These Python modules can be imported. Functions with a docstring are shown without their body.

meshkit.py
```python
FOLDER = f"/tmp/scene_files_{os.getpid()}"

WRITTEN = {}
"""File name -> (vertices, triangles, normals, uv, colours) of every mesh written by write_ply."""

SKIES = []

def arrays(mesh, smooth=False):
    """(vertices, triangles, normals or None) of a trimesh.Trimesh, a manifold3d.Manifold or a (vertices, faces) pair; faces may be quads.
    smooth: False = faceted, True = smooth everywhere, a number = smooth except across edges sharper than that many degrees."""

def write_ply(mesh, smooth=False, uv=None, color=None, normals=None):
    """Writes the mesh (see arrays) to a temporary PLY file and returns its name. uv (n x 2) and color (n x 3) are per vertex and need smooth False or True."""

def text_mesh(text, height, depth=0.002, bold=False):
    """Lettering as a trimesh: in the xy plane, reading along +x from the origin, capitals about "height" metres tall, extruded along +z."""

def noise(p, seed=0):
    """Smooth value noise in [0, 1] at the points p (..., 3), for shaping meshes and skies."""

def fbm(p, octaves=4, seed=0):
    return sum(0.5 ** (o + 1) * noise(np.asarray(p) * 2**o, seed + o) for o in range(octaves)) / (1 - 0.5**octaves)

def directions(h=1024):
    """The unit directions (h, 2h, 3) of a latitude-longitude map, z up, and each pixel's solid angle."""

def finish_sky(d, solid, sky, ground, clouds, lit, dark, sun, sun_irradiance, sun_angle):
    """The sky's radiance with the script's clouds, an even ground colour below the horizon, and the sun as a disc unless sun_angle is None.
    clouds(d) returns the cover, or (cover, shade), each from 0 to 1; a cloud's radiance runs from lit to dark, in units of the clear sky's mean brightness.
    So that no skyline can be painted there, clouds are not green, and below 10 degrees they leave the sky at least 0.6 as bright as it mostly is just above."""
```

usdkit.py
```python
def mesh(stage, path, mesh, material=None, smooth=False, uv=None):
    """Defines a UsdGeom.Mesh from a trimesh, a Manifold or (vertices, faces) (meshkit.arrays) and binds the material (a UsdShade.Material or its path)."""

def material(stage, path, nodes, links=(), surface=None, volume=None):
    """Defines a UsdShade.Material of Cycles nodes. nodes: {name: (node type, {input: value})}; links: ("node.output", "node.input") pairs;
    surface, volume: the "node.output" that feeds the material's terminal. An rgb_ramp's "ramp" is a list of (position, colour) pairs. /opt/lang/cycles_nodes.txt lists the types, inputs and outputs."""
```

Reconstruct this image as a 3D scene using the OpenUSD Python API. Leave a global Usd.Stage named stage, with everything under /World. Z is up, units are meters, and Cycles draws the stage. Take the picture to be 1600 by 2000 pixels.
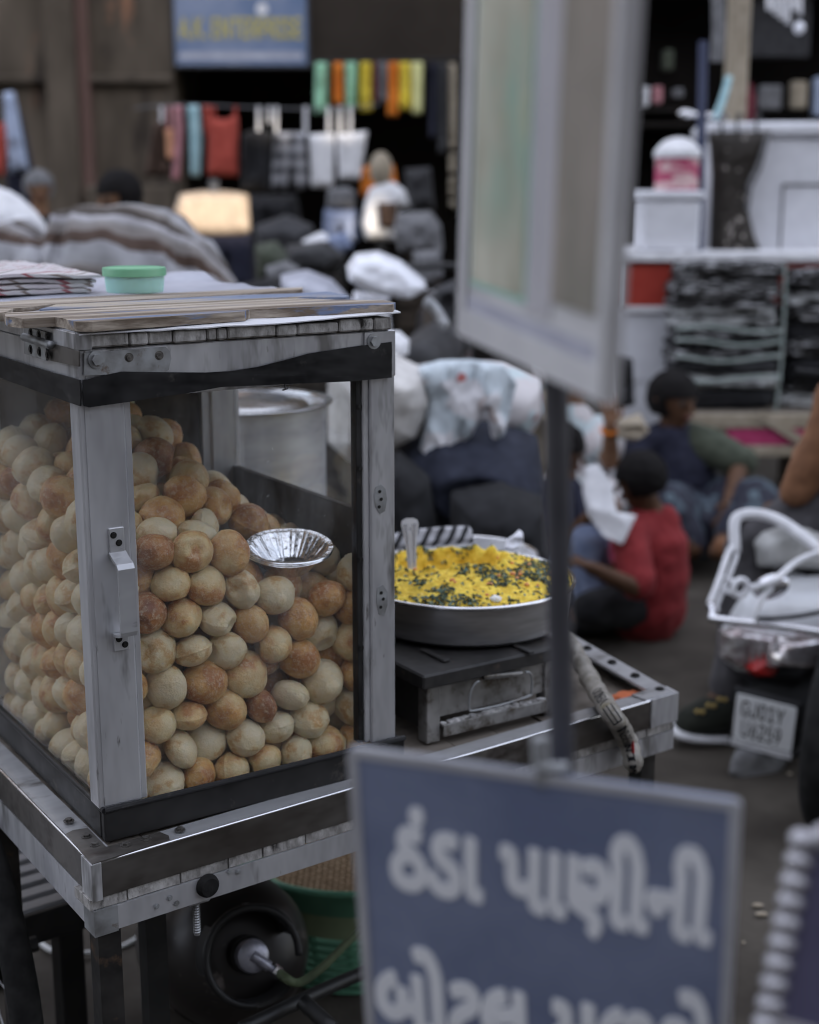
import math, json, numpy as np, trimesh, manifold3d as m3, usdkit, meshkit
from shapely.geometry import Polygon, Point, box as sbox, LineString
from shapely import affinity
from scipy.spatial import Delaunay
from pxr import Usd, UsdGeom, UsdLux, UsdShade, Sdf, Gf, Vt

stage = Usd.Stage.CreateInMemory()
UsdGeom.SetStageUpAxis(stage, UsdGeom.Tokens.z)
UsdGeom.SetStageMetersPerUnit(stage, 1.0)
stage.SetDefaultPrim(UsdGeom.Xform.Define(stage, "/World").GetPrim())
UsdGeom.Scope.Define(stage, "/World/Looks")
rng = np.random.default_rng(7)

# ---------------------------------------------------------------- camera, sky, sun, exposure
F = 2800.0                     # focal length in pixels of a 1600 px wide picture
CAM_H = 1.58
TILT = math.atan(640 / F)
cam = UsdGeom.Camera.Define(stage, "/World/camera")
cam.CreateHorizontalApertureAttr(24.0)
cam.CreateVerticalApertureAttr(30.0)
cam.CreateFocalLengthAttr(24.0 * F / 1600)
cam.CreateFStopAttr(2.4)
cam.CreateFocusDistanceAttr(1.90)
cam.CreateClippingRangeAttr(Gf.Vec2f(0.05, 500))
cam.CreateExposureAttr(1.84)
cam.AddTranslateOp().Set(Gf.Vec3d(0, 0, CAM_H))
cam.AddRotateXOp().Set(90 - math.degrees(TILT))

SUN = np.array([0.36, -0.84, 0.25]); SUN /= np.linalg.norm(SUN)
SUN_EL, SUN_ROT = math.asin(SUN[2]), math.atan2(SUN[0], SUN[1])
usdkit.material(stage, "/World/Looks/sky_look", {
    "tc": ("texture_coordinate", {}),
    "sky": ("sky_texture", {"sky_type": "single_scattering", "sun_disc": False, "sun_elevation": SUN_EL, "sun_rotation": SUN_ROT}),
    "n": ("noise_texture", {"scale": 2.2, "detail": 5.0}),
    "mr": ("map_range", {"from_min": 0.3, "from_max": 0.62, "to_min": 0.35, "to_max": 0.85, "clamp": True}),
    "mix": ("mix", {"color2": (3.3, 3.35, 3.75)}),
    "bg": ("background_shader", {"strength": 0.15}),
}, [("tc.generated", "n.vector"), ("n.fac", "mr.value"), ("mr.result", "mix.fac"), ("sky.color", "mix.color1"), ("mix.color", "bg.color")], surface="bg.background")
dome = UsdLux.DomeLight.Define(stage, "/World/sky")
UsdShade.MaterialBindingAPI.Apply(dome.GetPrim()).Bind(UsdShade.Material.Get(stage, "/World/Looks/sky_look"))
dome.GetPrim().SetCustomDataByKey("kind", "structure")
sun = UsdLux.DistantLight.Define(stage, "/World/sun")
sun.CreateIntensityAttr(0.5); sun.CreateAngleAttr(0.5); sun.CreateColorAttr(Gf.Vec3f(1.0, 0.86, 0.68))
sun.GetPrim().CreateAttribute("inputs:normalize", Sdf.ValueTypeNames.Bool).Set(True)
zq = Gf.Rotation(Gf.Vec3d(0, 0, 1), Gf.Vec3d(*map(float, SUN)))
sun.AddTransformOp().Set(Gf.Matrix4d().SetRotate(zq))

# ---------------------------------------------------------------- measuring helpers
cT, sT = math.cos(TILT), math.sin(TILT)
EYE = np.array([0, 0, CAM_H])
A = math.radians(33.1)
UX, UY, UZ = np.array([math.cos(A), math.sin(A), 0]), np.array([-math.sin(A), math.cos(A), 0]), np.array([0, 0, 1.0])
def ray(x, y):
    a, b = (x - 800) / F, -(y - 1000) / F
    return np.array([a, cT + b * sT, -sT + b * cT])
def at(x, y, Y):
    r = ray(x, y); return EYE + r * (Y / r[1])
def onground(x, y, z=0.0):
    r = ray(x, y); return EYE + r * ((z - CAM_H) / r[2])
C0 = at(215, 1640, 1.80)           # the near foot of the glass case: origin of the cart's own axes
def W(x, y, z): return C0 + UX * x + UY * y + UZ * z
CART = np.eye(4); CART[:3, 0], CART[:3, 1], CART[:3, 3] = UX, UY, C0
def oncart(x, y, axis, val):
    r = ray(x, y); n = {'x': UX, 'y': UY, 'z': UZ}[axis]
    p = EYE + r * (((C0 @ n + val) - EYE @ n) / (r @ n)) - C0
    return np.array([p @ UX, p @ UY, p[2]])
def unit(v): v = np.asarray(v, float); return v / np.linalg.norm(v)
class Plane:
    """a plane with in-plane axes u (right), v (up) and w (towards the viewer)"""
    def __init__(s, o, u, v): s.o, s.u, s.v = np.asarray(o, float), unit(u), unit(v); s.w = unit(np.cross(s.u, s.v))
    def uv(s, x, y):
        r = ray(x, y); p = EYE + r * (((s.o - EYE) @ s.w) / (r @ s.w)) - s.o
        return (p @ s.u, p @ s.v)
    def pts(s, px): return [s.uv(*p) for p in px]
    def M(s):
        m = np.eye(4); m[:3, 0], m[:3, 1], m[:3, 2], m[:3, 3] = s.u, s.v, s.w, s.o; return m
def facing(px, py, Y, yaw=0.0, pitch=0.0):
    """vertical plane through a point; yaw>0 turns its face to the viewer's right, pitch>0 tips it up"""
    y, p = math.radians(yaw), math.radians(pitch)
    u = np.array([math.cos(y), math.sin(y), 0]); n = np.array([math.sin(y), -math.cos(y), 0])
    v = UZ * math.cos(p) - n * math.sin(p)
    return Plane(at(px, py, Y), u, v)

# ---------------------------------------------------------------- scene helpers
used = {}
def numbered(parent, name):
    k = used.get((parent, name), 0); used[(parent, name)] = k + 1
    return f"{parent}/{name}" if k == 0 else f"{parent}/{name}_{k:03d}"
class Node:
    def __init__(s, path, base): s.path, s.base = path, np.asarray(base, float)
    def add(s, name, mesh, mat, smooth=False, label=None, kind=None):
        path = numbered(s.path, name)
        v, f, n = meshkit.arrays(mesh, smooth)
        m = UsdGeom.Mesh.Define(stage, path)
        m.CreatePointsAttr(Vt.Vec3fArray.FromNumpy((v - s.base).astype(np.float32)))
        m.CreateFaceVertexCountsAttr(Vt.IntArray.FromNumpy(np.full(len(f), 3, np.int32)))
        m.CreateFaceVertexIndicesAttr(Vt.IntArray.FromNumpy(f.astype(np.int32).ravel()))
        m.CreateSubdivisionSchemeAttr("none")
        if n is not None:
            m.CreateNormalsAttr(Vt.Vec3fArray.FromNumpy(n.astype(np.float32))); m.SetNormalsInterpolation("vertex")
        UsdShade.MaterialBindingAPI.Apply(m.GetPrim()).Bind(UsdShade.Material.Get(stage, f"/World/Looks/{mat}"))
        for k, x in (("label", label), ("kind", kind)):
            if x: m.GetPrim().SetCustomDataByKey(k, x)
        return Node(path, s.base)
def thing(name, label, cat, base=(0, 0, 0), group=None, kind=None):
    path = numbered("/World", name); x = UsdGeom.Xform.Define(stage, path)
    x.AddTranslateOp().Set(Gf.Vec3d(*map(float, base)))
    for k, d in (("label", label), ("category", cat), ("group", group), ("kind", kind)):
        if d: x.GetPrim().SetCustomDataByKey(k, d)
    return Node(path, base)
def single(name, mesh, mat, label, cat, smooth=False, group=None, kind=None):
    n = Node("/World", (0, 0, 0)).add(name, mesh, mat, smooth)
    p = stage.GetPrimAtPath(n.path)
    for k, d in (("label", label), ("category", cat), ("group", group), ("kind", kind)):
        if d: p.SetCustomDataByKey(k, d)
    return n

# ---------------------------------------------------------------- mesh helpers (all return trimesh in world space unless M is given)
cat = lambda *m: trimesh.util.concatenate([x for y in m for x in (y if isinstance(y, (list, tuple)) else [y])])
def tm(man):
    k = man.to_mesh(); return trimesh.Trimesh(k.vert_properties[:, :3], k.tri_verts, process=False)
def bx(x0, x1, y0, y1, z0, z1, b=0.0, M=None):
    lo, hi = np.array([min(x0, x1), min(y0, y1), min(z0, z1)]), np.array([max(x0, x1), max(y0, y1), max(z0, z1)])
    if b <= 0:
        m = trimesh.creation.box(bounds=[lo, hi])
    else:
        b = min(b, (hi - lo).min() * .49); P = []
        for s in np.ndindex(2, 2, 2):
            c = np.where(s, hi, lo); d = np.where(s, -b, b)
            for k in range(3):
                q = c + d; q[k] = c[k]; P.append(q)
        m = trimesh.convex.convex_hull(np.array(P))
    return m.apply_transform(M) if M is not None else m
def cb(x0, x1, y0, y1, z0, z1, b=0.0): return bx(x0, x1, y0, y1, z0, z1, b, CART)
def frame_along(d, up=(0, 0, 1)):
    d = unit(d); up = np.asarray(up, float)
    if abs(d @ up) > .98: up = np.array([0, 1.0, 0])
    a = unit(np.cross(up, d)); return a, np.cross(d, a), d
def tube(path, r, n=10, closed=False):
    P = np.asarray(path, float); K = len(P); r = np.broadcast_to(r, (K,))
    T = np.gradient(P, axis=0) if not closed else np.roll(P, -1, 0) - np.roll(P, 1, 0)
    T /= np.linalg.norm(T, axis=1, keepdims=True) + 1e-12
    a = frame_along(T[0])[0]; rings = []
    th = np.arange(n) * 2 * np.pi / n
    for i in range(K):
        a = unit(a - T[i] * (a @ T[i])); b = np.cross(T[i], a)
        rings.append(P[i] + r[i] * (np.cos(th)[:, None] * a + np.sin(th)[:, None] * b))
    V = np.vstack(rings); Fc = []
    for i in range(K if closed else K - 1):
        j = (i + 1) % K
        for k in range(n):
            l = (k + 1) % n; Fc += [[i * n + k, i * n + l, j * n + l], [i * n + k, j * n + l, j * n + k]]
    if not closed:
        V = np.vstack([V, P[0], P[-1]])
        for k in range(n):
            l = (k + 1) % n; Fc += [[K * n, l, k], [K * n + 1, (K - 1) * n + k, (K - 1) * n + l]]
    return trimesh.Trimesh(V, Fc, process=False)
def smooth_path(P, k=6):
    P = np.asarray(P, float); t = np.arange(len(P))
    from scipy.interpolate import CubicSpline
    return CubicSpline(t, P)(np.linspace(0, len(P) - 1, (len(P) - 1) * k + 1))
def circle(c, r, n=32, u=(1, 0, 0), v=(0, 1, 0), t0=0, t1=2 * np.pi, end=False):
    t = np.linspace(t0, t1, n, endpoint=end); return np.asarray(c) + r * (np.cos(t)[:, None] * np.asarray(u) + np.sin(t)[:, None] * np.asarray(v))
def lathe(prof, n=48, M=None, at_=None):
    """(radius, z) profile about z; an open profile is kept as a closed shell if its first and last points meet"""
    prof = np.asarray(prof, float); K = len(prof); th = np.arange(n) * 2 * np.pi / n
    V = np.stack([prof[:, 0, None] * np.cos(th), prof[:, 0, None] * np.sin(th), np.repeat(prof[:, 1, None], n, 1)], -1).reshape(-1, 3)
    Fc = []
    for i in range(K - 1):
        for k in range(n):
            l = (k + 1) % n; Fc += [[i * n + k, i * n + l, (i + 1) * n + l], [i * n + k, (i + 1) * n + l, (i + 1) * n + k]]
    m = trimesh.Trimesh(V, Fc, process=False)
    if M is not None: m.apply_transform(M)
    if at_ is not None: m.apply_translation(at_)
    return m
def prism(poly, t, M, back=0.0):
    """extrudes a polygon in the plane M from -back .. t along its w axis"""
    if not isinstance(poly, (Polygon,)) and not hasattr(poly, 'geoms'): poly = Polygon(poly)
    out = []
    for g in getattr(poly, 'geoms', [poly]):
        m = trimesh.creation.extrude_polygon(g, t + back, engine="earcut"); m.apply_translation([0, 0, -back]); out.append(m)
    return cat(out).apply_transform(M)
def pillow(poly, depth, P, back=.6, rr=.6, folds=0.0, ff=8.0, seed=0, stretch=(1, 1), n=26):
    """an inflated, creased shape with the outline poly, standing on the plane P: cloth, sacks, cushions"""
    if not isinstance(poly, Polygon): poly = Polygon(poly)
    poly = poly.buffer(0); poly = max(getattr(poly, 'geoms', [poly]), key=lambda g: g.area)
    x0, y0, x1, y1 = poly.bounds; h = max(x1 - x0, y1 - y0) / n
    L = poly.exterior.length; B = np.array([poly.exterior.interpolate(t).coords[0] for t in np.arange(0, L, h * .8)])
    gx, gy = np.meshgrid(np.arange(x0, x1, h), np.arange(y0, y1, h)); gx = gx + (np.arange(gx.shape[0]) % 2)[:, None] * h * .5
    G = np.c_[gx.ravel(), gy.ravel()]
    ext = poly.exterior
    G = np.array([g for g in G if poly.contains(Point(g)) and ext.distance(Point(g)) > .35 * h]).reshape(-1, 2)
    Q = np.vstack([B, G]); nb = len(B)
    D = np.r_[np.zeros(nb), [ext.distance(Point(g)) for g in G]]
    tri = np.array([t for t in Delaunay(Q).simplices if poly.buffer(h * .02).contains(Point(Q[t].mean(0)))])
    R = max(D.max() * rr, 1e-6); prof = np.sqrt(np.clip(1 - (1 - np.clip(D / R, 0, 1)) ** 2, 0, 1))
    N3 = np.c_[Q * np.asarray(stretch) * ff, np.full(len(Q), seed * 3.7)]
    rdg = 1 - np.abs(2 * meshkit.noise(N3 * .8, seed + 5) - 1); f = ((meshkit.fbm(N3, 3, seed) - .5) * 1.3 + (rdg ** 2 - .4) * .9) * folds * np.clip(D / (h * 2), 0, 1)
    front = np.c_[Q, depth * prof + f]
    bk = np.c_[Q, -depth * back * prof][nb:]
    V = np.vstack([front, bk]); idx = np.arange(len(Q)); idx2 = np.where(idx < nb, idx, idx + len(G))
    Fc = np.vstack([tri, idx2[tri][:, ::-1]])
    m = trimesh.Trimesh(V, Fc, process=False); m.fix_normals() if len(Fc) < 20000 else None
    return m.apply_transform(P.M())
def ellip(c, rad, sub=3, noise=0.0, nf=5.0, seed=0, M=None):
    m = trimesh.creation.icosphere(sub); v = m.vertices
    d = 1 + noise * (meshkit.fbm(v * nf * .3 + seed * 7.1, 4, seed) - .5) * 2
    v = v * d[:, None] * np.asarray(rad)
    if M is not None: v = v @ np.asarray(M)[:3, :3].T
    return trimesh.Trimesh(v + np.asarray(c), m.faces, process=False)
def sheet(fn, nu, nv, t=.002):
    """a cloth from fn(u, v) -> xyz, u, v in 0..1, given a thickness t along its normals"""
    u, v = np.meshgrid(np.linspace(0, 1, nu), np.linspace(0, 1, nv), indexing='ij')
    P = fn(u, v); du, dv = np.gradient(P, axis=0), np.gradient(P, axis=1)
    N = np.cross(du, dv); N /= np.linalg.norm(N, axis=-1, keepdims=True) + 1e-12
    Aa, Bb = (P + N * t / 2).reshape(-1, 3), (P - N * t / 2).reshape(-1, 3); K = nu * nv; Fc = []
    i, j = np.meshgrid(np.arange(nu - 1), np.arange(nv - 1), indexing='ij'); q = (i * nv + j).ravel()
    top = np.vstack([np.c_[q, q + nv, q + nv + 1], np.c_[q, q + nv + 1, q + 1]])
    ring = np.r_[np.arange(nv), np.arange(1, nu) * nv + nv - 1, (nu - 1) * nv + np.arange(nv - 2, -1, -1), np.arange(nu - 2, 0, -1) * nv]
    r2 = np.roll(ring, -1)
    side = np.vstack([np.c_[ring, ring + K, r2 + K], np.c_[ring, r2 + K, r2]])
    return trimesh.Trimesh(np.vstack([Aa, Bb]), np.vstack([top, top[:, ::-1] + K, side]), process=False)
def skel(chains, edge=.02, it=8):
    """one continuous surface round bones: every chain is [(point, radius), ...]"""
    parts = []
    for ch in chains:
        if len(ch) == 1: ch = ch * 2
        for (p, r), (q, s) in zip(ch[:-1], ch[1:]):
            a = m3.Manifold.sphere(float(r), 14).translate([float(x) for x in p]); b = m3.Manifold.sphere(float(s), 14).translate([float(x) for x in q])
            parts.append((a + b).hull())
    m = m3.Manifold.batch_boolean(parts, m3.OpType.Add).refine_to_length(edge)
    t = tm(m); t = trimesh.Trimesh(t.vertices, t.faces, process=True)
    trimesh.smoothing.filter_taubin(t, iterations=it)
    return t
def bolt(c, n, r=.006, h=.004):
    a, b, d = frame_along(n); M = np.eye(4); M[:3, 0], M[:3, 1], M[:3, 2], M[:3, 3] = a, b, d, c
    return cat(lathe([(0, h * .35), (r * 1.5, h * .3), (r * 1.5, 0)], 16, M), trimesh.creation.cylinder(r, h, sections=6, transform=M @ trimesh.transformations.translation_matrix([0, 0, h / 2])))
def letters(text, height, depth, M, bold=True):
    return meshkit.text_mesh(text, height, depth, bold).apply_transform(M)

# ---------------------------------------------------------------- materials
def mat(name, c1, c2=None, scale=20.0, rough=.6, metal=0.0, bump=0.0, bs=None, stretch=(1, 1, 1), rot=None, detail=4.0, spots=None, spec=.5, lo=.35, hi=.65, sheen=0.0, rvar=0.0, sss=0.0, local=False):
    nodes = {"g": ("texture_coordinate" if local else "geometry", {}),
             "map": ("mapping", {"mapping_type": "texture", "scale": tuple(1 / s for s in stretch), "rotation": (0, 0, A if rot is None else rot)}),
             "p": ("principled_bsdf", {"roughness": rough, "metallic": metal, "specular_ior_level": spec, "base_color": c1})}
    if metal == 0 and rough >= .5 and spec == .5: nodes["p"][1]["specular_ior_level"] = .16
    src = "g.object" if local else "g.position"
    links = [(src, "map.vector")]
    if sheen: nodes["p"][1]["sheen_weight"] = sheen
    if sss: nodes["p"][1].update(subsurface_weight=sss, subsurface_scale=.006, subsurface_radius=(1.0, .6, .3))
    last = None
    if c2 is not None:
        nodes["n"] = ("noise_texture", {"scale": scale, "detail": detail, "roughness": .6})
        nodes["r"] = ("rgb_ramp", {"ramp": [(0, c1), (lo, c1), (hi, c2), (1, c2)]})
        links += [("map.vector", "n.vector"), ("n.fac", "r.fac")]; last = "r.color"
    for k, (col, sc, a, b) in enumerate(spots or []):
        nodes[f"sn{k}"] = ("noise_texture", {"scale": sc, "detail": 5.0, "roughness": .65, "dimensions": "4D", "w": 3.1 + 5 * k})
        nodes[f"sm{k}"] = ("map_range", {"from_min": a, "from_max": b, "to_min": 0.0, "to_max": 1.0, "clamp": True})
        nodes[f"sx{k}"] = ("mix", {"color2": col, "color1": c1})
        links += [("map.vector", f"sn{k}.vector"), (f"sn{k}.fac", f"sm{k}.value"), (f"sm{k}.result", f"sx{k}.fac")]
        if last: links.append((last, f"sx{k}.color1"))
        last = f"sx{k}.color"
    if last: links.append((last, "p.base_color"))
    if rvar and c2 is not None:
        nodes["rr"] = ("map_range", {"from_min": .3, "from_max": .7, "to_min": max(.02, rough - rvar), "to_max": min(1, rough + rvar), "clamp": True})
        links += [("n.fac", "rr.value"), ("rr.result", "p.roughness")]
    if bump:
        nodes["bn"] = ("noise_texture", {"scale": bs or scale * 3, "detail": 5.0}); nodes["b"] = ("bump", {"strength": bump, "distance": .004})
        links += [("map.vector", "bn.vector"), ("bn.fac", "b.height"), ("b.normal", "p.normal")]
    usdkit.material(stage, f"/World/Looks/{name}", nodes, links, surface="p.BSDF"); return name

mat('aluminium', (.44, .44, .455), (.56, .56, .575), 9, .33, .65, .04, 90, (1, 1, .25), rvar=.12, spots=[((.12, .11, .10), 60, .64, .74), ((.20, .195, .19), 9, .55, .62), ((.14, .13, .12), 22, .66, .70)])
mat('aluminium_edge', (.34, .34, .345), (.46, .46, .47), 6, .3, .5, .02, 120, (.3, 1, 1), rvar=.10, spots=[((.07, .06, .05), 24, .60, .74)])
mat('aluminium_dirty', (.085, .075, .066), (.17, .16, .15), 7, .33, .75, .1, 60, (.5, 1, 1), rvar=.15, spots=[((.05, .04, .035), 22, .52, .7)])  # darker, browner aluminium with darker spots
mat('steel_dull', (.22, .22, .22), (.36, .37, .38), 30, .5, .8, .15, 40, rvar=.15, spots=[((.14, .09, .055), 40, .58, .7)])
mat('steel_bright', (.62, .62, .64), (.74, .74, .76), 12, .2, 1.0, rvar=.08)
mat('chrome', (.72, .72, .75), None, rough=.12, metal=1.0)
mat('steel_pot', (.58, .58, .60), (.68, .68, .69), 5, .3, .6, .02, 40, (1, 1, 4), rvar=.06)
mat('pan_steel', (.52, .52, .53), (.6, .6, .61), 5, .34, 1.0, .02, 60, (1, 1, 6), rvar=.06)
mat('rubber', (0.0072, 0.0072, 0.0078), (0.018, 0.0174, 0.018), 14, .42, 0, .12, 26, rvar=.12, spec=.2, spots=[((.07, .065, .06), 30, .62, .8)])
mat('tray_metal', (0.0143, 0.01365, 0.01365), (0.0325, 0.0312, 0.03055), 9, .5, .3, .12, 40, rvar=.15, spec=.25, spots=[((.09, .08, .07), 26, .6, .75)])
mat('end_grain', (.17, .16, .15), (.40, .385, .37), 60, .85, 0, .6, 160, (1, 1, .5), spots=[((.02, .018, .016), 45, .55, .68)])
mat('plank', (.13, .10, .075), (.40, .345, .285), 34, .8, 0, .8, 90, (.06, 1.2, 1.2), detail=8, lo=.38, hi=.60, spots=[((.14, .17, .25), 22, .60, .64), ((.05, .042, .036), 30, .60, .68), ((.42, .38, .33), 40, .62, .7)])
mat('plank_blue', (.12, .15, .225), (.21, .245, .325), 22, .75, 0, .7, 90, (.08, 1.2, 1.2), detail=8, spots=[((.36, .31, .25), 24, .50, .56), ((.08, .07, .06), 30, .60, .68)])
mat('white_sheet', (.55, .55, .58), (.68, .68, .7), 12, .5, 0, .2, 20, spots=[((.3, .28, .26), 20, .62, .75)])
mat('grey_plastic', (.33, .34, .40), (.45, .46, .52), 10, .35, 0, .15, 14)
mat('mint', (.34, .60, .52), (.38, .64, .56), 8, .45, 0, sss=.3, spots=[((.25, .4, .33), 90, .68, .76)])
mat('mint_lid', (.15, .38, .22), (.19, .43, .26), 10, .42, 0, .05, 60, spots=[((.08, .25, .12), 90, .68, .76)])
mat('wood_dark', (0.028, 0.0216, 0.016), (0.068, 0.0544, 0.0416), 20, .75, 0, .4, 60, (.12, 1, 1), spots=[((.2, .18, .16), 60, .64, .74)])
mat('board_dark', (.018, .014, .010), (.045, .036, .026), 14, .7, 0, .2, 40, spots=[((.3, .28, .26), 120, .68, .76)])
mat('screw', (.06, .055, .05), (.16, .15, .14), 200, .45, .8)
mat('screw_dark', (.015, .014, .013), None, rough=.5, metal=.5)
mat('crumbs', (.28, .17, .08), (.4, .28, .15), 120, .8, 0)
mat('foil', (.78, .78, .8), (.86, .86, .88), 30, .16, 1.0, .5, 70, detail=2)
mat('potato', (.56, .36, .03), (.84, .62, .09), 60, .5, 0, .8, 140, spots=[((.45, .17, .03), 70, .62, .7), ((.82, .66, .22), 90, .62, .72)], sss=.2)
mat('herb', (.08, .125, .085), (.22, .29, .24), 90, .6, 0)
mat('herb_dark', (.035, .05, .03), (.08, .10, .07), 90, .6, 0)
mat('salt', (.7, .66, .62), (.8, .76, .74), 90, .5, 0, .4, 200, sss=.3)
mat('tomato', (.6, .16, .05), (.65, .25, .08), 60, .4, 0, sss=.3)
mat('cast_iron', (0.0126, 0.0119, 0.0119), (0.035, 0.0322, 0.0301), 16, .55, .3, .25, 60, spots=[((.10, .07, .05), 30, .6, .72)])
mat('stove_steel', (.15, .145, .135), (.30, .29, .28), 12, .5, .6, .15, 50, rvar=.15, spots=[((.06, .045, .03), 24, .5, .64), ((.32, .05, .04), 12, .69, .72)])
mat('ash', (.2, .19, .185), (.6, .59, .58), 90, .9, 0, .8, 150)
mat('table_wood', (.10, .085, .07), (.19, .165, .14), 18, .75, 0, .4, 60, (.1, 1, 1), spots=[((.04, .03, .025), 16, .58, .7)])
mat('wrap_white', (.17, .155, .13), (.30, .28, .25), 40, .45, 0, .8, 60, detail=3, spots=[((.16, .14, .09), 26, .58, .68)])
mat('ink', (.012, .012, .014), None, rough=.6)
mat('red_wrap', (.35, .03, .03), None, rough=.5)
mat('orange_cloth', (.40, .10, .04), (.48, .15, .07), 20, .8)
mat('leg_steel', (0.0154, 0.0147, 0.014), (0.0455, 0.042, 0.0392), 14, .5, .6, .2, 40, spots=[((.13, .08, .05), 20, .58, .7)])
mat('black_iron', (0.006, 0.006, 0.006), (0.0168, 0.0162, 0.0156), 16, .5, .3, .15, 40)
mat('tyre', (.005, .005, .005), (.015, .0145, .014), 30, .85, 0, .6, 60)
mat('cylinder_paint', (0.0098, 0.0077, 0.007), (0.0238, 0.0203, 0.0182), 9, .4, .2, .15, 30, spots=[((.16, .14, .13), 22, .6, .68)])
mat('paint_cream', (.42, .40, .33), None, rough=.6)
mat('regulator', (.20, .20, .24), (.34, .34, .38), 60, .35, .5)
mat('green_plastic', (0.0875, 0.2375, 0.15), (0.125, 0.3125, 0.2), 8, .4, 0, .05)
mat('green_pale', (0.2, 0.2625, 0.15), (0.2625, 0.325, 0.1938), 9, .45)
mat('sieve', (.20, .13, .075), (.30, .21, .13), 50, .6, 0)
mat('slat_grey', (.19, .19, .2), (.3, .3, .31), 10, .45, .4, .1, 40, (.2, 1, 1))
mat('cord', (.45, .45, .44), (.55, .55, .54), 20, .5)
mat('sign_edge', (.34, .34, .36), (.42, .42, .44), 14, .4)
mat('spoon_steel', (.68, .68, .70), (.76, .76, .78), 30, .25, .45)
mat('pole_blue', (.05, .058, .10), (.07, .08, .13), 9, .5)
mat('hose_green', (.05, .065, .035), (.08, .10, .055), 9, .5)
mat('sign_blue', (.135, .162, .255), (.195, .225, .325), 9, .36, 0, .05, 30, spots=[((.19, .21, .28), 6, .52, .75)])
mat('sign_white', (.74, .75, .78), (.8, .81, .84), 14, .4)
mat('tape_clear', (.33, .32, .35), (.42, .41, .43), 18, .3)
mat('sign_dark', (.05, .045, .085), (.075, .07, .12), 8, .35)
mat('pole_black', (.04, .039, .045), (.058, .056, .062), 20, .42, .2)
mat('photo_green', (.22, .215, .165), (.40, .385, .315), 14, .18, spots=[((.2, .29, .23), 12, .54, .7), ((.38, .33, .18), 10, .58, .72)], stretch=(1, 1, .45))
mat('photo_lilac', (.24, .24, .28), (.33, .33, .37), 14, .2)
mat('photo_teal', (.26, .42, .35), None, rough=.3)
mat('photo_grey', (.26, .25, .265), (.40, .385, .39), 10, .18, stretch=(1, 1, .3), spots=[((.24, .22, .24), 12, .55, .7)])
mat('photo_brown', (.10, .10, .08), (.22, .19, .165), 12, .18, spots=[((.34, .33, .36), 10, .54, .68), ((.3, .2, .19), 9, .6, .7)], stretch=(1, 1, .4))
mat('frame_white', (.36, .35, .355), (.46, .45, .45), 8, .28, .1)
mat('bead_silver', (.34, .33, .35), (.44, .43, .45), 60, .25, .5)
mat('asphalt', (0.03825, 0.0323, 0.02635), (0.07225, 0.0629, 0.05185), 3.2, .8, 0, .5, 90, spots=[((.16, .155, .145), 160, .66, .74), ((.03, .028, .026), 1.3, .56, .7)])
mat('wall_plaster', (0.051, 0.0408, 0.0306), (0.136, 0.1105, 0.085), 2.2, .9, 0, .3, 8, (1, 1, .35), rot=0, lo=.3, hi=.7, spots=[((.27, .14, .085), 2.4, .62, .70), ((.03, .024, .02), 2.8, .56, .68), ((.24, .20, .16), 3.4, .63, .72)])
mat('wall_red', (.10, .06, .05), (.16, .10, .085), 2.2, .9, 0, .2, 8, (1, 1, .3), rot=0)
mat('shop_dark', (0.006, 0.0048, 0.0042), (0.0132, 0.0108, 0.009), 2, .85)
mat('beam_brown', (0.024, 0.0184, 0.0144), (0.036, 0.0288, 0.0224), 1.5, .8)
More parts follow.
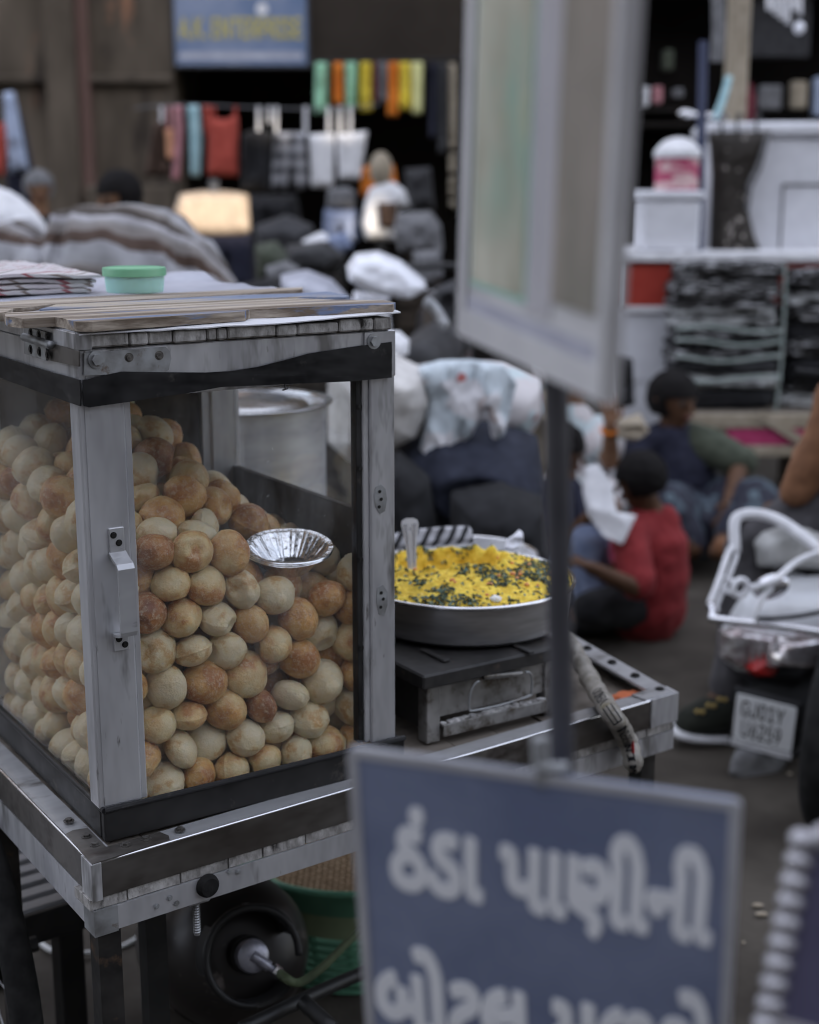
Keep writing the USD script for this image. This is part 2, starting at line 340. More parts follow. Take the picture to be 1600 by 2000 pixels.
mat('board_blue', (.12, .17, .28), (.22, .26, .36), 3.0, .5, rot=0)
mat('paint_yellow', (.45, .38, .09), (.5, .43, .14), 9, .6)
mat('across_plaster', (.20, .185, .17), (.27, .25, .23), 1.2, .9, rot=0)
for nm, a, b in (('c_mint', (.25, .52, .33), (.36, .62, .44)), ('c_orange', (.62, .16, .015), (.72, .23, .03)), ('c_yellow', (.62, .47, .03), (.74, .58, .08)), ('c_paleyellow', (.62, .62, .26), (.72, .7, .36)),
                 ('c_maroon', (.10, .02, .03), (.16, .035, .045)), ('c_red', (.32, .05, .035), (.38, .07, .05)), ('c_black', (.007, .007, .008), (.016, .016, .018)), ('c_white', (.60, .60, .62), (.72, .72, .74)),
                 ('c_grey', (0.1105, 0.1105, 0.1148), (0.187, 0.187, 0.1955)), ('c_darkgrey', (0.027, 0.027, 0.03), (0.048, 0.048, 0.051)), ('c_navy', (.011, .012, .024), (.022, .024, .044)), ('c_denim', (.15, .19, .30), (.24, .28, .40)), ('c_peach', (.55, .26, .15), (.62, .34, .2)),
                 ('c_pink', (.40, .17, .19), (.5, .25, .27)), ('c_teal', (.25, .42, .46), (.38, .55, .58)), ('c_brown', (0.04, 0.024, 0.016), (0.072, 0.044, 0.032)), ('c_shoe', (.012, .014, .010), (.022, .024, .018)), ('c_olive', (.045, .053, .037), (.07, .08, .057)), ('c_rust', (.13, .06, .03), (.19, .09, .045)),
                 ('c_trouser', (.04, .037, .04), (.07, .066, .07)), ('c_shirtred', (.19, .018, .021), (.24, .026, .028)), ('c_wine', (.16, .018, .04), (.22, .03, .06)), ('c_cream', (.40, .32, .25), (.47, .39, .31)), ('c_skyblue', (.3, .36, .5), (.4, .46, .58)), ('c_tan', (.26, .22, .16), (.36, .31, .24)),
                 ('c_sack', (.45, .43, .41), (.62, .60, .58)), ('c_bagblue', (.013, .015, .026), (.028, .032, .05)), ('c_magenta', (.36, .035, .11), (.45, .06, .16))):
    mat(nm, a, b, 22, .85, 0, .25, 60, sheen=.03, rot=0, spec=.25)
mat('c_plaid', (.05, .05, .055), (.1, .1, .11), 20, .85, rot=0)
mat('skin', (.075, .038, .022), (.12, .064, .038), 18, .5, 0, .08, 120, rot=0)
mat('skin_mid', (.16, .085, .05), (.22, .125, .075), 18, .5, 0, .08, 120, rot=0)
mat('hair', (0.0042, 0.0035, 0.0035), (0.0084, 0.007, 0.007), 90, .75, 0, .5, 180, rot=0, spec=.15)
mat('eye_white', (0.07, 0.0665, 0.063), None, rough=.3)
mat('plastic_bag', (.72, .73, .78), (.84, .85, .9), 14, .16, 0, .5, 12, rot=0, detail=2)
mat('thermocol', (.58, .585, .62), (.66, .665, .7), 8, .7, 0, .15, 90, rot=0)
mat('crate_red', (.30, .035, .025), (.36, .05, .035), 8, .5, rot=0)
mat('tub_pink', (.40, .06, .13), (.58, .40, .40), 7, .4, rot=0, stretch=(.5, .5, 1.6), lo=.5, hi=.56)
mat('black_gloss', (0.0072, 0.0072, 0.0078), (0.012, 0.012, 0.0126), 9, .28, rot=0)
mat('black_plastic', (.008, .008, .0085), (.016, .016, .017), 9, .55, rot=0)
mat('seat_grey', (0.03575, 0.03575, 0.0377), (0.0585, 0.0585, 0.0611), 10, .5, 0, .2, 30, rot=0)
mat('scooter_silver', (.58, .59, .61), (.66, .67, .69), 5, .22, .1, rot=0)
mat('pad_white', (.36, .36, .35), (.5, .5, .49), 9, .5, 0, .2, 20, rot=0, spots=[((.2, .2, .19), 9, .58, .7)])
mat('tail_red', (.32, .012, .012), (.42, .03, .025), 20, .12, rot=0)
mat('tail_clear', (.30, .24, .24), (.75, .73, .73), 30, .08, .8, rot=0, detail=2)
mat('plate_white', (.78, .79, .81), (.85, .86, .87), 20, .4, rot=0)
mat('mudguard', (.09, .09, .092), (.2, .2, .205), 14, .5, rot=0)
mat('gold', (.5, .36, .12), None, rough=.35, metal=.6)
mat('chips', (.018, .017, .017), (.40, .40, .41), 24, .7, rot=0, stretch=(.5, 1, 3.0), lo=.53, hi=.60)
mat('chips_pale', (.12, .12, .12), (.46, .47, .47), 24, .7, rot=0, stretch=(.5, 1, 3.0), lo=.42, hi=.55)
mat('sequin', (0.021, 0.0182, 0.0154), (0.042, 0.0364, 0.0315), 30, .6, rot=0, spots=[((.4, .36, .33), 26, .58, .66)])
mat('rope_mint', (.25, .30, .28), (.34, .38, .36), 20, .6, rot=0)

# patterned cloths, puri shells and glass
def banded(name, cols, axis, scale, rough=.85, warp=.3, fine=None):
    """stripes that follow the weave: bands along one axis of the world, slightly wavy"""
    nodes = {"g": ("geometry", {}), "sep": ("vector_math", {"math_type": "dot_product", "vector2": axis}),
             "n": ("noise_texture", {"scale": 6.0}), "ad": ("math", {"math_type": "multiply_add", "value2": warp * .1}),
             "mu": ("math", {"math_type": "multiply", "value2": scale}), "fr": ("math", {"math_type": "fraction"}),
             "r": ("rgb_ramp", {"ramp": cols, "interpolate": False}), "p": ("principled_bsdf", {"roughness": rough})}
    usdkit.material(stage, f"/World/Looks/{name}", nodes, [("g.position", "sep.vector1"), ("g.position", "n.vector"), ("n.fac", "ad.value1"), ("sep.value", "ad.value3"), ("ad.value", "mu.value1"), ("mu.value", "fr.value1"), ("fr.value", "r.fac"), ("r.color", "p.base_color")], surface="p.BSDF")
banded('blanket', [(0, (.34, .34, .36)), (.18, (.07, .042, .03)), (.36, (.20, .18, .17)), (.5, (.26, .25, .25)), (.56, (.36, .35, .37)), (.64, (.06, .048, .04)), (.8, (.22, .20, .19)), (.88, (.30, .30, .31))], (.15, .45, 1.0), 3.4, warp=.7)
banded('cloth_bw', [(0, (.03, .03, .033)), (.45, (.42, .42, .44))], (.9, .1, -.55), 44, warp=.15)
banded('cloth_check', [(0, (.50, .46, .47)), (.45, (.28, .10, .11)), (.55, (.5, .47, .47)), (.8, (.2, .16, .14)), (.9, (.52, .5, .5))], (.75, -.5, 0.6), 30, warp=.5)
def plaid(name, a, b, c, s):
    nodes = {"g": ("geometry", {}), "m": ("mapping", {"scale": (s, s, s)}), "w1": ("wave_texture", {"bands_direction": "x", "scale": 1.0, "distortion": .3}), "w2": ("wave_texture", {"bands_direction": "z", "scale": 1.0, "distortion": .3}),
             "r1": ("rgb_ramp", {"ramp": [(0, a), (.45, a), (.55, b), (1, b)]}), "x": ("mix", {"fac": .5}), "r2": ("rgb_ramp", {"ramp": [(0, a), (.45, a), (.55, c), (1, c)]}), "p": ("principled_bsdf", {"roughness": .85})}
    usdkit.material(stage, f"/World/Looks/{name}", nodes, [("g.position", "m.vector"), ("m.vector", "w1.vector"), ("m.vector", "w2.vector"), ("w1.fac", "r1.fac"), ("w2.fac", "r2.fac"), ("r1.color", "x.color1"), ("r2.color", "x.color2"), ("x.color", "p.base_color")], surface="p.BSDF")
plaid('plaid', (.03, .03, .035), (.3, .3, .32), (.34, .34, .36), 3.2)
def floral(name, base, cols, sc):
    nodes = {"g": ("geometry", {}), "p": ("principled_bsdf", {"roughness": .8})}; links = []; last = None
    for k, (c, lo) in enumerate(cols):
        nodes[f"n{k}"] = ("noise_texture", {"scale": sc, "detail": 2.0, "dimensions": "4D", "w": 4.0 * k + 1}); nodes[f"m{k}"] = ("map_range", {"from_min": lo, "from_max": lo + .03, "to_min": 0.0, "to_max": 1.0, "clamp": True}); nodes[f"x{k}"] = ("mix", {"color1": base, "color2": c})
        links += [("g.position", f"n{k}.vector"), (f"n{k}.fac", f"m{k}.value"), (f"m{k}.result", f"x{k}.fac")] + ([(last, f"x{k}.color1")] if last else []); last = f"x{k}.color"
    usdkit.material(stage, f"/World/Looks/{name}", nodes, links + [(last, "p.base_color")], surface="p.BSDF")
floral('floral_blue', (.52, .58, .62), [((.66, .65, .67), .50), ((.36, .10, .09), .68), ((.5, .38, .34), .66)], 8)
floral('floral_pale', (.55, .52, .52), [((.5, .58, .6), .55), ((.4, .2, .2), .66)], 9)
floral('navy_print', (.012, .013, .026), [((.07, .10, .12), .60), ((.05, .07, .09), .56)], 9)
def puri(name, pale, gold, brown, lo, hi):
    nodes = {"g": ("geometry", {}), "n1": ("noise_texture", {"scale": 26.0, "detail": 3.0}), "n2": ("noise_texture", {"scale": 170.0, "detail": 4.0, "roughness": .7}), "n3": ("noise_texture", {"scale": 75.0, "detail": 4.0, "dimensions": "4D", "w": 2.0}),
             "ad": ("math", {"math_type": "multiply_add", "value2": .30}), "ad2": ("math", {"math_type": "multiply_add", "value2": .42}),
             "r": ("rgb_ramp", {"ramp": [(0, pale), (lo, pale), ((lo + hi) / 2, gold), (hi, brown), (1, brown)]}),
             "sp": ("map_range", {"from_min": .48, "from_max": .70, "to_min": 0.0, "to_max": .5, "clamp": True}), "mx": ("mix", {"color2": (.70, .60, .42)}),
             "b": ("bump", {"strength": .8, "distance": .003}), "p": ("principled_bsdf", {"roughness": .31, "subsurface_weight": .2, "subsurface_scale": .004, "subsurface_radius": (1.0, .5, .25)})}
    usdkit.material(stage, f"/World/Looks/{name}", nodes, [("g.position", "n1.vector"), ("g.position", "n2.vector"), ("g.position", "n3.vector"), ("n2.fac", "ad.value1"), ("n1.fac", "ad.value3"), ("n3.fac", "ad2.value1"), ("ad.value", "ad2.value3"), ("ad2.value", "r.fac"),
        ("n2.fac", "sp.value"), ("sp.result", "mx.fac"), ("r.color", "mx.color1"), ("mx.color", "p.base_color"), ("n2.fac", "b.height"), ("b.normal", "p.normal")], surface="p.BSDF")
PALE, GOLD, BROWN = (.50, .43, .30), (.52, .33, .15), (.33, .14, .05)
puri('puri_pale', (.60, .52, .36), (.58, .46, .27), (.46, .28, .11), .74, 1.14)
puri('puri_cream', (.58, .47, .27), (.54, .35, .145), (.40, .18, .06), .70, 1.10)
puri('puri_gold', (.58, .42, .20), (.52, .28, .09), (.34, .135, .04), .62, 1.06)
puri('puri_brown', (.44, .25, .10), (.34, .14, .045), (.18, .055, .018), .55, 1.0)
def glass(name, tint, dust, dcol, gloss=.02, streak=6.0):
    nodes = {"t": ("transparent_bsdf", {"color": tint}), "gl": ("glossy_bsdf", {"color": (1, 1, 1), "roughness": gloss, "distribution": "ggx"}), "f": ("layer_weight", {"blend": .5}), "pw": ("math", {"math_type": "power", "value2": 5.0}), "fm": ("math", {"math_type": "multiply_add", "value2": .90, "value3": .035}), "m1": ("mix_closure", {}),
             "g": ("geometry", {}), "mp": ("mapping", {"scale": (1, 1, .35)}), "n": ("noise_texture", {"scale": streak, "detail": 6.0, "roughness": .7}), "n2": ("noise_texture", {"scale": 130.0, "detail": 3.0, "roughness": .6}),
             "mr": ("map_range", {"from_min": .5, "from_max": .85, "to_min": .004, "to_max": dust, "clamp": True}), "mr2": ("map_range", {"from_min": .70, "from_max": .78, "to_min": 0.0, "to_max": .32, "clamp": True}), "ad": ("math", {"math_type": "add", "use_clamp": True}),
             "d": ("diffuse_bsdf", {"color": dcol}), "m2": ("mix_closure", {})}
    usdkit.material(stage, f"/World/Looks/{name}", nodes, [("f.facing", "pw.value1"), ("pw.value", "fm.value1"), ("fm.value", "m1.fac"), ("t.BSDF", "m1.closure1"), ("gl.BSDF", "m1.closure2"), ("g.position", "mp.vector"), ("mp.vector", "n.vector"), ("g.position", "n2.vector"), ("n.fac", "mr.value"), ("n2.fac", "mr2.value"), ("mr.result", "ad.value1"), ("mr2.result", "ad.value2"),
        ("ad.value", "m2.fac"), ("m1.closure", "m2.closure1"), ("d.BSDF", "m2.closure2")], surface="m2.closure")
glass('glass_dusty', (.97, .975, .975), .055, (.5, .5, .5))

# ================================================================ the ground
gx = np.unique(np.r_[np.linspace(-60, -6, 20), np.linspace(-6, 8, 90), np.linspace(8, 60, 20)]); gy = np.unique(np.r_[np.linspace(-40, 0, 12), np.linspace(0, 14, 90), np.linspace(14, 60, 12)])
GX, GY = np.meshgrid(gx, gy, indexing='ij'); GZ = .010 * (meshkit.fbm(np.stack([GX * .9, GY * .9, GX * 0], -1), 4) - .5) - .004
n_ = len(gy); i, j = np.meshgrid(np.arange(len(gx) - 1), np.arange(n_ - 1), indexing='ij'); q = (i * n_ + j).ravel()
g = Node('/World', (0, 0, 0)).add('ground', trimesh.Trimesh(np.stack([GX, GY, GZ], -1).reshape(-1, 3), np.vstack([np.c_[q, q + n_, q + n_ + 1], np.c_[q, q + n_ + 1, q + 1]]), process=False), 'asphalt', True)
for k_, v_ in (('kind', 'structure'), ('label', 'dusty grey asphalt street')): stage.GetPrimAtPath(g.path).SetCustomDataByKey(k_, v_)

# ================================================================ the building behind the stalls, and an added wall behind the viewer
def zat(y, Y): return at(800, y, Y)[2]
def xat(x, y, Y): return at(x, y, Y)[0]
YW = 13.0
xl, xs = xat(342, 200, YW), xat(905, 60, YW)
zo = zat(128, YW)
bl = thing('stone_building', 'old plastered building with a dark open shop front behind the clothes stalls', 'building', (xl, YW, 0))
bl.add('wall', bx(-32, xl, YW, YW + .5, -.05, 9.0), 'wall_plaster')
bl.add('pilaster', bx(xat(92, 200, YW - .2), xat(150, 200, YW - .2), YW - .22, YW - .002, -.05, 9.0, .02), 'wall_plaster')
bl.add('pilaster', bx(xat(150, 200, YW - .12) + .002, xat(176, 200, YW - .12), YW - .13, YW - .002, -.05, 9.0, .02), 'wall_red')
bl.add('pilaster', bx(xat(-330, 200, YW - .2), xat(-250, 200, YW - .2), YW - .22, YW - .002, -.05, 9.0, .02), 'wall_plaster')
bl.add('ledge', cat(bx(-32, xl - .01, YW - .10, YW - .003, zat(148, YW) - .07, zat(148, YW), .015)), 'wall_plaster')
bl.add('plinth', bx(xat(176, 300, YW), xl - .02, YW - .3, YW - .003, -.05, zat(362, YW), .02), 'wall_plaster')
bl.add('beam', bx(xl + .002, xs, YW - .02, YW + .48, zo, 9.0), 'beam_brown')
zo2 = zat(8, YW)
bl.add('beam', bx(xs + .002, 32, YW - .02, YW + .48, zo2, 9.0), 'beam_brown')
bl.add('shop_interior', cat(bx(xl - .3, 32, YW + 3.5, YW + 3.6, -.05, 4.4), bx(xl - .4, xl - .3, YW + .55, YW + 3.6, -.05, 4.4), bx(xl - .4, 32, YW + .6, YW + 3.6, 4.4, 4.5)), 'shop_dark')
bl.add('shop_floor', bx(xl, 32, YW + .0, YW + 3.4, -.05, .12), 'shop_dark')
zb = thing('shop_signboard', 'faded blue shop signboard with yellow lettering above the dark opening', 'signboard', at(474, 128, YW - .06))
Pb = facing(342, 130, YW - .06); Pb = Plane(Pb.o, Pb.u, Pb.v)
wB, hB = xat(604, 130, YW - .06) - xat(342, 130, YW - .06), .68
zb.add('panel', prism(sbox(0, 0, wB, hB), .03, Pb.M(), back=.02), 'board_blue')
zb.add('frame', prism(sbox(-.012, -.012, wB + .012, hB + .012).difference(sbox(.012, .012, wB - .012, hB - .012)), .04, Pb.M(), back=.02), 'c_darkgrey')
def lay_text(t, x0, x1, y, h, depth=.004):
    m = meshkit.text_mesh(t, h, depth, True); b = m.bounds
    m.apply_translation(-b[0]); m.apply_scale([(x1 - x0) / (b[1][0] - b[0][0]), 1, 1]); m.apply_translation([x0, y, .031]); return m.apply_transform(Pb.M())
zb.add('lettering', lay_text('A.K. ENTERPRISE', .05, wB - .06, .225, .165), 'paint_yellow')
for a_, b_ in ((.03, .20), (.24, .40), (.43, .60), (.66, .80)): zb.add('yellow_stroke', prism(sbox(wB * a_, .575, wB * b_, .68), .0318, Pb.M()), 'paint_yellow')
zb.add('white_band', prism(sbox(.04, .06, wB - .05, .115), .0318, Pb.M()), 'grey_plastic')
zb.add('emblem', prism(Point(wB * .66, .47).buffer(.05), .0316, Pb.M()), 'c_white')

# added wall, unseen behind the viewer: shades the stalls, holes shape the sun patches
YA = -8.0
def shadow_hole(px, Y, grow=0.0):
    out = []
    for x, y in px:
        p = at(x, y, Y); t = (YA - p[1]) / SUN[1]; q = p + SUN * t; out.append((q[0], q[2]))
    return Polygon(out).buffer(grow, join_style=2)
wallp = sbox(-34, -.05, 34, 10.0)
holes = [shadow_hole([(346, 384), (494, 384), (494, 452), (346, 452)], 10.0, .05),
         shadow_hole([(500, 243), (552, 243), (552, 262), (500, 262)], 10.0, .035), shadow_hole([(640, 238), (690, 238), (690, 254), (640, 254)], 10.0, .035), shadow_hole([(322, 428), (348, 428), (348, 448), (322, 448)], 9.6, .08), shadow_hole([(700, 420), (716, 420), (716, 450), (700, 450)], 9.6, .08)]
for h_ in holes: wallp = wallp.difference(h_)
ab = thing('shade_wall', 'added thin pale wall behind the viewer, with holes shaped to let sun patches through', 'building', (0, YA, 0))
MA = np.eye(4); MA[:3, 0], MA[:3, 1], MA[:3, 2], MA[:3, 3] = (1, 0, 0), (0, 0, 1), (0, -1, 0), (0, YA, 0)
ab.add('wall', prism(wallp, .06, MA), 'across_plaster')

# ================================================================ wares and stalls behind the cart
def cloth(name, label, ct, m, Y, px, depth=.03, folds=.02, yaw=0, pitch=0, ff=9, seed=0, st=(1, 1), group=None, n=26, node=None, sm=45, rr=.6):
    P = facing(*np.mean(px, axis=0), Y, yaw, pitch)
    me = pillow(P.pts(px), depth, P, folds=folds, ff=ff, seed=seed, stretch=st, n=n, rr=rr)
    return node.add(name, me, m, sm, label) if node else single(name, me, m, label, ct, sm, group)
def rect(x0, y0, x1, y1, s0=0, s1=0): return [(x0, y0), (x1, y0), (x1 + s1, y1), (x0 + s0, y1)]
# bright garlands of cloth hanging in the shop opening
gl = 'garments hanging in the shop opening'
for k, (x0, x1, y1, m, w) in enumerate([(616, 640, 222, 'c_mint', 'mint green garment, leftmost of the row hanging in the shop opening'), (651, 671, 205, 'c_orange', 'orange garment between the two mint ones in the shop opening'), (673, 697, 214, 'c_mint', 'mint green garment beside the left yellow one in the shop opening'),
        (704, 727, 218, 'c_yellow', 'yellow garment beside the maroon one in the shop opening'), (728, 737, 200, 'c_maroon', 'maroon strip of cloth hanging beside the yellow garment'), (738, 758, 200, 'c_grey', 'grey garment hanging between maroon and orange ones'),
        (758, 779, 228, 'c_orange', 'orange garment hanging right of the grey one'), (780, 802, 216, 'c_yellow', 'yellow garment next to the palest one in the shop opening'), (803, 827, 224, 'c_paleyellow', 'pale yellow garment, rightmost of the bright row'),
        (840, 853, 270, 'c_navy', 'dark navy garment right of the bright row'), (856, 872, 300, 'c_darkgrey', 'long dark grey garment hanging at the shop opening'), (876, 893, 420, 'c_tan', 'long tan cloth hanging beside the picture board')]):
    cloth('hanging_garment', w, 'garment', m, 12.6, rect(x0, 121, x1, y1, 2 * (k % 3 - 1), 2 * ((k + 1) % 3 - 1)), .05, .05, ff=14, seed=k, st=(3, .5), group=gl)
single('hanging_rail', tube([at(606, 120, 12.6), at(905, 116, 12.6)], .012, 8), 'black_iron', 'rail in the shop opening that the bright garments hang from', 'rail')
# the line of clothes in front
single('clothes_line', tube(smooth_path([at(262, 212, 10.0), at(400, 206, 10.0), at(560, 212, 10.0), at(740, 204, 10.0)], 6), .006, 6), 'c_grey', 'thin line strung before the wall with shirts and shorts on it', 'line', True)
lg = 'clothes hung on the line'
def hung(label, ct, m, px, seed=0, depth=.05, folds=.055, st=(3, .5), strap=None, Y=10.0):
    n = thing('hung_' + ct.replace(' ', '_'), label, ct, at(*np.mean(px, axis=0), Y), lg)
    cloth('cloth', None, None, m, Y, px, depth, folds, seed=seed, st=st, node=n)
    for s in strap or []: n.add('hanger', tube([at(s[0], s[1], Y - .01), at(s[0], 207, Y - .01)], .012, 6), s[2] if len(s) > 2 else 'c_white')
    return n
hung('brown dress with a slanting hem at the left end of the clothes line', 'dress', 'c_brown', [(300, 236), (326, 236), (334, 345), (280, 345)], 1, strap=[(316, 240)])
hung('thin peach scarf hanging beside the brown dress', 'scarf', 'c_peach', [(322, 252), (338, 250), (342, 312), (326, 312)], 2, strap=[(330, 254, 'c_pink')])
hung('pink shirt hanging between the peach scarf and the pale blue cloth', 'shirt', 'c_pink', [(338, 206), (357, 206), (360, 256), (352, 352), (334, 350), (342, 256)], 3)
hung('pale blue and green cloth hanging left of the red tank top', 'cloth', 'c_teal', [(366, 205), (390, 205), (396, 262), (392, 345), (372, 345), (370, 262)], 4)
hung('thin red strap of cloth hanging at the shoulder of the red tank top', 'cloth', 'c_red', [(397, 206), (412, 206), (414, 262), (400, 265)], 5)
rt = hung('red tank top hanging in the middle of the clothes line', 'tank top', 'c_red', [(406, 238), (414, 226), (428, 232), (446, 232), (458, 222), (466, 230), (467, 345), (404, 343)], 6, .06, .015, strap=[(418, 230, 'c_red'), (460, 226, 'c_red')])
hung('black shirt hanging right of the red tank top', 'shirt', 'c_black', [(472, 262), (490, 254), (520, 254), (534, 262), (532, 376), (470, 374)], 7, strap=[(505, 256)])
hung('grey plaid shorts hanging beside the black shirt', 'shorts', 'plaid', [(536, 258), (600, 258), (602, 368), (573, 372), (568, 330), (560, 372), (528, 370)], 8, strap=[(540, 258), (526, 240)])
hung('left one of two white shorts hanging side by side', 'shorts', 'c_white', [(602, 262), (654, 260), (652, 364), (632, 368), (608, 366)], 9, .05, .02, strap=[(597, 262), (642, 262)])
hung('right one of two white shorts hanging side by side', 'shorts', 'c_white', [(656, 262), (718, 256), (704, 350), (684, 352), (662, 352)], 10, .05, .02, strap=[(664, 262), (684, 260)])
# clothed display forms
n = thing('display_form', 'display form with a sunlit white blouse over dark jeans before the wall', 'display form', at(420, 560, 10.0) * [1, 1, 0])
cloth('blouse', None, None, 'c_cream', 10.0, [(350, 378), (392, 372), (440, 372), (486, 378), (490, 455), (455, 462), (400, 462), (344, 456), (326, 446), (332, 432)], .07, .03, seed=12, st=(2, .5), node=n)
cloth('jeans', None, None, 'c_navy', 10.05, [(398, 455), (492, 452), (500, 560), (452, 562), (446, 500), (438, 562), (390, 560)], .09, .02, seed=13, node=n)
n.add('stand', cat(tube([at(445, 550, 10.05), at(445, 550, 10.05) * [1, 1, 0]], .025, 10), lathe([(0, .03), (.16, .02), (.16, 0), (0, 0)], 24, at_=at(445, 550, 10.05) * [1, 1, 0])), 'black_iron')
n.add('neck', cat(tube([at(418, 378, 10), at(418, 350, 10)], .035, 12)), 'c_grey', True)
n = thing('display_form', 'display form in a white shirt and dark waistcoat below the orange dress', 'display form', at(760, 480, 9.6) * [1, 1, 0])
cloth('shirt', None, None, 'c_white', 9.6, [(722, 368), (744, 356), (768, 354), (792, 372), (800, 402), (780, 408), (772, 470), (715, 468), (706, 440), (712, 400)], .08, .02, seed=14, node=n)
cloth('waistcoat', None, None, 'c_brown', 9.5, [(738, 395), (776, 396), (780, 440), (764, 446), (742, 444)], .05, .01, seed=15, node=n)
n.add('head', ellip(at(744, 330, 9.6), (.075, .09, .11), 3), 'c_tan', True)
n.add('stand', cat(tube([at(745, 466, 9.6), at(745, 466, 9.6) * [1, 1, 0]], .03, 10), lathe([(0, .03), (.16, .02), (.16, 0), (0, 0)], 24, at_=at(745, 466, 9.6) * [1, 1, 0])), 'black_iron')
cloth('orange_dress', 'rust orange dress hanging in the dark behind the white shirted display form', 'dress', 'c_orange', 10.2, [(704, 330), (730, 318), (770, 322), (778, 370), (722, 392), (704, 380)], .05, .03, seed=16)
n = thing('display_form', 'display form in grey shirt and blue jeans right of the black shirt', 'display form', at(665, 470, 9.8) * [1, 1, 0])
cloth('shirt', None, None, 'c_grey', 9.8, [(640, 368), (680, 364), (696, 376), (692, 408), (638, 408)], .07, .02, seed=17, node=n)
cloth('jeans', None, None, 'c_denim', 9.8, [(634, 408), (696, 408), (700, 470), (672, 474), (666, 440), (656, 474), (630, 470)], .07, .02, seed=18, node=n)
n.add('stand', tube([at(665, 470, 9.8), at(665, 470, 9.8) * [1, 1, 0]], .03, 10), 'black_iron')
# shelves and heaps in the half dark behind
hp = 'heaps of goods between the stalls'
for k, (px, Y, m, d, lab) in enumerate([
    ([(776, 415), (842, 412), (862, 440), (866, 490), (830, 505), (780, 492), (768, 450)], 8.6, 'c_grey', .2, 'pale grey wrapped bale right of the white shirted display form'),
    ([(806, 490), (862, 486), (866, 540), (838, 560), (808, 548)], 7.6, 'c_grey', .15, 'smaller grey bale below the pale wrapped one'),
    ([(500, 440), (560, 418), (612, 440), (620, 520), (560, 540), (500, 520)], 8.2, 'c_darkgrey', .25, 'dark bundle of clothes between the jeans and the motorcycle'),
    ([(500, 478), (540, 470), (566, 500), (560, 545), (505, 550)], 7.2, 'c_olive', .2, 'olive bundle low beside the dark jeans'),
    ([(560, 478), (640, 470), (676, 500), (640, 528), (566, 528)], 6.8, 'seat_grey', .2, 'dark grey folded tarpaulin behind the motorcycle'),
    ([(480, 380), (580, 380), (600, 480), (480, 480)], 11.2, 'c_black', .3, 'black heap of clothes under the plaid shorts'),
    ([(790, 330), (842, 326), (850, 410), (800, 420)], 11.0, 'c_darkgrey', .2, 'dark grey bundle in the shop opening under the bright garments')]):
    P = facing(*np.mean(px, axis=0), Y); base = at(*np.mean(px, axis=0), Y) * [1, 1, 0]
    zlow = at(800, max(y for _, y in px), Y)[2]; w_ = np.ptp([at(x, y, Y)[0] for x, y in px])
    cloth('bundle', lab, 'bundle', m, Y, px, d, .05, seed=30 + k, group=hp, n=30)
    t = thing('crate_stack', 'low dark crates holding up ' + lab.replace('pale ', 'the pale ').replace('dark ', 'the dark ', 1) if 0 else 'stacked dark crate under the ' + lab, 'crate', (base[0], base[1], 0), 'crates under the bundles')
    nc = max(1, int(zlow / .34)); hc = max(zlow - .02, .1) / nc
    for q in range(nc):
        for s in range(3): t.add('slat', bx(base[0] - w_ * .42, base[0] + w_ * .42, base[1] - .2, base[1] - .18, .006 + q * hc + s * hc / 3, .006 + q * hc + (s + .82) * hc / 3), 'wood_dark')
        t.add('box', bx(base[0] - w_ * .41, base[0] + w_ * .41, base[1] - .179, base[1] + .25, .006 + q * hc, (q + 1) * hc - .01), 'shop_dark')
# far left: clothes on the wall
cloth('wall_garment', 'long pale blue shirt hanging on the wall at the far left', 'shirt', 'c_skyblue', 11.5, [(6, 180), (28, 178), (40, 240), (56, 330), (20, 340), (10, 250)], .06, .03, seed=50)
cloth('wall_garment', 'long dark trousers hanging beside the pale blue shirt at the far left', 'trousers', 'c_navy', 11.6, [(30, 190), (48, 240), (66, 330), (62, 420), (10, 420), (14, 300)], .06, .03, seed=51)
cloth('wall_garment', 'red garment at the far left edge', 'garment', 'c_red', 11.3, [(-30, 238), (10, 240), (14, 290), (8, 345), (-30, 345)], .06, .03, seed=52)
# striped blanket over a stall
blk = thing('covered_stall', 'stall hidden under a grey and brown striped blanket behind the case', 'stall', at(210, 700, 5.2) * [1, 1, 0])
def shb(u, v):
    # u across, v from the back over the top and down the front
    X = np.interp(u, [0, .1, .3, .5, .66, .8, .92, 1], [xat(q, 450, 5.2) for q in (-120, -20, 66, 130, 300, 350, 410, 470)])
    top = np.interp(u, [0, .1, .2, .3, .36, .5, .66, .72, .85, .93, 1], [zat(q, 5.2) for q in (470, 440, 478, 470, 416, 404, 412, 432, 500, 560, 640)])
    f = meshkit.fbm(np.stack([u * 9, v * 4, u * 0], -1), 4) - .5
    Y = np.interp(v, [0, .25, .4, 1], [6.3, 5.75, 5.35, 4.85]); Z = np.interp(v, [0, .25, .4, .55, 1], [-.25, -.01, 0, -.14, -.62]) + top
    return np.stack([X + f * .12 * v, Y - f * .20 * np.clip(v * 3 - .6, 0, 1), Z + f * .07], -1)
blk.add('blanket', sheet(shb, 110, 60, .012), 'blanket', 50)
for x_ in (20, 330):
    for Y_ in (5.1, 5.9): blk.add('leg', tube([at(x_, 560, Y_) * [1, 1, 0], at(x_, 560, Y_) * [1, 1, 0] + UZ * .95], .03, 8), 'wood_dark')
blk.add('stall_top', bx(xat(0, 500, 5.5), xat(350, 500, 5.5), 5.0, 6.0, .95, 1.0), 'wood_dark')

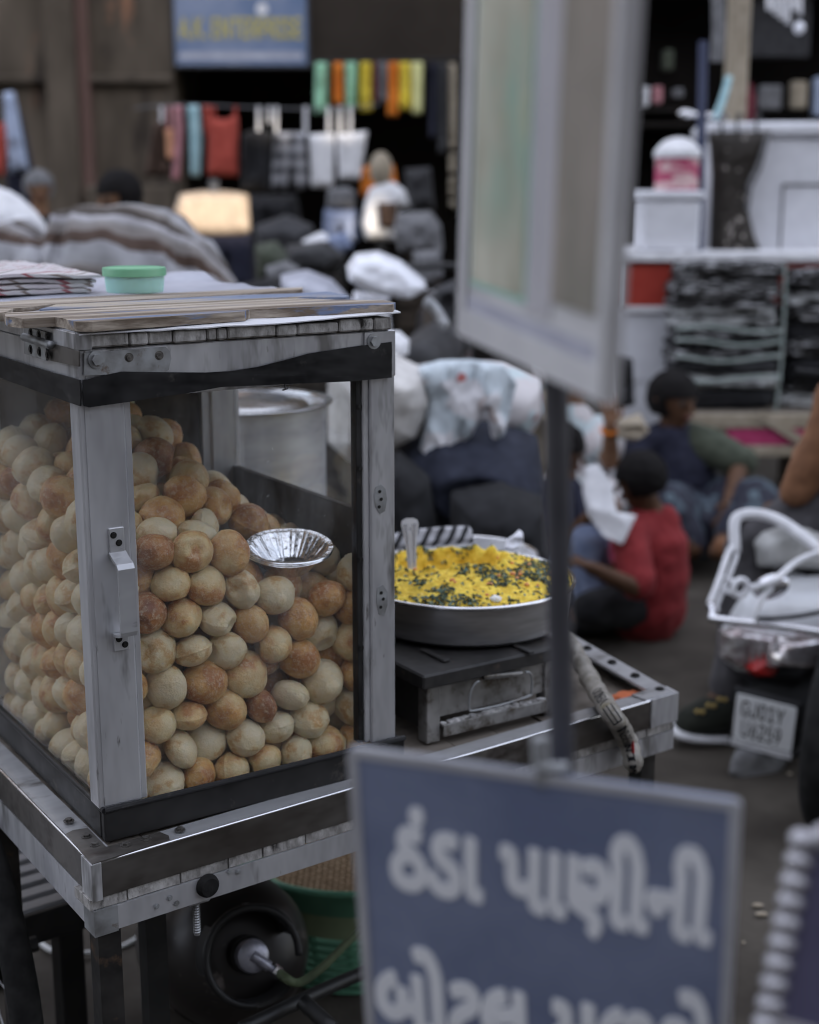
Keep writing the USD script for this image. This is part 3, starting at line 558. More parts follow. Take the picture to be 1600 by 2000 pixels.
# parked motorcycle with a white plastic sack on it
mc = thing('motorcycle', 'dark parked motorcycle behind the case with a long black seat', 'motorcycle', at(800, 700, 4.9) * [1, 1, 0])
def wheel_at(node, c, r, ax):
    a, b, _ = frame_along(ax); wl = node.add('wheel', tube(circle(c, r - .05, 48, a, b), .05, 12, True), 'tyre', True)
    wl.add('rim', tube(circle(c, r - .10, 40, a, b), .016, 8, True), 'chrome', True); wl.add('hub', tube([c - ax * .06, c + ax * .06], .05, 14), 'steel_dull', True)
    for k in range(12):
        t = k * np.pi / 6; wl.add('spoke', tube([c, c + (a * math.cos(t) + b * math.sin(t)) * (r - .10)], .004, 5), 'chrome')
m0 = at(850, 668, 5.3); mx = unit([-.12, -.98, 0]); my = np.array([-mx[1], mx[0], 0])
gz = lambda p, z: np.array([p[0], p[1], z])
wheel_at(mc, gz(m0 + mx * .55, .30), .30, my); wheel_at(mc, gz(m0 - mx * .72, .30), .30, my)
mc.add('seat', skel([[(gz(m0 + mx * .42, m0[2] - .02), .075), (gz(m0 + mx * .1, m0[2] - .03), .10), (gz(m0 - mx * .22, m0[2] - .03), .09)]], .03), 'seat_grey', True)
mc.add('tank', skel([[(gz(m0 - mx * .26, m0[2] - .04), .10), (gz(m0 - mx * .5, m0[2] + .02), .13)]], .03), 'black_gloss', True)
mc.add('engine', bx(-.45, .1, -.14, .14, .22, .52, .05, np.vstack([np.c_[mx, my, UZ, gz(m0, 0)], [0, 0, 0, 1]])), 'steel_dull')
mc.add('body_panel', skel([[(gz(m0 + mx * .1, m0[2] - .18), .09), (gz(m0 + mx * .48, m0[2] - .10), .06)]], .03), 'black_gloss', True)
mc.add('fork', cat(tube([gz(m0 - mx * .72 + my * .07, .30), gz(m0 - mx * .52 + my * .07, m0[2] + .15)], .02, 8), tube([gz(m0 - mx * .72 - my * .07, .30), gz(m0 - mx * .52 - my * .07, m0[2] + .15)], .02, 8)), 'chrome', True)
mc.add('handlebar', tube(smooth_path([gz(m0 - mx * .40 + my * .36, m0[2] + .10), gz(m0 - mx * .50 + my * .14, m0[2] + .24), gz(m0 - mx * .52 - my * .14, m0[2] + .24), gz(m0 - mx * .40 - my * .36, m0[2] + .22)], 5), .013, 8), 'black_gloss', True)
mc.add('lever', tube(smooth_path([at(832, 588, 4.45), at(850, 604, 4.45), at(872, 640, 4.42)], 5), .018, 8), 'steel_dull', True)
mc.add('mudguard', tube(circle(gz(m0 + mx * .55, .30), .345, 20, mx, UZ, .3, 2.6), .03, 8), 'black_gloss', True)
mc.add('side_stand', tube([gz(m0 + my * .1, .25), gz(m0 + my * .28, .0)], .012, 6), 'black_iron')
cloth('plastic_sack', 'shiny white plastic sack lying over the motorcycle', 'sack', 'plastic_bag', 4.6, [(676, 520), (694, 494), (740, 489), (784, 508), (832, 548), (834, 566), (800, 584), (762, 580), (726, 572), (700, 560), (680, 546)], .12, .035, ff=12, seed=60, n=40)
cloth('tarpaulin', 'smooth pale grey tarpaulin behind the worn blue plank', 'tarpaulin', 'grey_plastic', 4.9, [(548, 536), (600, 526), (650, 546), (690, 590), (700, 640), (560, 640)], .2, .02, ff=4, seed=61, n=30)
cloth('plastic_sheet', 'pale plastic hanging from under the white sack', 'plastic sheet', 'plastic_bag', 4.7, [(690, 566), (760, 580), (764, 640), (758, 700), (690, 680)], .08, .03, ff=10, seed=62)
# heaped sacks and bags right of the case
sk = 'sacks and bags heaped right of the case'
for k, (px, Y, m, d, f, lab, kw) in enumerate([
    ([(735, 650), (780, 646), (800, 664), (798, 690), (770, 706), (735, 700)], 4.3, 'c_white', .10, .01, 'small round white bag just right of the case top', {}),
    ([(640, 700), (770, 690), (830, 720), (842, 780), (815, 850), (770, 870), (690, 900), (640, 860)], 4.1, 'c_sack', .22, .05, 'plump off white sack seen through the case glass and beside its post', {}),
    ([(800, 715), (880, 702), (985, 706), (1062, 742), (1070, 800), (1030, 850), (960, 850), (880, 830), (810, 790)], 4.35, 'floral_pale', .22, .05, 'broad pale patterned sack under the hanging floral cloth', {}),
    ([(770, 880), (850, 830), (960, 820), (1050, 850), (1066, 940), (1050, 1010), (950, 1040), (850, 1030), (780, 1000)], 4.15, 'c_bagblue', .26, .085, 'big dark navy bag at the foot of the sack heap', {}),
    ([(690, 930), (780, 880), (840, 930), (860, 1050), (760, 1080), (690, 1060)], 3.9, 'c_black', .2, .075, 'black bag between the case post and the navy bag', {}),
    ([(880, 960), (980, 940), (1060, 970), (1075, 1070), (960, 1090), (880, 1060)], 3.85, 'c_black', .2, .075, 'black bag lowest in the heap behind the pan', {}),
    ([(1030, 770), (1080, 760), (1085, 900), (1040, 960), (1020, 860)], 4.6, 'c_tan', .12, .04, 'tan cloth bag at the right end of the heap', {})]):
    cloth('sack', lab, 'sack', m, Y, px, d, f, ff=7, seed=70 + k, group=sk, n=34, rr=.8)
cloth('floral_cloth', 'blue and red floral cloth hanging down over the heaped sacks', 'cloth', 'floral_blue', 4.02, [(818, 715), (860, 703), (920, 702), (985, 712), (1010, 748), (1000, 790), (985, 850), (962, 866), (950, 800), (920, 852), (880, 890), (842, 922), (812, 905), (828, 840), (838, 780), (820, 742)], .03, .035, ff=14, seed=80, st=(2, .8), n=46)
# right side: boxes, counter, folded garments
def boxpx(name, label, ct, m, x0, y0, x1, y1, Y, d, b=.012, lid=None, group=None, yaw=0):
    P = facing(x0, y1, Y, yaw); w = P.uv(x1, y1)[0]; h = P.uv(x0, y0)[1]
    n = thing(name, label, ct, P.o, group); M_ = P.M()
    hb = h if not lid else h * (1 - lid[0])
    n.add('body', bx(0, w, 0, hb, -d, 0, b, M_), m)
    if lid: n.add('lid', bx(-lid[1], w + lid[1], hb + .003, h, -d - lid[1], lid[1], b, M_), lid[2])
    return n, P, w, h
Yc = 7.0
boxpx('foam_box', 'white foam box with a lid, standing on the counter left of the blue pole', 'foam box', 'thermocol', 1256, 372, 1366, 490, Yc, .35, lid=(.17, .012, 'thermocol'))
tub2 = at(1322, 372, Yc - .1 + .25); tb2 = thing('pink_tub', 'pink and white tub with a domed white lid on top of the foam box', 'tub', tub2)
tb2.add('body', lathe([(0, .002), (.105, .002), (.108, .01), (.108, .155), (0, .155)], 40, at_=tub2), 'tub_pink', 35)
tb2.add('lid', lathe([(.116, .156), (.116, .185), (.10, .205), (.07, .235), (.03, .25), (0, .252)], 40, at_=tub2), 'c_white', 35)
ct_ = thing('counter', 'white edged counter with red panels under the foam boxes', 'counter', at(1260, 740, Yc) * [1, 1, 0])
zc = zat(490, Yc) - .004
ct_.add('top', bx(xat(1196, 490, Yc), xat(1700, 490, Yc), Yc - .06, Yc + .8, zc - .045, zc, .006), 'c_white')
Pr = facing(1214, 598, Yc - .03)
ct_.add('red_panel', bx(0, xat(1700, 500, Yc) - xat(1214, 598, Yc), 0, zc - .05 - Pr.o[2], -.5, 0, .004, Pr.M()), 'crate_red')
ct_.add('panel_frame', cat(*[bx(a, b, c, d, .0005, .012, .003, Pr.M()) for a, b, c, d in ((-.03, .0, -.005, .27), (.255, .28, -.005, .27), (0, .255, -.03, 0), (0, .255, .215, .243))]), 'c_white')
ct_.add('lower_panel', bx(xat(1206, 600, Yc), xat(1316, 600, Yc), Yc - .02, Yc + .5, zat(745, Yc), zat(600, Yc) - .03, .006), 'thermocol')
for x_ in (1212, 1640): ct_.add('leg', bx(xat(x_, 600, Yc), xat(x_, 600, Yc) + .06, Yc + .55, Yc + .61, 0, zc - .05), 'wood_dark')
ct_.add('leg', bx(xat(1640, 600, Yc), xat(1640, 600, Yc) + .06, Yc, Yc + .06, 0, zat(600, Yc) - .03), 'wood_dark')
ct_.add('foot', bx(xat(1210, 600, Yc), xat(1312, 600, Yc), Yc - .015, Yc + .45, 0, zat(745, Yc) - .002), 'thermocol')
Yb = 7.35
n, P, w, h = boxpx('foam_chest', 'very large white foam chest with a thick lid at the right edge', 'foam chest', 'thermocol', 1374, 238, 1720, 545, Yb, .7, .02, lid=(.10, .03, 'thermocol'), yaw=-6)
n.add('seam', cat(bx(w * .42, w, h * .60, h * .615, .0002, .012, .003, P.M()), bx(w * .418, w * .43, .02, h * .60, .0002, .008, .003, P.M())), 'c_grey')
dk = thing('sequin_dress', 'dark sequinned dress hanging by hooks from the foam chest lid', 'dress', at(1440, 260, Yb - .2))
cloth('cloth', None, None, 'sequin', Yb - .12, [(1384, 258), (1508, 256), (1490, 310), (1468, 360), (1462, 410), (1474, 460), (1496, 512), (1384, 514), (1388, 440), (1390, 340)], .06, .02, seed=90, node=dk, n=34)
cloth('trim', None, None, 'c_grey', Yb - .19, [(1496, 262), (1506, 260), (1488, 330), (1470, 366), (1464, 412), (1456, 410), (1460, 356), (1478, 320)], .012, .01, ff=30, seed=91, node=dk)
for x_ in (1412, 1442, 1480): dk.add('hook', tube(smooth_path([at(x_, 262, Yb - .16), at(x_ - 2, 236, Yb - .10), at(x_ + 2, 222, Yb - .02), at(x_ + 6, 232, Yb + .04)], 4), .007, 6), 'black_iron', True)
single('blue_pole', tube([at(1374, 80, 7.12), at(1378, 500, 7.12) * [1, 1, 0]], .022, 12), 'pole_blue', 'slim blue pole standing before the foam chest', 'pole', True)
sp_ = thing('shop_post', 'pale wooden post rising behind the foam chest with wires round it', 'post', at(1434, 240, 8.2) * [1, 1, 0])
q = at(1434, 240, 8.2)
sp_.add('post', bx(q[0] - .055, q[0] + .055, 8.15, 8.27, 0, 4.2, .01), 'c_tan')
sp_.add('cloth_wrap', tube([at(1402, -60, 8.05), at(1404, 60, 8.05), at(1400, 120, 8.05)], .035, 10), 'c_grey', True)
sp_.add('cross_arm', cat(tube([at(1334, 222, 8.0), at(1420, 228, 8.0)], .016, 8), ellip(at(1340, 222, 8.0), (.045, .03, .025), 2)), 'steel_bright', True)
sp_.add('wire', tube(smooth_path([at(1395, 232, 8.0), at(1410, 200, 8.0), at(1424, 150, 8.05)], 5), .02, 6), 'c_teal', True)
# things on the shelves inside the shop
sh = 'goods on the shelves in the dark shop'
for k, (x0, y0, x1, y1, m, lab) in enumerate([(1456, -30, 1582, 112, 'c_darkgrey', 'large dark grey panel high on the shop shelves'), (1486, 166, 1526, 214, 'c_grey', 'grey box on the shop shelf above the foam chest'), (1548, 158, 1576, 212, 'c_tan', 'tan box on the shop shelf near the right edge'),
        (1250, 168, 1268, 208, 'c_white', 'small pale packet on the dark shelf right of the picture board'), (1276, 168, 1294, 202, 'c_pink', 'small pink packet on the dark shelf'), (1316, 172, 1336, 190, 'c_grey', 'small grey packet on the dark shelf'), (1296, 96, 1316, 136, 'c_olive', 'olive packet hanging high on the dark shelf'), (1592, 150, 1640, 226, 'c_skyblue', 'pale blue box at the right edge of the shop shelf')]):
    boxpx('shelf_box', lab, 'box', m, x0, y0, x1, y1, 9.6, .12, .01, group=sh)
qb = at(1463, 236, 9.5); single('red_bottle', lathe([(0, 0), (.035, 0), (.036, .14), (.015, .19), (.014, .23), (0, .23)], 20, at_=qb), 'c_maroon', 'dark red bottle standing on the shelf behind the foam chest', 'bottle', 35)
slf = thing('shop_shelf', 'dark wooden shelving in the shop behind the foam chest', 'shelf', (xat(1400, 300, 9.7), 9.9, 0))
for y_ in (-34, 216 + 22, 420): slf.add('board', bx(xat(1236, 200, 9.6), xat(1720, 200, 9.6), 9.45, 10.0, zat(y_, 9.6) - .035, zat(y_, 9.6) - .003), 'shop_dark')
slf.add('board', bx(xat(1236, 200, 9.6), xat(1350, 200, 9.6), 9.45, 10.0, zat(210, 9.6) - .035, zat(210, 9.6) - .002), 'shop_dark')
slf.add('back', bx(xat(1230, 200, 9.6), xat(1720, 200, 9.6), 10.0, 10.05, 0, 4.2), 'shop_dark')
for x_ in (1228, 1722): slf.add('side', bx(xat(x_, 200, 9.6), xat(x_, 200, 9.6) + .04, 9.5, 9.998, 0, 4.2), 'shop_dark')
for k in range(6): cloth('fringe', ('white cloth fringe hanging at the top right, strand %s from the left' % ('first', 'second', 'third', 'fourth', 'fifth', 'sixth')[k]), 'fringe', 'c_white', 8.0, rect(1496 + 12 * k, -40, 1507 + 12 * k, 20 + 9 * ((k * 5) % 4), 1, 1), .02, .01, seed=k, group='white fringe at the top right')
single('glass_ball', ellip(at(1561, 54, 8.0), (.03, .03, .034), 2), 'plastic_bag', 'small pale ball hanging below the white fringe', 'ornament', True)
# handcart with a stack of wrapped dark garments
Yh = 6.75
hc = thing('handcart', 'grey wooden handcart with a pink side panel carrying the wrapped garment stacks', 'handcart', at(1480, 900, Yh) * [1, 1, 0])
zh = zat(800, Yh)
x0_, x1_ = xat(1330, 800, Yh), xat(1760, 800, Yh)
for k in range(4): hc.add('deck_plank', bx(x0_, x1_, Yh - .10 + .22 * k, Yh + .11 + .22 * k, zh - .04, zh - .004, .006), 'table_wood')
hc.add('side_rail', cat(bx(x0_, x1_, Yh - .13, Yh - .10, zh - .07, zh - .0, .006), bx(x0_, x1_, Yh - .13, Yh - .10, zat(862, Yh) - .05, zat(862, Yh), .006)), 'c_tan')
hc.add('side_panel', bx(xat(1412, 800, Yh), xat(1560, 800, Yh), Yh - .12, Yh - .10, zat(860, Yh), zh - .071), 'c_magenta')
hc.add('brace', prism(LineString([(0, 0), (.22, -.14)]).buffer(.022), .02, facing(1490, 812, Yh - .125).M()), 'c_tan')
for x_ in (1345, 1600):
    hc.add('leg', bx(xat(x_, 850, Yh), xat(x_, 850, Yh) + .06, Yh - .09, Yh - .03, 0, zh - .041), 'wood_dark'); hc.add('leg', bx(xat(x_, 850, Yh), xat(x_, 850, Yh) + .06, Yh + .65, Yh + .71, 0, zh - .041), 'wood_dark')
def stack(label, x0, x1, y0, y1, Y, nl, seed, light=()):
    t = thing('garment_stack', label, 'garment stack', at((x0 + x1) / 2, y1, Y), 'wrapped garment stacks')
    rs = np.random.default_rng(seed); zs = zat(y1, Y) + (zat(y0, Y) - zat(y1, Y)) * np.r_[0, np.cumsum((lambda w: w / w.sum())(rs.uniform(.55, 1.5, nl)))]; X0, X1 = xat(x0, y1, Y), xat(x1, y1, Y)
    for k in range(nl):
        zc_, hh = (zs[k] + zs[k + 1]) / 2, (zs[k + 1] - zs[k]) * .5; j = rs.uniform(-.02, .02, 2)
        me = trimesh.creation.icosphere(4); v = np.sign(me.vertices) * np.abs(me.vertices) ** np.array([.28, .3, .6]); v = v * [(X1 - X0) / 2, .24, hh * 1.12]
        v += (meshkit.fbm(np.c_[v[:, 0] * 9, v[:, 1] * 9, v[:, 2] * 40 + k * 3], 3)[:, None] - .5) * [.04, .06, hh * 1.1]
        v[:, 2] += .006 * np.sin(v[:, 0] * 5 + k * 2) ; me.vertices = v + [(X0 + X1) / 2 + j[0], Y + .24 + j[1], zc_]
        t.add('folded_garment', me, ('chips', 'c_black', 'chips', 'c_darkgrey', 'chips', 'chips_pale')[rs.integers(6)], True)
    for q in ((.95, .0), ): t.add('strap', cat(tube(smooth_path([np.array([X0 + (X1 - X0) * q[0], Y - .045, zs[0]]), np.array([X0 + (X1 - X0) * (q[0] + .02), Y - .055, (zs[0] + zs[-1]) / 2]), np.array([X0 + (X1 - X0) * (q[0] + .01), Y - .04, zs[-1]])], 5), .006, 6)), 'rope_mint', True)
    return t, X0, X1, zs
t_, X0, X1, zs = stack('taller stack of dark printed garments tied with pale green rope on the handcart', 1312, 1522, 514, 800, Yh, 11, 5, (7, 5, 4))
for k, zz in enumerate((.56, .47, .36, .22)): t_.add('rope', tube(smooth_path([np.array([X0 + (X1 - X0) * u, Yh - .05 - .01 * math.sin(u * 5 + k), zs[0] + (zs[-1] - zs[0]) * (zz + .02 * math.sin(u * 6 + k))]) for u in np.linspace(-.01, .97, 7)], 4), .009, 6), 'rope_mint', True)
stack('second stack of dark garments at the right edge of the handcart', 1534, 1720, 522, 800, Yh + .05, 10, 6)

for k, (px, Y, m, d, lab) in enumerate([([(590, 470), (628, 452), (660, 470), (652, 500), (606, 502)], 7.6, 'c_white', .1, 'small crumpled white bag among the dark bundles'), ([(520, 520), (560, 508), (590, 526), (560, 552), (524, 550)], 6.4, 'c_grey', .12, 'small grey bag low beside the olive bundle'),
    ([(640, 462), (676, 452), (690, 482), (664, 500), (642, 492)], 7.4, 'c_denim', .1, 'folded blue jeans on the dark tarpaulin'), ([(850, 560), (890, 545), (905, 600), (880, 640), (846, 610)], 5.6, 'c_darkgrey', .12, 'dark grey bag beside the picture board'),
    ([(470, 555), (530, 540), (556, 566), (530, 590), (470, 590)], 5.9, 'c_black', .12, 'black bag just above the worn blue plank'), ([(1040, 700), (1090, 690), (1110, 730), (1080, 772), (1046, 756)], 4.9, 'floral_pale', .08, 'pale printed bag under the picture board'),
    ([(1190, 690), (1236, 700), (1240, 790), (1200, 800)], 6.6, 'c_black', .08, 'black bag hanging under the counter edge'), ([(1206, 820), (1250, 806), (1268, 840), (1240, 862), (1206, 856)], 5.9, 'c_tan', .06, 'small tan bundle by the shoulder of the person in navy')]):
    cloth('bag', lab, 'bag', m, Y, px, d, .05, ff=14, seed=110 + k, group='small bags in the clutter', n=24)
rg = np.random.default_rng(31)
bits = []
for k in range(170):
    p_ = np.array([rg.uniform(-1.2, 2.6), rg.uniform(2.4, 6.6), .004]); r_ = rg.uniform(.004, .014)
    bits.append(ellip(p_, (r_, r_ * rg.uniform(.4, 1), r_ * .35), 1, .3, 7, k))
single('street_grit', cat(bits), 'c_tan', 'grit and scraps scattered on the road', 'grit', kind='stuff')

# ================================================================ people
def J(x, y, Y): return at(x, y, Y)
def hand_chains(w, d, n, s=1.0, curl=.5):
    """palm, four fingers and a thumb from the wrist w along d; n is the back of the hand"""
    d = unit(d); n = unit(n - d * (n @ d)); c = np.cross(d, n); out = [[(w, .026 * s), (w + d * .05 * s + c * .018 * s, .017 * s)], [(w, .026 * s), (w + d * .055 * s - c * .018 * s, .016 * s)]]
    for k, (o, L) in enumerate(((.030, .062), (.010, .072), (-.010, .068), (-.029, .052))):
        p = w + d * .078 * s + c * o * s; ch = [(w + d * .045 * s + c * o * .8 * s, .011 * s), (p, .0095 * s)]; a = d
        for q in range(3): a = unit(a - n * curl * .55); p = p + a * L * .36 * s; ch.append((p, (.0088 - .0008 * q) * s))
        out.append(ch)
    t0 = w + d * .025 * s + c * .026 * s; t1 = t0 + unit(d * .6 + c * .8) * .035 * s; out.append([(t0, .013 * s), (t1, .0105 * s), (t1 + unit(d * .9 + c * .2 - n * .3) * .03 * s, .009 * s)])
    return out
def head_chains(c, r, f, up):
    """skull, jaw, nose, brow, ears; f is where the face looks"""
    f = unit(f); up = unit(up - f * (up @ f)); s = np.cross(f, up)
    ch = [[(c - f * .12 * r + up * .18 * r, r * .86), (c + f * .12 * r + up * .1 * r, r * .80)], [(c + f * .22 * r - up * .1 * r, .66 * r), (c + f * .38 * r - up * .78 * r, .36 * r)], [(c + f * .88 * r + up * .02 * r, .07 * r), (c + f * 1.12 * r - up * .26 * r, .12 * r)],
          [(c + f * .82 * r - up * .55 * r, .16 * r)], [(c + f * .74 * r + s * .3 * r + up * .14 * r, .14 * r), (c + f * .74 * r - s * .3 * r + up * .14 * r, .14 * r)]]
    for q in (-1, 1): ch.append([(c + s * q * .86 * r - up * .02 * r, .12 * r), (c + s * q * .90 * r + up * .2 * r - f * .06 * r, .13 * r)])
    return ch, f, up, s
def add_head(node, c, r, f, up=UZ, hair='hair', hs=1.10, bun=False):
    ch, f, up, s = head_chains(c, r, np.asarray(f, float), np.asarray(up, float))
    a = m3.Manifold.sphere(r * hs, 40); M_ = np.column_stack([s * .93, f * 1.0, up * 1.02, c + up * .16 * r - f * .10 * r]); a = a.transform(M_)
    cut = m3.Manifold.cube([4 * r, 2 * r, 3 * r], True).transform(np.column_stack([s, f, up, c + f * 1.35 * r - up * 1.25 * r]))
    cut2 = m3.Manifold.cube([4 * r, 4 * r, 2 * r], True).transform(np.column_stack([s, f, up, c - up * 1.55 * r + f * .2 * r]))
    hm = tm((a - cut - cut2).refine_to_length(r * .12)); nv = trimesh.Trimesh(hm.vertices, hm.faces, process=True)
    nv.vertices += nv.vertex_normals * ((meshkit.fbm(nv.vertices * 55, 3) - .5) * .12 * r)[:, None]
    node.add('hair', nv, hair, 40)
    if bun: node.add('hair_bun', ellip(c - f * 1.05 * r - up * .1 * r, (.4 * r, .36 * r, .4 * r), 3, .1, 9), hair, True)
    for q in (-1, 1):
        e = c + f * .80 * r + s * q * .33 * r + up * .02 * r
        ey = node.add('eye', ellip(e, (.12 * r, .12 * r, .09 * r), 2), 'eye_white', True); ey.add('iris', ellip(e + f * .09 * r, (.06 * r,) * 3, 2), 'hair', True)
    node.add('mouth', ellip(c + f * .93 * r - up * .52 * r, (.24 * r, .08 * r, .05 * r), 2, M=np.column_stack([s, f, up])), 'c_maroon', True)
    return ch
# --- boy in red, sitting on the road with his back half turned
Yk = 4.95
boy = thing('person', 'child in a red shirt sitting cross-legged on the road reading a white paper', 'person', onground(1255, 1214))
hd = J(1250, 938, Yk - .02); hips = J(1266, 1178, Yk)
fb = unit([-.92, .35, -.25])
bodyc = add_head(boy, hd, .085, fb, unit([-.25, .05, 1]))
neck = J(1272, 1000, Yk); ch = bodyc + [[(hd + [.02, 0, -.06], .045), (neck, .042)], [(neck, .05), (J(1275, 1080, Yk), .10), (hips, .115)]]
shR, elR, haR = J(1228, 1050, Yk - .10), J(1250, 1152, Yk - .26), J(1152, 1108, Yk - .34)
shL, elL, haL = J(1300, 1046, Yk + .12), J(1200, 1130, Yk + .25), J(1160, 1080, Yk + .1)
ch += [[(shR, .045), (elR, .034), (haR, .023)], [(shL, .045), (elL, .034), (haL, .023)]]
ch += hand_chains(haR, unit(haR - elR), np.array([0, -.3, 1.0]), .72) + hand_chains(haL, unit(haL - elL), np.array([0, .3, 1.0]), .72)
knR, ftR = J(1150, 1190, Yk - .22), J(1185, 1212, Yk - .02); knL, ftL = J(1165, 1165, Yk + .3), J(1140, 1200, Yk + .05)
ch += [[(hips, .085), (knR, .052), (ftR, .036)], [(hips, .085), (knL, .055), (ftL, .036)], [(ftR, .038), (ftR + [-.12, -.02, -.01], .03)], [(ftL, .038), (ftL + [-.1, -.05, -.01], .03)]]
boy.add('body', skel(ch, .014, 6), 'skin', True)
def lump(me, a, f_, s_=0):
    me.vertices += me.vertex_normals * ((meshkit.fbm(me.vertices * f_ + s_, 3) - .5) * a)[:, None]; return me
boy.add('shirt', lump(skel([[(J(1268, 1012, Yk), .065), (J(1278, 1075, Yk), .125), (J(1270, 1140, Yk), .138), (J(1264, 1180, Yk), .146)], [(J(1262, 1022, Yk), .07), (shR, .066), (shR + (elR - shR) * .85, .062)], [(J(1290, 1022, Yk), .07), (shL, .066), (shL + (elL - shL) * .7, .058)]], .014, 10), .03, 14), 'c_shirtred', True)
boy.add('trousers', lump(skel([[(hips, .10), (knR, .064), (ftR + (knR - ftR) * .25, .05)], [(hips, .10), (knL, .07), (ftL + (knL - ftL) * .25, .06)]], .016, 8), .02, 20), 'c_black', True)
for f_ in (ftR, ftL): boy.add('shoe', skel([[(f_ + [-.02, -.01, -.01], .042), (f_ + [-.13, -.03, -.022], .034)]], .012), 'black_plastic', True)
Pp = facing(1180, 960, 4.85, -12, 32)
single('paper', pillow(Pp.pts([(1142, 912), (1168, 905), (1196, 946), (1205, 1000), (1244, 1006), (1216, 1064), (1180, 1048), (1148, 1006), (1138, 960)]), .008, Pp, folds=.02, ff=7, seed=3, n=40), 'c_white', 'creased sheet of white paper held up in front of the child in red', 'paper', 40)
# --- second child, hidden by the sign pole but for a knee
k2 = thing('person', 'child in blue jeans behind the sign pole, facing the child in red', 'person', onground(1120, 1195))
hd2 = J(1098, 880, 5.25); c2_ = add_head(k2, hd2, .085, [.9, -.3, -.25])
hip2 = J(1110, 1150, 5.25); kn2, ft2 = J(1148, 1058, 5.02), J(1150, 1180, 4.98); kn3, ft3 = J(1200, 1080, 5.35), J(1215, 1175, 5.4)
sh2_ = J(1085, 960, 5.2)
k2.add('body', skel(c2_ + [[(hd2 - [0, 0, .06], .045), (J(1100, 970, 5.25), .05), (hip2, .10)], [(hip2, .09), (kn2, .06), (ft2, .04)], [(hip2, .09), (kn3, .06), (ft3, .04)], [(sh2_, .04), (J(1095, 1060, 5.05), .033), (J(1150, 1010, 5.0), .023)]] + hand_chains(J(1150, 1010, 5.0), np.array([1, .2, .1]), np.array([0, -.3, 1.0]), .7), .016, 6), 'skin', True)
k2.add('top', skel([[(J(1100, 965, 5.25), .08), (J(1106, 1060, 5.25), .125), (hip2, .13)], [(sh2_, .06), (J(1092, 1030, 5.08), .055)]], .018, 8), 'c_navy', True)
k2.add('jeans', lump(skel([[(hip2, .115), (kn2, .082), (ft2 + [0, 0, .05], .062)]], .016, 8), .02, 20), 'c_denim', True)
k2.add('jeans', lump(skel([[(hip2, .112), (kn3, .085), (ft3 + [0, 0, .05], .062)]], .016, 8), .02, 20), 'c_wine', True, label='wine red cloth over the far knee')
for f_ in (ft2, ft3): k2.add('shoe', skel([[(f_ + [.0, 0, -.01], .04), (f_ + [.1, -.05, -.018], .03)]], .014), 'black_plastic', True)
# --- seated woman
Yf = 6.1
wm_ = thing('person', 'person in a navy top with olive sleeve sitting on the ground by the handcart', 'person', onground(1380, 1082))
hd3 = J(1316, 782, Yf - .02); c3 = add_head(wm_, hd3, .105, [.55, -.8, -.05], bun=True)
hip3 = J(1360, 1010, Yf + .1); nk3 = J(1312, 846, Yf)
sl, el_, wl_ = J(1384, 872, Yf - .05), J(1448, 880 + 20, Yf - .12), J(1424, 985, Yf - .30)
sr, er, wr_ = J(1256, 872, Yf + .02), J(1228, 960, Yf - .15), J(1280, 1010, Yf - .35)
wm_.add('body', skel(c3 + [[(hd3 - [0, 0, .08], .055), (nk3, .055)], [(nk3, .06), (J(1325, 930, Yf), .13), (hip3, .15)], [(sl, .055), (el_, .042), (wl_, .028)], [(sr, .055), (er, .042), (wr_, .028)], [(hip3, .13), (J(1470, 990, Yf - .30), .09), (J(1420, 1062, Yf - .45), .055)], [(hip3, .13), (J(1300, 1010, Yf - .35), .09), (J(1350, 1066, Yf - .40), .055)], [(J(1420, 1062, Yf - .45), .045), (J(1400, 1078, Yf - .55), .032)]] + hand_chains(wl_, unit(wl_ - el_), np.array([.5, -.8, 0]), .9) + hand_chains(wr_, unit(wr_ - er), np.array([0, -.5, .8]), .9), .02, 6), 'skin', True)
wm_.add('blouse', lump(skel([[(J(1312, 858, Yf), .10), (J(1325, 930, Yf), .155), (hip3, .17)], [(J(1300, 862, Yf), .09), (sr, .085), (er, .068)]], .02, 8), .03, 12), 'c_navy', True)
wm_.add('sleeve', lump(skel([[(J(1352, 862, Yf), .085), (sl, .084), (el_, .07)]], .02, 8), .02, 12), 'c_olive', True)
wm_.add('skirt', lump(skel([[(hip3, .18), (J(1476, 985, Yf - .28), .115), (J(1430, 1050, Yf - .42), .075)], [(hip3, .18), (J(1298, 1000, Yf - .32), .12), (J(1345, 1056, Yf - .38), .075)], [(J(1380, 1030, Yf - .2), .14)]], .024, 8), .05, 9), 'navy_print', True)
single('round_bread', ellip(J(1412, 1072, 5.55), (.045, .04, .045), 3, .08, 6, 2), 'c_rust', 'small tan round bundle on the ground by the seated person in navy', 'bundle', True)
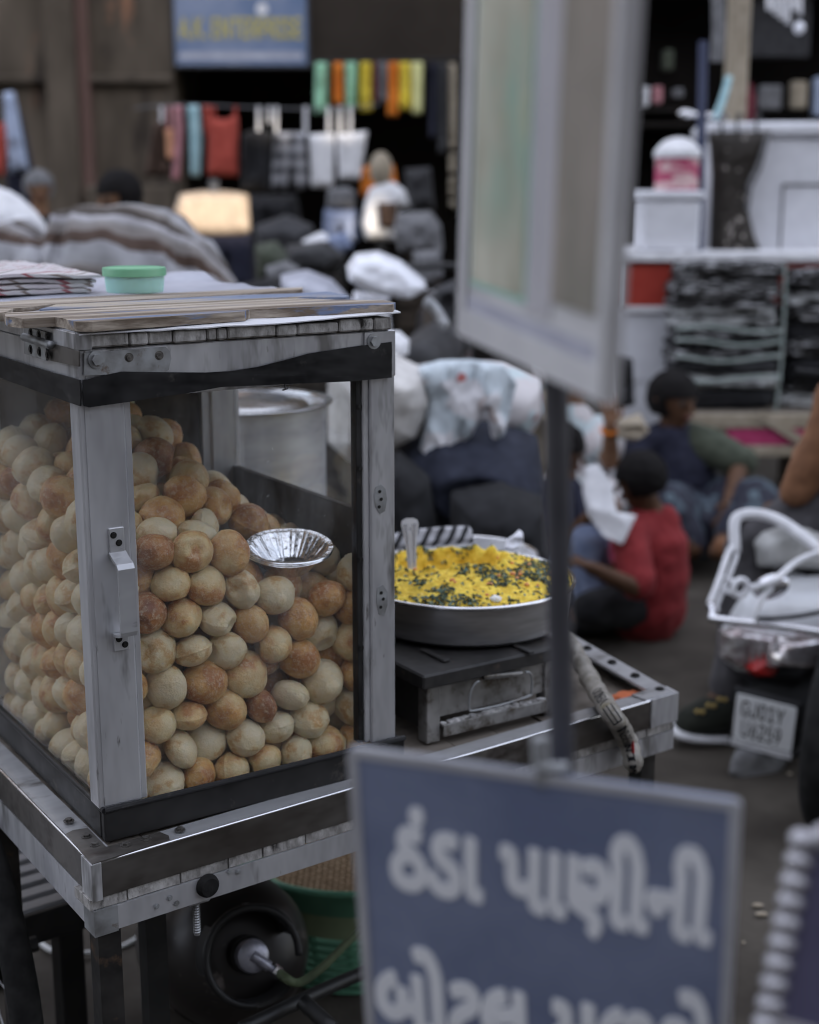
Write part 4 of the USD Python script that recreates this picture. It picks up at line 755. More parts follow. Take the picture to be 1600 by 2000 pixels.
# --- person in pale floral cloth behind the picture board
fl = thing('person', 'person in pale floral cloth with orange bangles sitting behind the sign pole', 'person', onground(1120, 1080))
hd4 = J(1120, 730, 6.3); c4 = add_head(fl, hd4, .10, [.4, -.85, -.2])
hip4 = J(1120, 1000, 6.3); aL = [J(1065, 850, 6.2), J(1050, 905, 6.0), J(1046, 785, 5.95)]; aR = [J(1172, 850, 6.2), J(1192, 900, 6.0), J(1192, 832, 5.95)]
fl.add('body', skel(c4 + [[(hd4 - [0, 0, .08], .05), (J(1120, 820, 6.3), .06), (hip4, .14)], [(aL[0], .05), (aL[1], .04), (aL[2], .027)], [(aR[0], .05), (aR[1], .04), (aR[2], .027)], [(hip4, .12), (J(1060, 990, 5.9), .085), (J(1120, 1050, 5.85), .05)], [(hip4, .12), (J(1180, 990, 5.9), .085), (J(1130, 1056, 5.8), .05)]] + hand_chains(aL[2], np.array([.1, 0, 1.0]), np.array([0, -1.0, 0]), .9) + hand_chains(aR[2], np.array([-.1, 0, 1.0]), np.array([0, -1.0, 0]), .9), .02, 6), 'skin_mid', True)
fl.add('dress', lump(skel([[(J(1120, 825, 6.3), .10), (J(1120, 910, 6.3), .17), (hip4, .19)], [(aL[0], .085), (aL[0] + (aL[1] - aL[0]) * .6, .07)], [(aR[0], .085), (aR[0] + (aR[1] - aR[0]) * .6, .07)], [(hip4, .17), (J(1060, 985, 5.95), .115), (J(1120, 1046, 5.9), .08)], [(hip4, .17), (J(1185, 985, 5.95), .115), (J(1135, 1050, 5.85), .08)]], .024, 8), .04, 10), 'floral_pale', True)
for a in (aL, aR):
    c = a[2] + (a[1] - a[2]) * .12; fl.add('bangle', tube(circle(c, .034, 28, *frame_along(a[1] - a[2])[:2]), .008, 8, True), 'c_orange', True)
# --- person seated sideways on the scooter, cut by the right edge
Ys = 4.05
ms = thing('person', 'person in grey trousers and rust top sitting sideways on the scooter', 'person', onground(1400, 1426))
hd5 = J(1760, 640, Ys); c5 = add_head(ms, hd5, .105, [-.6, .7, -.1]); hip5 = J(1720, 968, Ys)
kn5, an5 = J(1464, 1068, Ys + .02), J(1428, 1358, Ys - .10); tn5 = J(1345, 1412, Ys - .16)
ms.add('body', skel(c5 + [[(hd5 - [0, 0, .08], .055), (J(1745, 740, Ys), .07), (hip5, .14)], [(hip5, .12), (kn5, .06), (an5, .045)], [(hip5, .12), (J(1560, 1010, Ys + .2), .075), (J(1530, 1340, Ys + .2), .045)], [(J(1650, 790, Ys - .04), .055), (J(1600, 890, Ys - .04), .045), (J(1548, 985, Ys + .06), .03)], [(an5, .04), (tn5, .03)]] + hand_chains(J(1548, 985, Ys + .06), np.array([-.6, -.3, -.4]), np.array([0, -.4, 1.0]), .95), .02, 6), 'skin', True)
ms.add('top', lump(skel([[(J(1745, 760, Ys), .13), (J(1735, 880, Ys), .165), (hip5, .17)], [(J(1655, 780, Ys - .04), .085), (J(1604, 880, Ys - .04), .072), (J(1556, 962, Ys - .04), .05)]], .022, 8), .03, 12), 'c_rust', True)
ms.add('trousers', lump(skel([[(hip5, .15), (kn5, .078), (an5 + [0, 0, .03], .062)], [(hip5, .15), (J(1565, 1010, Ys + .2), .095), (J(1530, 1330, Ys + .2), .07)]], .022, 8), .03, 12), 'c_trouser', True)
so = ms.add('shoe', skel([[(an5 + [.02, .0, -.045], .062), (an5 + [-.06, -.03, -.05], .058), (tn5 + [0, 0, .004], .042)]], .012, 6), 'c_shoe', True)
so.add('sole', cat(tube(smooth_path([an5 + [.07, .0, -.112], an5 + [-.04, -.07, -.112], tn5 + [-.03, -.03, -.024], tn5 + [-.01, .05, -.022], an5 + [-.03, .05, -.112], an5 + [.07, .0, -.112]], 6), .012, 8)), 'c_white', True)
for k in range(6): so.add('stud', ellip(J(1362 + 11 * k, 1390 - 6 * k + 7 * (k % 2), Ys - .20), (.007, .004, .007), 1), 'gold', True)
ms.add('shoe', skel([[(J(1530, 1352, Ys + .2), .05), (J(1500, 1375, Ys + .16), .035)]], .014, 6), 'c_shoe', True)
# --- people behind the blanket
Yp = 6.9
st_ = thing('person', 'dark haired person standing behind the striped blanket, seen from the neck up', 'person', J(230, 700, Yp) * [1, 1, 0])
hd6 = J(232, 384, Yp); c6 = add_head(st_, hd6, .10, [-.75, -.6, -.15])
b6 = hd6 * [1, 1, 0]; sh = hd6 - [0, 0, .28]
st_.add('body', skel(c6 + [[(hd6 - [0, 0, .08], .055), (hd6 - [0, 0, .18], .06)], [(hd6 - [0, 0, .2], .07), (hd6 - [0, 0, .45], .14), (b6 + [0, 0, .82], .14)], [(b6 + [.09, 0, .8], .10), (b6 + [.10, 0, .45], .065), (b6 + [.10, 0, .06], .045), (b6 + [.08, -.15, .04], .035)], [(b6 + [-.09, 0, .8], .10), (b6 + [-.10, 0, .45], .065), (b6 + [-.10, 0, .06], .045), (b6 + [-.12, -.15, .04], .035)], [(sh + [.19, 0, 0], .055), (sh + [.24, -.02, -.28], .042), (sh + [.22, -.14, -.5], .028)], [(sh + [-.19, 0, 0], .055), (sh + [-.24, -.02, -.28], .042), (sh + [-.22, -.14, -.5], .028)]] + hand_chains(sh + [.22, -.14, -.5], np.array([0, -.4, -1.0]), np.array([1.0, 0, 0])) + hand_chains(sh + [-.22, -.14, -.5], np.array([0, -.4, -1.0]), np.array([-1.0, 0, 0])), .02, 6), 'skin_mid', True)
st_.add('shirt', skel([[(hd6 - [0, 0, .23], .085), (hd6 - [0, 0, .45], .165), (b6 + [0, 0, .85], .165)], [(sh + [.18, 0, 0], .075), (sh + [.23, -.01, -.2], .065)], [(sh + [-.18, 0, 0], .075), (sh + [-.23, -.01, -.2], .065)]], .024, 8), 'c_pink', True)
st_.add('trousers', skel([[(b6 + [.05, 0, .86], .15), (b6 + [.10, 0, .45], .09), (b6 + [.10, 0, .08], .075)], [(b6 + [-.05, 0, .86], .15), (b6 + [-.10, 0, .45], .09), (b6 + [-.10, 0, .08], .075)]], .024, 8), 'c_navy', True)
Yw = 5.9
ws = thing('person', 'person in a white shirt bending down at the far left edge', 'person', J(0, 800, Yw) * [1, 1, 0])
bk_, sd_ = J(10, 470, Yw), J(-70, 450, Yw - .2); hd7 = J(-120, 420, Yw - .35); c7 = add_head(ws, hd7, .10, [-.6, -.5, -.6])
hp7 = J(30, 560, Yw + .15); g7 = hp7 * [1, 1, 0]
ws.add('body', skel(c7 + [[(hd7 + [.06, .05, -.02], .055), (sd_, .09), (bk_, .14), (hp7, .15)], [(hp7 + [.08, 0, 0], .10), (g7 + [.08, -.05, .5], .07), (g7 + [.1, .05, .05], .045), (g7 + [.06, -.1, .035], .032)], [(hp7 - [.08, 0, 0], .10), (g7 + [-.1, -.05, .5], .07), (g7 + [-.1, .05, .05], .045), (g7 + [-.14, -.1, .035], .032)], [(sd_ + [.02, -.1, 0], .055), (sd_ + [-.05, -.28, -.2], .042), (sd_ + [-.15, -.4, -.3], .028)], [(sd_ + [.0, .14, 0], .055), (sd_ + [-.12, .05, -.25], .042), (sd_ + [-.2, -.2, -.35], .028)]] + hand_chains(sd_ + [-.15, -.4, -.3], np.array([-.4, -.5, -.4]), np.array([0, 0, 1.0])) + hand_chains(sd_ + [-.2, -.2, -.35], np.array([-.4, -.5, -.4]), np.array([0, 0, 1.0])), .02, 6), 'skin_mid', True)
ws.add('shirt', lump(skel([[(sd_, .13), (J(-10, 440, Yw), .16), (J(14, 470, Yw), .17), (hp7, .175)], [(sd_ + [.02, -.08, 0], .08), (sd_ + [-.04, -.26, -.18], .065)], [(sd_ + [0, .12, 0], .08), (sd_ + [-.11, .06, -.23], .065)]], .024, 8), .03, 10), 'c_white', True)
ws.add('trousers', skel([[(hp7, .165), (g7 + [.08, -.05, .5], .095), (g7 + [.1, .05, .08], .075)], [(hp7, .165), (g7 + [-.1, -.05, .5], .095), (g7 + [-.1, .05, .08], .075)]], .024, 8), 'c_darkgrey', True)
Yz = 9.8
fs = thing('person', 'far off person in dark clothes before the wall, left of the striped blanket', 'person', J(78, 700, Yz) * [1, 1, 0])
hd8 = J(76, 368, Yz); c8 = add_head(fs, hd8, .10, [.3, -.9, 0], hair='c_grey'); g8 = hd8 * [1, 1, 0]; sh = hd8 - [0, 0, .28]
fs.add('body', skel(c8 + [[(hd8 - [0, 0, .08], .055), (hd8 - [0, 0, .2], .06), (hd8 - [0, 0, .45], .14), (g8 + [0, 0, .8], .14)], [(g8 + [.09, 0, .8], .10), (g8 + [.1, 0, .05], .045), (g8 + [.1, -.15, .035], .033)], [(g8 + [-.09, 0, .8], .10), (g8 + [-.1, 0, .05], .045), (g8 + [-.1, -.15, .035], .033)], [(sh + [.19, 0, 0], .055), (sh + [.24, 0, -.28], .042), (sh + [.23, -.1, -.5], .028)], [(sh + [-.19, 0, 0], .055), (sh + [-.24, 0, -.28], .042), (sh + [-.23, -.1, -.5], .028)]] + hand_chains(sh + [.23, -.1, -.5], np.array([0, -.3, -1.0]), np.array([1.0, 0, 0])) + hand_chains(sh + [-.23, -.1, -.5], np.array([0, -.3, -1.0]), np.array([-1.0, 0, 0])), .024, 6), 'skin_mid', True)
fs.add('shirt', skel([[(hd8 - [0, 0, .24], .09), (hd8 - [0, 0, .45], .17), (g8 + [0, 0, .8], .17)], [(sh + [.18, 0, 0], .075), (sh + [.24, 0, -.28], .06)], [(sh + [-.18, 0, 0], .075), (sh + [-.24, 0, -.28], .06)]], .03, 8), 'c_black', True)
fs.add('trousers', skel([[(g8 + [.05, 0, .82], .15), (g8 + [.1, 0, .08], .08)], [(g8 + [-.05, 0, .82], .15), (g8 + [-.1, 0, .08], .08)]], .03, 8), 'c_navy', True)

# ================================================================ scooter at the right
Yq = 3.75
sc = thing('scooter', 'silver scooter seen from behind with a chrome guard rail and white number plate', 'scooter', onground(1560, 1650))
fwd = unit([.42, .88, 0]); rgt = np.array([fwd[1], -fwd[0], 0])      # the scooter's own axes
def SP(px, y): return at(px, y, Yq)
def scpoly(px, Y, t, yaw=16, back=0.0, bev=0): 
    P = facing(*np.mean(px, axis=0), Y, yaw); return prism(Polygon(P.pts(px)).buffer(0), t, P.M(), back)
sc.add('tail_body', cloth('x', None, None, 'scooter_silver', Yq + .18, [(1412, 1222), (1450, 1165), (1500, 1128), (1700, 1120), (1760, 1240), (1700, 1330), (1560, 1330), (1440, 1310), (1404, 1280)], .10, 0, yaw=18, node=type('N', (), {'add': lambda s, n, me, *a: me})(), rr=.9), 'scooter_silver', True)
sc.add('rear_deck', skel([[(at(1530, 1180, Yq + .36), .09), (at(1640, 1130, Yq + .9), .11)]], .02), 'scooter_silver', True)
sc.add('seat', skel([[(at(1640, 1080, Yq + .5), .10), (at(1720, 1040, Yq + 1.0), .12)], [(at(1720, 1080, Yq + .5), .10), (at(1780, 1040, Yq + 1.0), .12)]], .025), 'seat_grey', True)
sc.add('back_pad', cloth('x', None, None, 'pad_white', Yq + .22, [(1474, 1060), (1488, 1040), (1520, 1028), (1600, 1028), (1680, 1034), (1680, 1110), (1600, 1112), (1480, 1106)], .05, .005, yaw=14, node=type('N', (), {'add': lambda s, n, me, *a: me})(), rr=.5), 'pad_white', True)
tl = sc.add('tail_light', cloth('x', None, None, 'tail_clear', Yq + .04, [(1408, 1228), (1440, 1222), (1520, 1234), (1504, 1268), (1488, 1296), (1440, 1306), (1408, 1284)], .045, .004, yaw=20, node=type('N', (), {'add': lambda s, n, me, *a: me})(), rr=.5), 'tail_clear', True)
tl.add('clear_lens', cloth('x', None, None, 'tail_clear', Yq - .0, [(1520, 1240), (1580, 1234), (1680, 1250), (1660, 1308), (1560, 1306), (1496, 1300), (1504, 1268)], .05, .004, yaw=20, node=type('N', (), {'add': lambda s, n, me, *a: me})(), rr=.5), 'tail_clear', True)
tl.add('red_lens', cloth('x', None, None, 'tail_red', Yq - .0, [(1466, 1288), (1500, 1276), (1512, 1300), (1500, 1318), (1470, 1318), (1456, 1304)], .04, .002, yaw=20, node=type('N', (), {'add': lambda s, n, me, *a: me})(), rr=.5), 'tail_red', True)
tl.add('lower_trim', scpoly([(1420, 1302), (1470, 1318), (1560, 1322), (1680, 1330), (1680, 1346), (1560, 1338), (1460, 1332)], Yq + .03, .02), 'black_plastic')
tl.add('reflector_bars', cat(*[tube([at(1440 + 12 * k, 1240 + 2 * k, Yq - .02), at(1436 + 12 * k, 1296 + 1 * k, Yq - .02)], .005, 6) for k in range(6)]), 'tail_clear', True)
# grab rail, guard and mirror-bright fittings
def tubepx(pts, r, n=10, k=8): return tube(smooth_path([at(x, y, Yq + d) for x, y, d in pts], k), r, n)
sc.add('grab_rail', tubepx([(1436, 1080, .16), (1434, 1030, .18), (1444, 1008, .20), (1480, 1004, .20), (1530, 1020, .16), (1580, 1056, .08), (1640, 1096, .02)], .016), 'c_white', True)
sc.add('grab_rail_inner', tubepx([(1440, 1090, .17), (1440, 1040, .20), (1452, 1016, .22)], .012), 'black_plastic', True)
sc.add('guard_rail', cat(tubepx([(1386, 1180, .02), (1412, 1112, .10), (1424, 1078, .14), (1436, 1070, .15)], .0092), tubepx([(1402, 1188, .03), (1404, 1172, .05), (1430, 1110, .12), (1436, 1082, .15)], .007)), 'c_white', True)
sc.add('guard_rail', tubepx([(1386, 1180, .02), (1390, 1204, -.02), (1404, 1210, -.03), (1480, 1218, -.06), (1560, 1228, -.09), (1660, 1244, -.12)], .0108), 'chrome', True)
sc.add('guard_stay', cat(tubepx([(1415, 1128, .1), (1440, 1138, .06)], .006), tubepx([(1408, 1152, .07), (1436, 1160, .04)], .006)), 'c_white', True)
ey1 = at(1446, 1148, Yq - .02)
sc.add('rail_eye', tube(circle(ey1, .022, 28, unit([.9, .3, .25]), unit([-.2, 0, 1])), 0.0085, 8, True), 'c_white', True)
fc = at(1506, 1146, Yq - .02); fm = np.column_stack([unit(rgt + [0, 0, .5]), fwd, unit(np.cross(unit(rgt + [0, 0, .5]), fwd))])
sc.add('fuel_cap', ellip(fc, (.052, .022, .034), 3, M=fm), 'chrome', True)
sc.add('cap_arm', cat(tubepx([(1468, 1148, -.03), (1500, 1140, -.06), (1520, 1128, -.06), (1540, 1110, -.02), (1572, 1090, 0), (1640, 1070, 0)], .0095), tubepx([(1506, 1150, -.05), (1484, 1180, -.06), (1478, 1214, -.06)], .0085)), 'c_white', True)
sc.add('cable', tubepx([(1480, 1208, -.07), (1540, 1206, -.1), (1600, 1196, -.12), (1660, 1180, -.12)], .006), 'black_plastic', True)
# number plate
pls = [(1440, 1352), (1558, 1381), (1543, 1456), (1432, 1440)]
p0, p1 = at(1440, 1352, Yq - .10), at(1558, 1381, Yq - .165)
uP = unit(p1 - p0); r_ = ray(1431, 1438); k_ = ((p0 - EYE) @ uP) / (r_ @ uP); vP = unit(EYE + r_ * k_ - p0)
PQ = Plane(p0, uP, -vP); wP = np.linalg.norm(p1 - p0); hP = abs(PQ.uv(1431, 1438)[1])
npl = sc.add('number_plate', prism(sbox(0, -hP, wP, 0).buffer(-.008).buffer(.008), .004, PQ.M()), 'plate_white')
def ptxt(t, x0, x1, y, h):
    m = meshkit.text_mesh(t, h, .001, False); b = m.bounds; m.apply_translation(-b[0]); m.apply_scale([(x1 - x0) / (b[1][0] - b[0][0]), 1, 1]); m.apply_translation([x0, y, .0042]); return m.apply_transform(PQ.M())
npl.add('plate_text', ptxt('GJ01Y', wP * .10, wP * .82, -hP * .46, hP * .34), 'c_darkgrey'); npl.add('plate_text', ptxt('U6259', wP * .14, wP * .80, -hP * .92, hP * .36), 'c_darkgrey')
npl.add('plate_holder', prism(sbox(-.004, -hP - .028, wP + .002, -hP - .004), .005, PQ.M()), 'c_white')
npl.add('holder_back', prism(sbox(-.008, -hP - .034, wP + .006, .006), .002, PQ.M(), back=.018), 'black_plastic')
sc.add('mudguard', cloth('x', None, None, 'mudguard', Yq - .06, [(1440, 1462), (1480, 1466), (1540, 1478), (1522, 1506), (1480, 1530), (1442, 1532), (1424, 1508), (1430, 1480)], .02, .003, yaw=20, node=type('N', (), {'add': lambda s, n, me, *a: me})()), 'mudguard', True)
sc.add('under_body', skel([[(at(1520, 1350, Yq + .12), .09), (at(1640, 1360, Yq + .05), .13), (at(1720, 1420, Yq + .1), .12)], [(at(1600, 1360, Yq + .12), .12), (at(1600, 1470, Yq + .16), .10)]], .025), 'black_plastic', True)
wcs = onground(1640, 1650); wcs = np.array([wcs[0], wcs[1] + .10, .235])
wheel_at(sc, wcs, .235, rgt); wheel_at(sc, wcs + fwd * 1.25, .235, rgt)
sc.add('floor_board', skel([[(wcs + fwd * .3 + [0, 0, .1], .10), (wcs + fwd * .95 + [0, 0, .08], .10)]], .03), 'black_plastic', True)
sc.add('front_shield', skel([[(wcs + fwd * .95 + [0, 0, .1], .12), (wcs + fwd * 1.08 + [0, 0, .62], .13)]], .03), 'scooter_silver', True)
sc.add('handlebar', tube([wcs + fwd * 1.0 + [0, 0, .78] - rgt * .33, wcs + fwd * 1.06 + [0, 0, .76], wcs + fwd * 1.0 + [0, 0, .78] + rgt * .33], .016, 8), 'black_plastic', True)
sc.add('stand', tube([wcs + fwd * .4 + [0, 0, -.1], wcs + fwd * .35 + rgt * -.2 + [0, 0, -.232]], .012, 6), 'black_iron')
single('water_hose', tube(smooth_path([onground(1300, 1396, .012), onground(1330, 1416, .012), onground(1380, 1430, .012), onground(1430, 1424, .012), onground(1500, 1418, .012)], 6), .014, 8), 'cord', 'pale hose lying on the road between the cart end and the scooter', 'hose', True)

# ================================================================ the snack cart
# --- table: slightly out of square with the glass case, as in the photograph
TA, TB = np.array([-.047, -.062]), np.array([1.037, 0.0])
def slab(poly, z0, z1): return prism(Polygon(poly), z1 - z0, CART @ trimesh.transformations.translation_matrix([0, 0, z0]))
tx = (TB - TA) / np.linalg.norm(TB - TA); ty = np.array([-tx[1], tx[0]])
TR = np.array([.17, .985]); TR /= np.linalg.norm(TR)         # direction of the right end
TC, TD = TB + TR * .80, TA + np.array([-.012, .95])
TL = (TD - TA) / np.linalg.norm(TD - TA)
def strip(p, q, inn, z0, z1, w0, w1):
    """bar along the table edge p-q, from w0 to w1 inwards"""
    return slab([p + inn * w0, q + inn * w0, q + inn * w1, p + inn * w1], z0, z1)
cart = thing('snack_cart', 'aluminium edged wooden vending cart carrying the glass case and the potato pan', 'cart', W(-.04, -.06, -.70))
nplank = 12
for k in range(nplank):                                        # deck planks, run front to back
    a, b = k / nplank, (k + 1) / nplank; g = .0016
    p0, p1 = TA + (TB - TA) * a + tx * g, TA + (TB - TA) * b - tx * g; q0, q1 = TD + (TC - TD) * a + tx * g, TD + (TC - TD) * b - tx * g
    cart.add('deck_plank', slab([p0 + ty * .004, p1 + ty * .004, q1 - ty * .004, q0 - ty * .004], -.034, -.004 - .0015 * (k % 3) - (.022 if k > 9 else 0)), 'table_wood')
inR = np.array([-TR[1], TR[0]])
inL = np.array([TL[1], -TL[0]])
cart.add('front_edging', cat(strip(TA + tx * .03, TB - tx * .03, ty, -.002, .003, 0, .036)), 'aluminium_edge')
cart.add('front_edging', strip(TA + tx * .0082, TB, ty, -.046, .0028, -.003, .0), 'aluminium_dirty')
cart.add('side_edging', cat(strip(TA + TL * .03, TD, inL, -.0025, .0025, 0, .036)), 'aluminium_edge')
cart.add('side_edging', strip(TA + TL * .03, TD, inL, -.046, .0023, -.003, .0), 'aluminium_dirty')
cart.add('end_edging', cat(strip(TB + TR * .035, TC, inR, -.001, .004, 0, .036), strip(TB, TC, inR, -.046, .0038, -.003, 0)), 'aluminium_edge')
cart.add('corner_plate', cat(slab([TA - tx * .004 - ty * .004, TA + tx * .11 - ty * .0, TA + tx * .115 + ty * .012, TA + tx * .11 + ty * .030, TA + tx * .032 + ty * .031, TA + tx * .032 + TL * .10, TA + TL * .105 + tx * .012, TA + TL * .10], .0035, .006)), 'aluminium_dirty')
cart.add('corner_bracket', cat(slab([TA - tx * .006 - ty * .006, TA + tx * .008 - ty * .006, TA + tx * .008 - ty * .002, TA - tx * .002 - ty * .002, TA - tx * .002 + TL * .03, TA - tx * .006 + TL * .03], -.048, .0045)), 'aluminium')
cart.add('corner_bracket', cat(slab([TB + tx * .005 - ty * .006, TB - tx * .06 - ty * .006, TB - tx * .06 - ty * .002, TB + tx * .001 - ty * .001, TB + TR * .03, TB + TR * .03 + tx * .005], -.046, .0052)), 'aluminium')
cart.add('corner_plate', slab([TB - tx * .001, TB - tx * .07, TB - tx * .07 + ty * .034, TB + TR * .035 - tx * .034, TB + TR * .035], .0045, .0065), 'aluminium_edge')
cart.add('edge_highlight', tube([W(*(TA + tx * .002 - ty * .001), .0026), W(*(TB - ty * .001), .0026)], .0022, 8), 'steel_bright', True)  # bright tubes added to stand for the highlight along the table edges
cart.add('edge_highlight', tube([W(*(TA + TL * .01 + tx * -.001), .0024), W(*(TD), .0024)], .0022, 8), 'steel_bright', True)
for q in ((.055, .02), (.085, .02), (.135, .018)): cart.add('bolt', bolt(W(*(TA + tx * q[0] + ty * q[1]), .006), UZ, .005, .004), 'screw')
for q in ((.045, .02), (.075, .02), (.135, .018)): cart.add('bolt', bolt(W(*(TA + TL * q[0] + tx * q[1]), .006), UZ, .005, .004), 'screw')
for q in (.02, .10, .18, .27): cart.add('bolt', bolt(W(*(TB + TR * q + inR * .017), .006), UZ, .006, .004), 'screw_dark')
x = -.01                                                         # a row of plank ends shows below the edging
ends = []
rl = np.random.default_rng(3)
Ltab = np.linalg.norm(TB - TA)
while x < Ltab:
    w = rl.uniform(.05, .10); e = min(x + w, Ltab)
    cart.add('plank_end', slab([TA + tx * (x + .002) - ty * .001 * rl.uniform(0, 2), TA + tx * (e - .001) - ty * .001 * rl.uniform(0, 2), TA + tx * (e - .001) + ty * .05, TA + tx * (x + .002) + ty * .05], -.062, -.0475), 'end_grain'); x = e
cart.add('lower_rail', cat(strip(TA, TB, ty, -.098, -.0635, -.003, .001), strip(TA, TB, ty, -.098, -.094, .001, .034)), 'aluminium')
cart.add('lower_rail', cat(strip(TA, TD, inL, -.098, -.049, -.002, .001), strip(TA, TD, inL, -.098, -.094, .001, .034)), 'aluminium')
cart.add('lower_rail', cat(strip(TB, TC, inR, -.098, -.055, -.002, .001), strip(TB, TC, inR, -.098, -.094, .001, .034)), 'aluminium')
cart.add('rail_cap', slab([TA - tx * .006 - ty * .006, TA + tx * .028 - ty * .006, TA + tx * .028 - ty * .0035, TA - tx * .0035 - ty * .0035, TA - tx * .0035 + TL * .03, TA - tx * .006 + TL * .03], -.099, -.062), 'steel_dull')
fn = -(UX * ty[0] + UY * ty[1])
def onfront(s, z): return W(*(TA + tx * s - ty * .004), z)
cart.add('rubber_bung', lathe([(0, .010), (.013, .010), (.016, .006), (.017, 0)], 24, np.vstack([np.c_[np.array(frame_along(fn)).T, onfront(.162, -.0755)], [0, 0, 0, 1]])), 'tyre', 30)
cart.add('bolt', bolt(onfront(.70, -.082), fn, .007, .004), 'steel_dull')
for s, z in ((.105, -.077), (.085, -.083), (.198, -.066), (.212, -.07), (.115, -.088)): cart.add('rivet_hole', bolt(onfront(s, z), fn, .0028, .0012), 'steel_dull')
def angle_leg(x, y, w=.032, z0=-.706): return cat(cb(x, x + w, y, y + .004, z0, -.0985), cb(x, x + .004, y + .004, y + w, z0, -.0985))
cart.add('leg', angle_leg(-.045, -.058), 'leg_steel')
cart.add('leg', cb(.085, .118, .10, .13, -.706, -.0985), 'black_iron')
cart.add('leg', angle_leg(-.055, .335, .03), 'leg_steel')
cart.add('leg', angle_leg(.985, .02), 'leg_steel')
cart.add('leg', angle_leg(.985, .75), 'leg_steel')
cart.add('hanging_bolt', cat(tube([W(.105, -.04, -.097), W(.105, -.04, -.155)], .0045, 8), *[lathe([(.0044, 0), (.0058, .0015), (.0044, .003)], 10, at_=W(.105, -.04, -.152 + .004 * k)) for k in range(11)], cb(.088, .122, -.052, -.028, -.104, -.0985, .002)), 'steel_dull')
# wheel on the left side, mostly past the frame
wc = W(-.085, .47, -.39); rW = .325
wheel = cart.add('wheel', tube(circle(wc, rW, 64, UY, UZ), .024, 14, True), 'tyre', True)
wheel.add('rim', tube(circle(wc, rW - .045, 64, UY, UZ), .011, 10, True), 'steel_dull', True)
wheel.add('hub', tube([wc - UX * .04, wc + UX * .04], .028, 16), 'steel_dull')
for k in range(24):
    a = k * 2 * np.pi / 24; d = UY * math.cos(a) + UZ * math.sin(a); e = UY * math.cos(a + .5) + UZ * math.sin(a + .5)
    wheel.add('spoke', tube([wc + e * .028 + UX * (.03 if k % 2 else -.03), wc + d * (rW - .05)], .0016, 5), 'steel_dull')
cart.add('axle', tube([wc, wc + UX * .12], .014, 10), 'black_iron')

# --- the glass case
XW, YD, ZT = .460, .530, .667
case = thing('glass_case', 'aluminium framed glass display case full of puri shells on the cart', 'display case', W(.23, .26, 0))
def Pf(y): return Plane(C0 + UY * y, UX, UZ)                    # planes of the case front and left side
def Pl(x): return Plane(C0 + UX * x, -UY, UZ)
case.add('tray', cat(cb(-.010, XW + .012, -.010, .004, .0005, .046, .003), cb(-.010, .004, .0042, YD + .01, .0005, .0458, .003), cb(XW - .002, XW + .012, .0042, YD + .01, .0005, .0458, .003), cb(.0042, XW - .0022, YD - .004, YD + .01, .0005, .0458, .003), cb(.0042, XW - .0022, .0042, YD - .0042, .001, .009)), 'tray_metal')
case.add('tray_lip', cat(tube([W(-.009, -.009, .0475), W(XW + .011, -.009, .0475)], .0042, 8), tube([W(-.009, -.009, .0475), W(-.009, YD + .01, .0475)], .0042, 8)), 'rubber')
def post(x0, x1, y0, y1, ridge): return case.add('post', cat(cb(x0, x1, y0, y1, .0475, ZT, .0022), *ridge), 'aluminium')
post(-.014, .0475, -.003, .030, [cb(.0475, .057, .0005, .026, .0475, ZT - .04, .0015), cb(-.0065, .0415, -.0042, -.003, .052, ZT - .045)])
post(.417, .459, -.003, .030, [cb(.407, .417, .001, .026, .05, ZT - .04, .0015)])
post(.405, .459, YD - .03, YD + .002, [cb(.39, .405, YD - .025, YD, .05, ZT - .04)])
post(-.014, .04, YD - .03, YD + .002, [])
case.add('glazing_strip', cb(.3975, .4065, .004, .020, .05, ZT - .04, .001), 'tray_metal')
for z in (.10, .20, .335, .47, .56): case.add('screw', bolt(W(.402, .003, z), -UY, .003, .002), 'screw_dark')
def rail(*a): return case.add('top_rail', cb(*a), 'aluminium')
rail(-.004, XW, -.004, .018, .6005, ZT - .0006, .0015); rail(-.0135, .012, .0185, YD, .6005, ZT - .0009, .0015); rail(XW - .012, XW + .001, .0185, YD, .6005, ZT - .0009, .0015); rail(.0125, XW - .0125, YD - .012, YD + .001, .6005, ZT - .0009, .0015)
# glass
case.add('glass_pane', cb(.046, .409, .0095, .0125, .045, .61), 'glass_dusty')
case.add('glass_pane', cb(-.0065, -.0035, .029, YD - .03, .045, .61), 'glass_dusty')
case.add('glass_pane', cb(XW - .012, XW - .009, .029, YD - .03, .392, .60), 'glass_dusty')
case.add('side_board', cb(.443, .455, .0305, YD - .0305, .0465, .389, .001), 'board_dark')
case.add('back_board', cb(.04, .405, YD - .012, YD - .004, .0465, .60), 'board_dark')
# corner straps, bolts and hinge
P0 = Pf(-.0052)
def strap(px, t=.002, P=P0): return prism(Polygon(P.pts(px)), t, P.M())
case.add('corner_strap', strap([(163, 690), (322, 677), (331, 686), (333, 700), (328, 722), (320, 727), (163, 733)], .0028), 'steel_dull')
case.add('corner_strap', strap([(711, 650), (765, 646), (765, 700), (711, 700)], .0026), 'aluminium')
for p in ((188, 702), (730, 666)): case.add('bolt', bolt(W(*oncart(*p, 'y', -.0082)), -UY, .0075, .006), 'steel_dull', 30)
for p in ((252, 698), (311, 694)): case.add('bolt', bolt(W(*oncart(*p, 'y', -.0078)), -UY, .004, .0018), 'screw')
PL = Pl(-.0155)
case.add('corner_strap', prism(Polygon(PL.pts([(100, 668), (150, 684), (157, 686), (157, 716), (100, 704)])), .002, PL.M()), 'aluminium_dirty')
hinge = case.add('hinge', prism(Polygon(PL.pts([(55, 637), (98, 648), (98, 704), (55, 690)])), .0035, Pl(-.0178).M()), 'steel_dull')
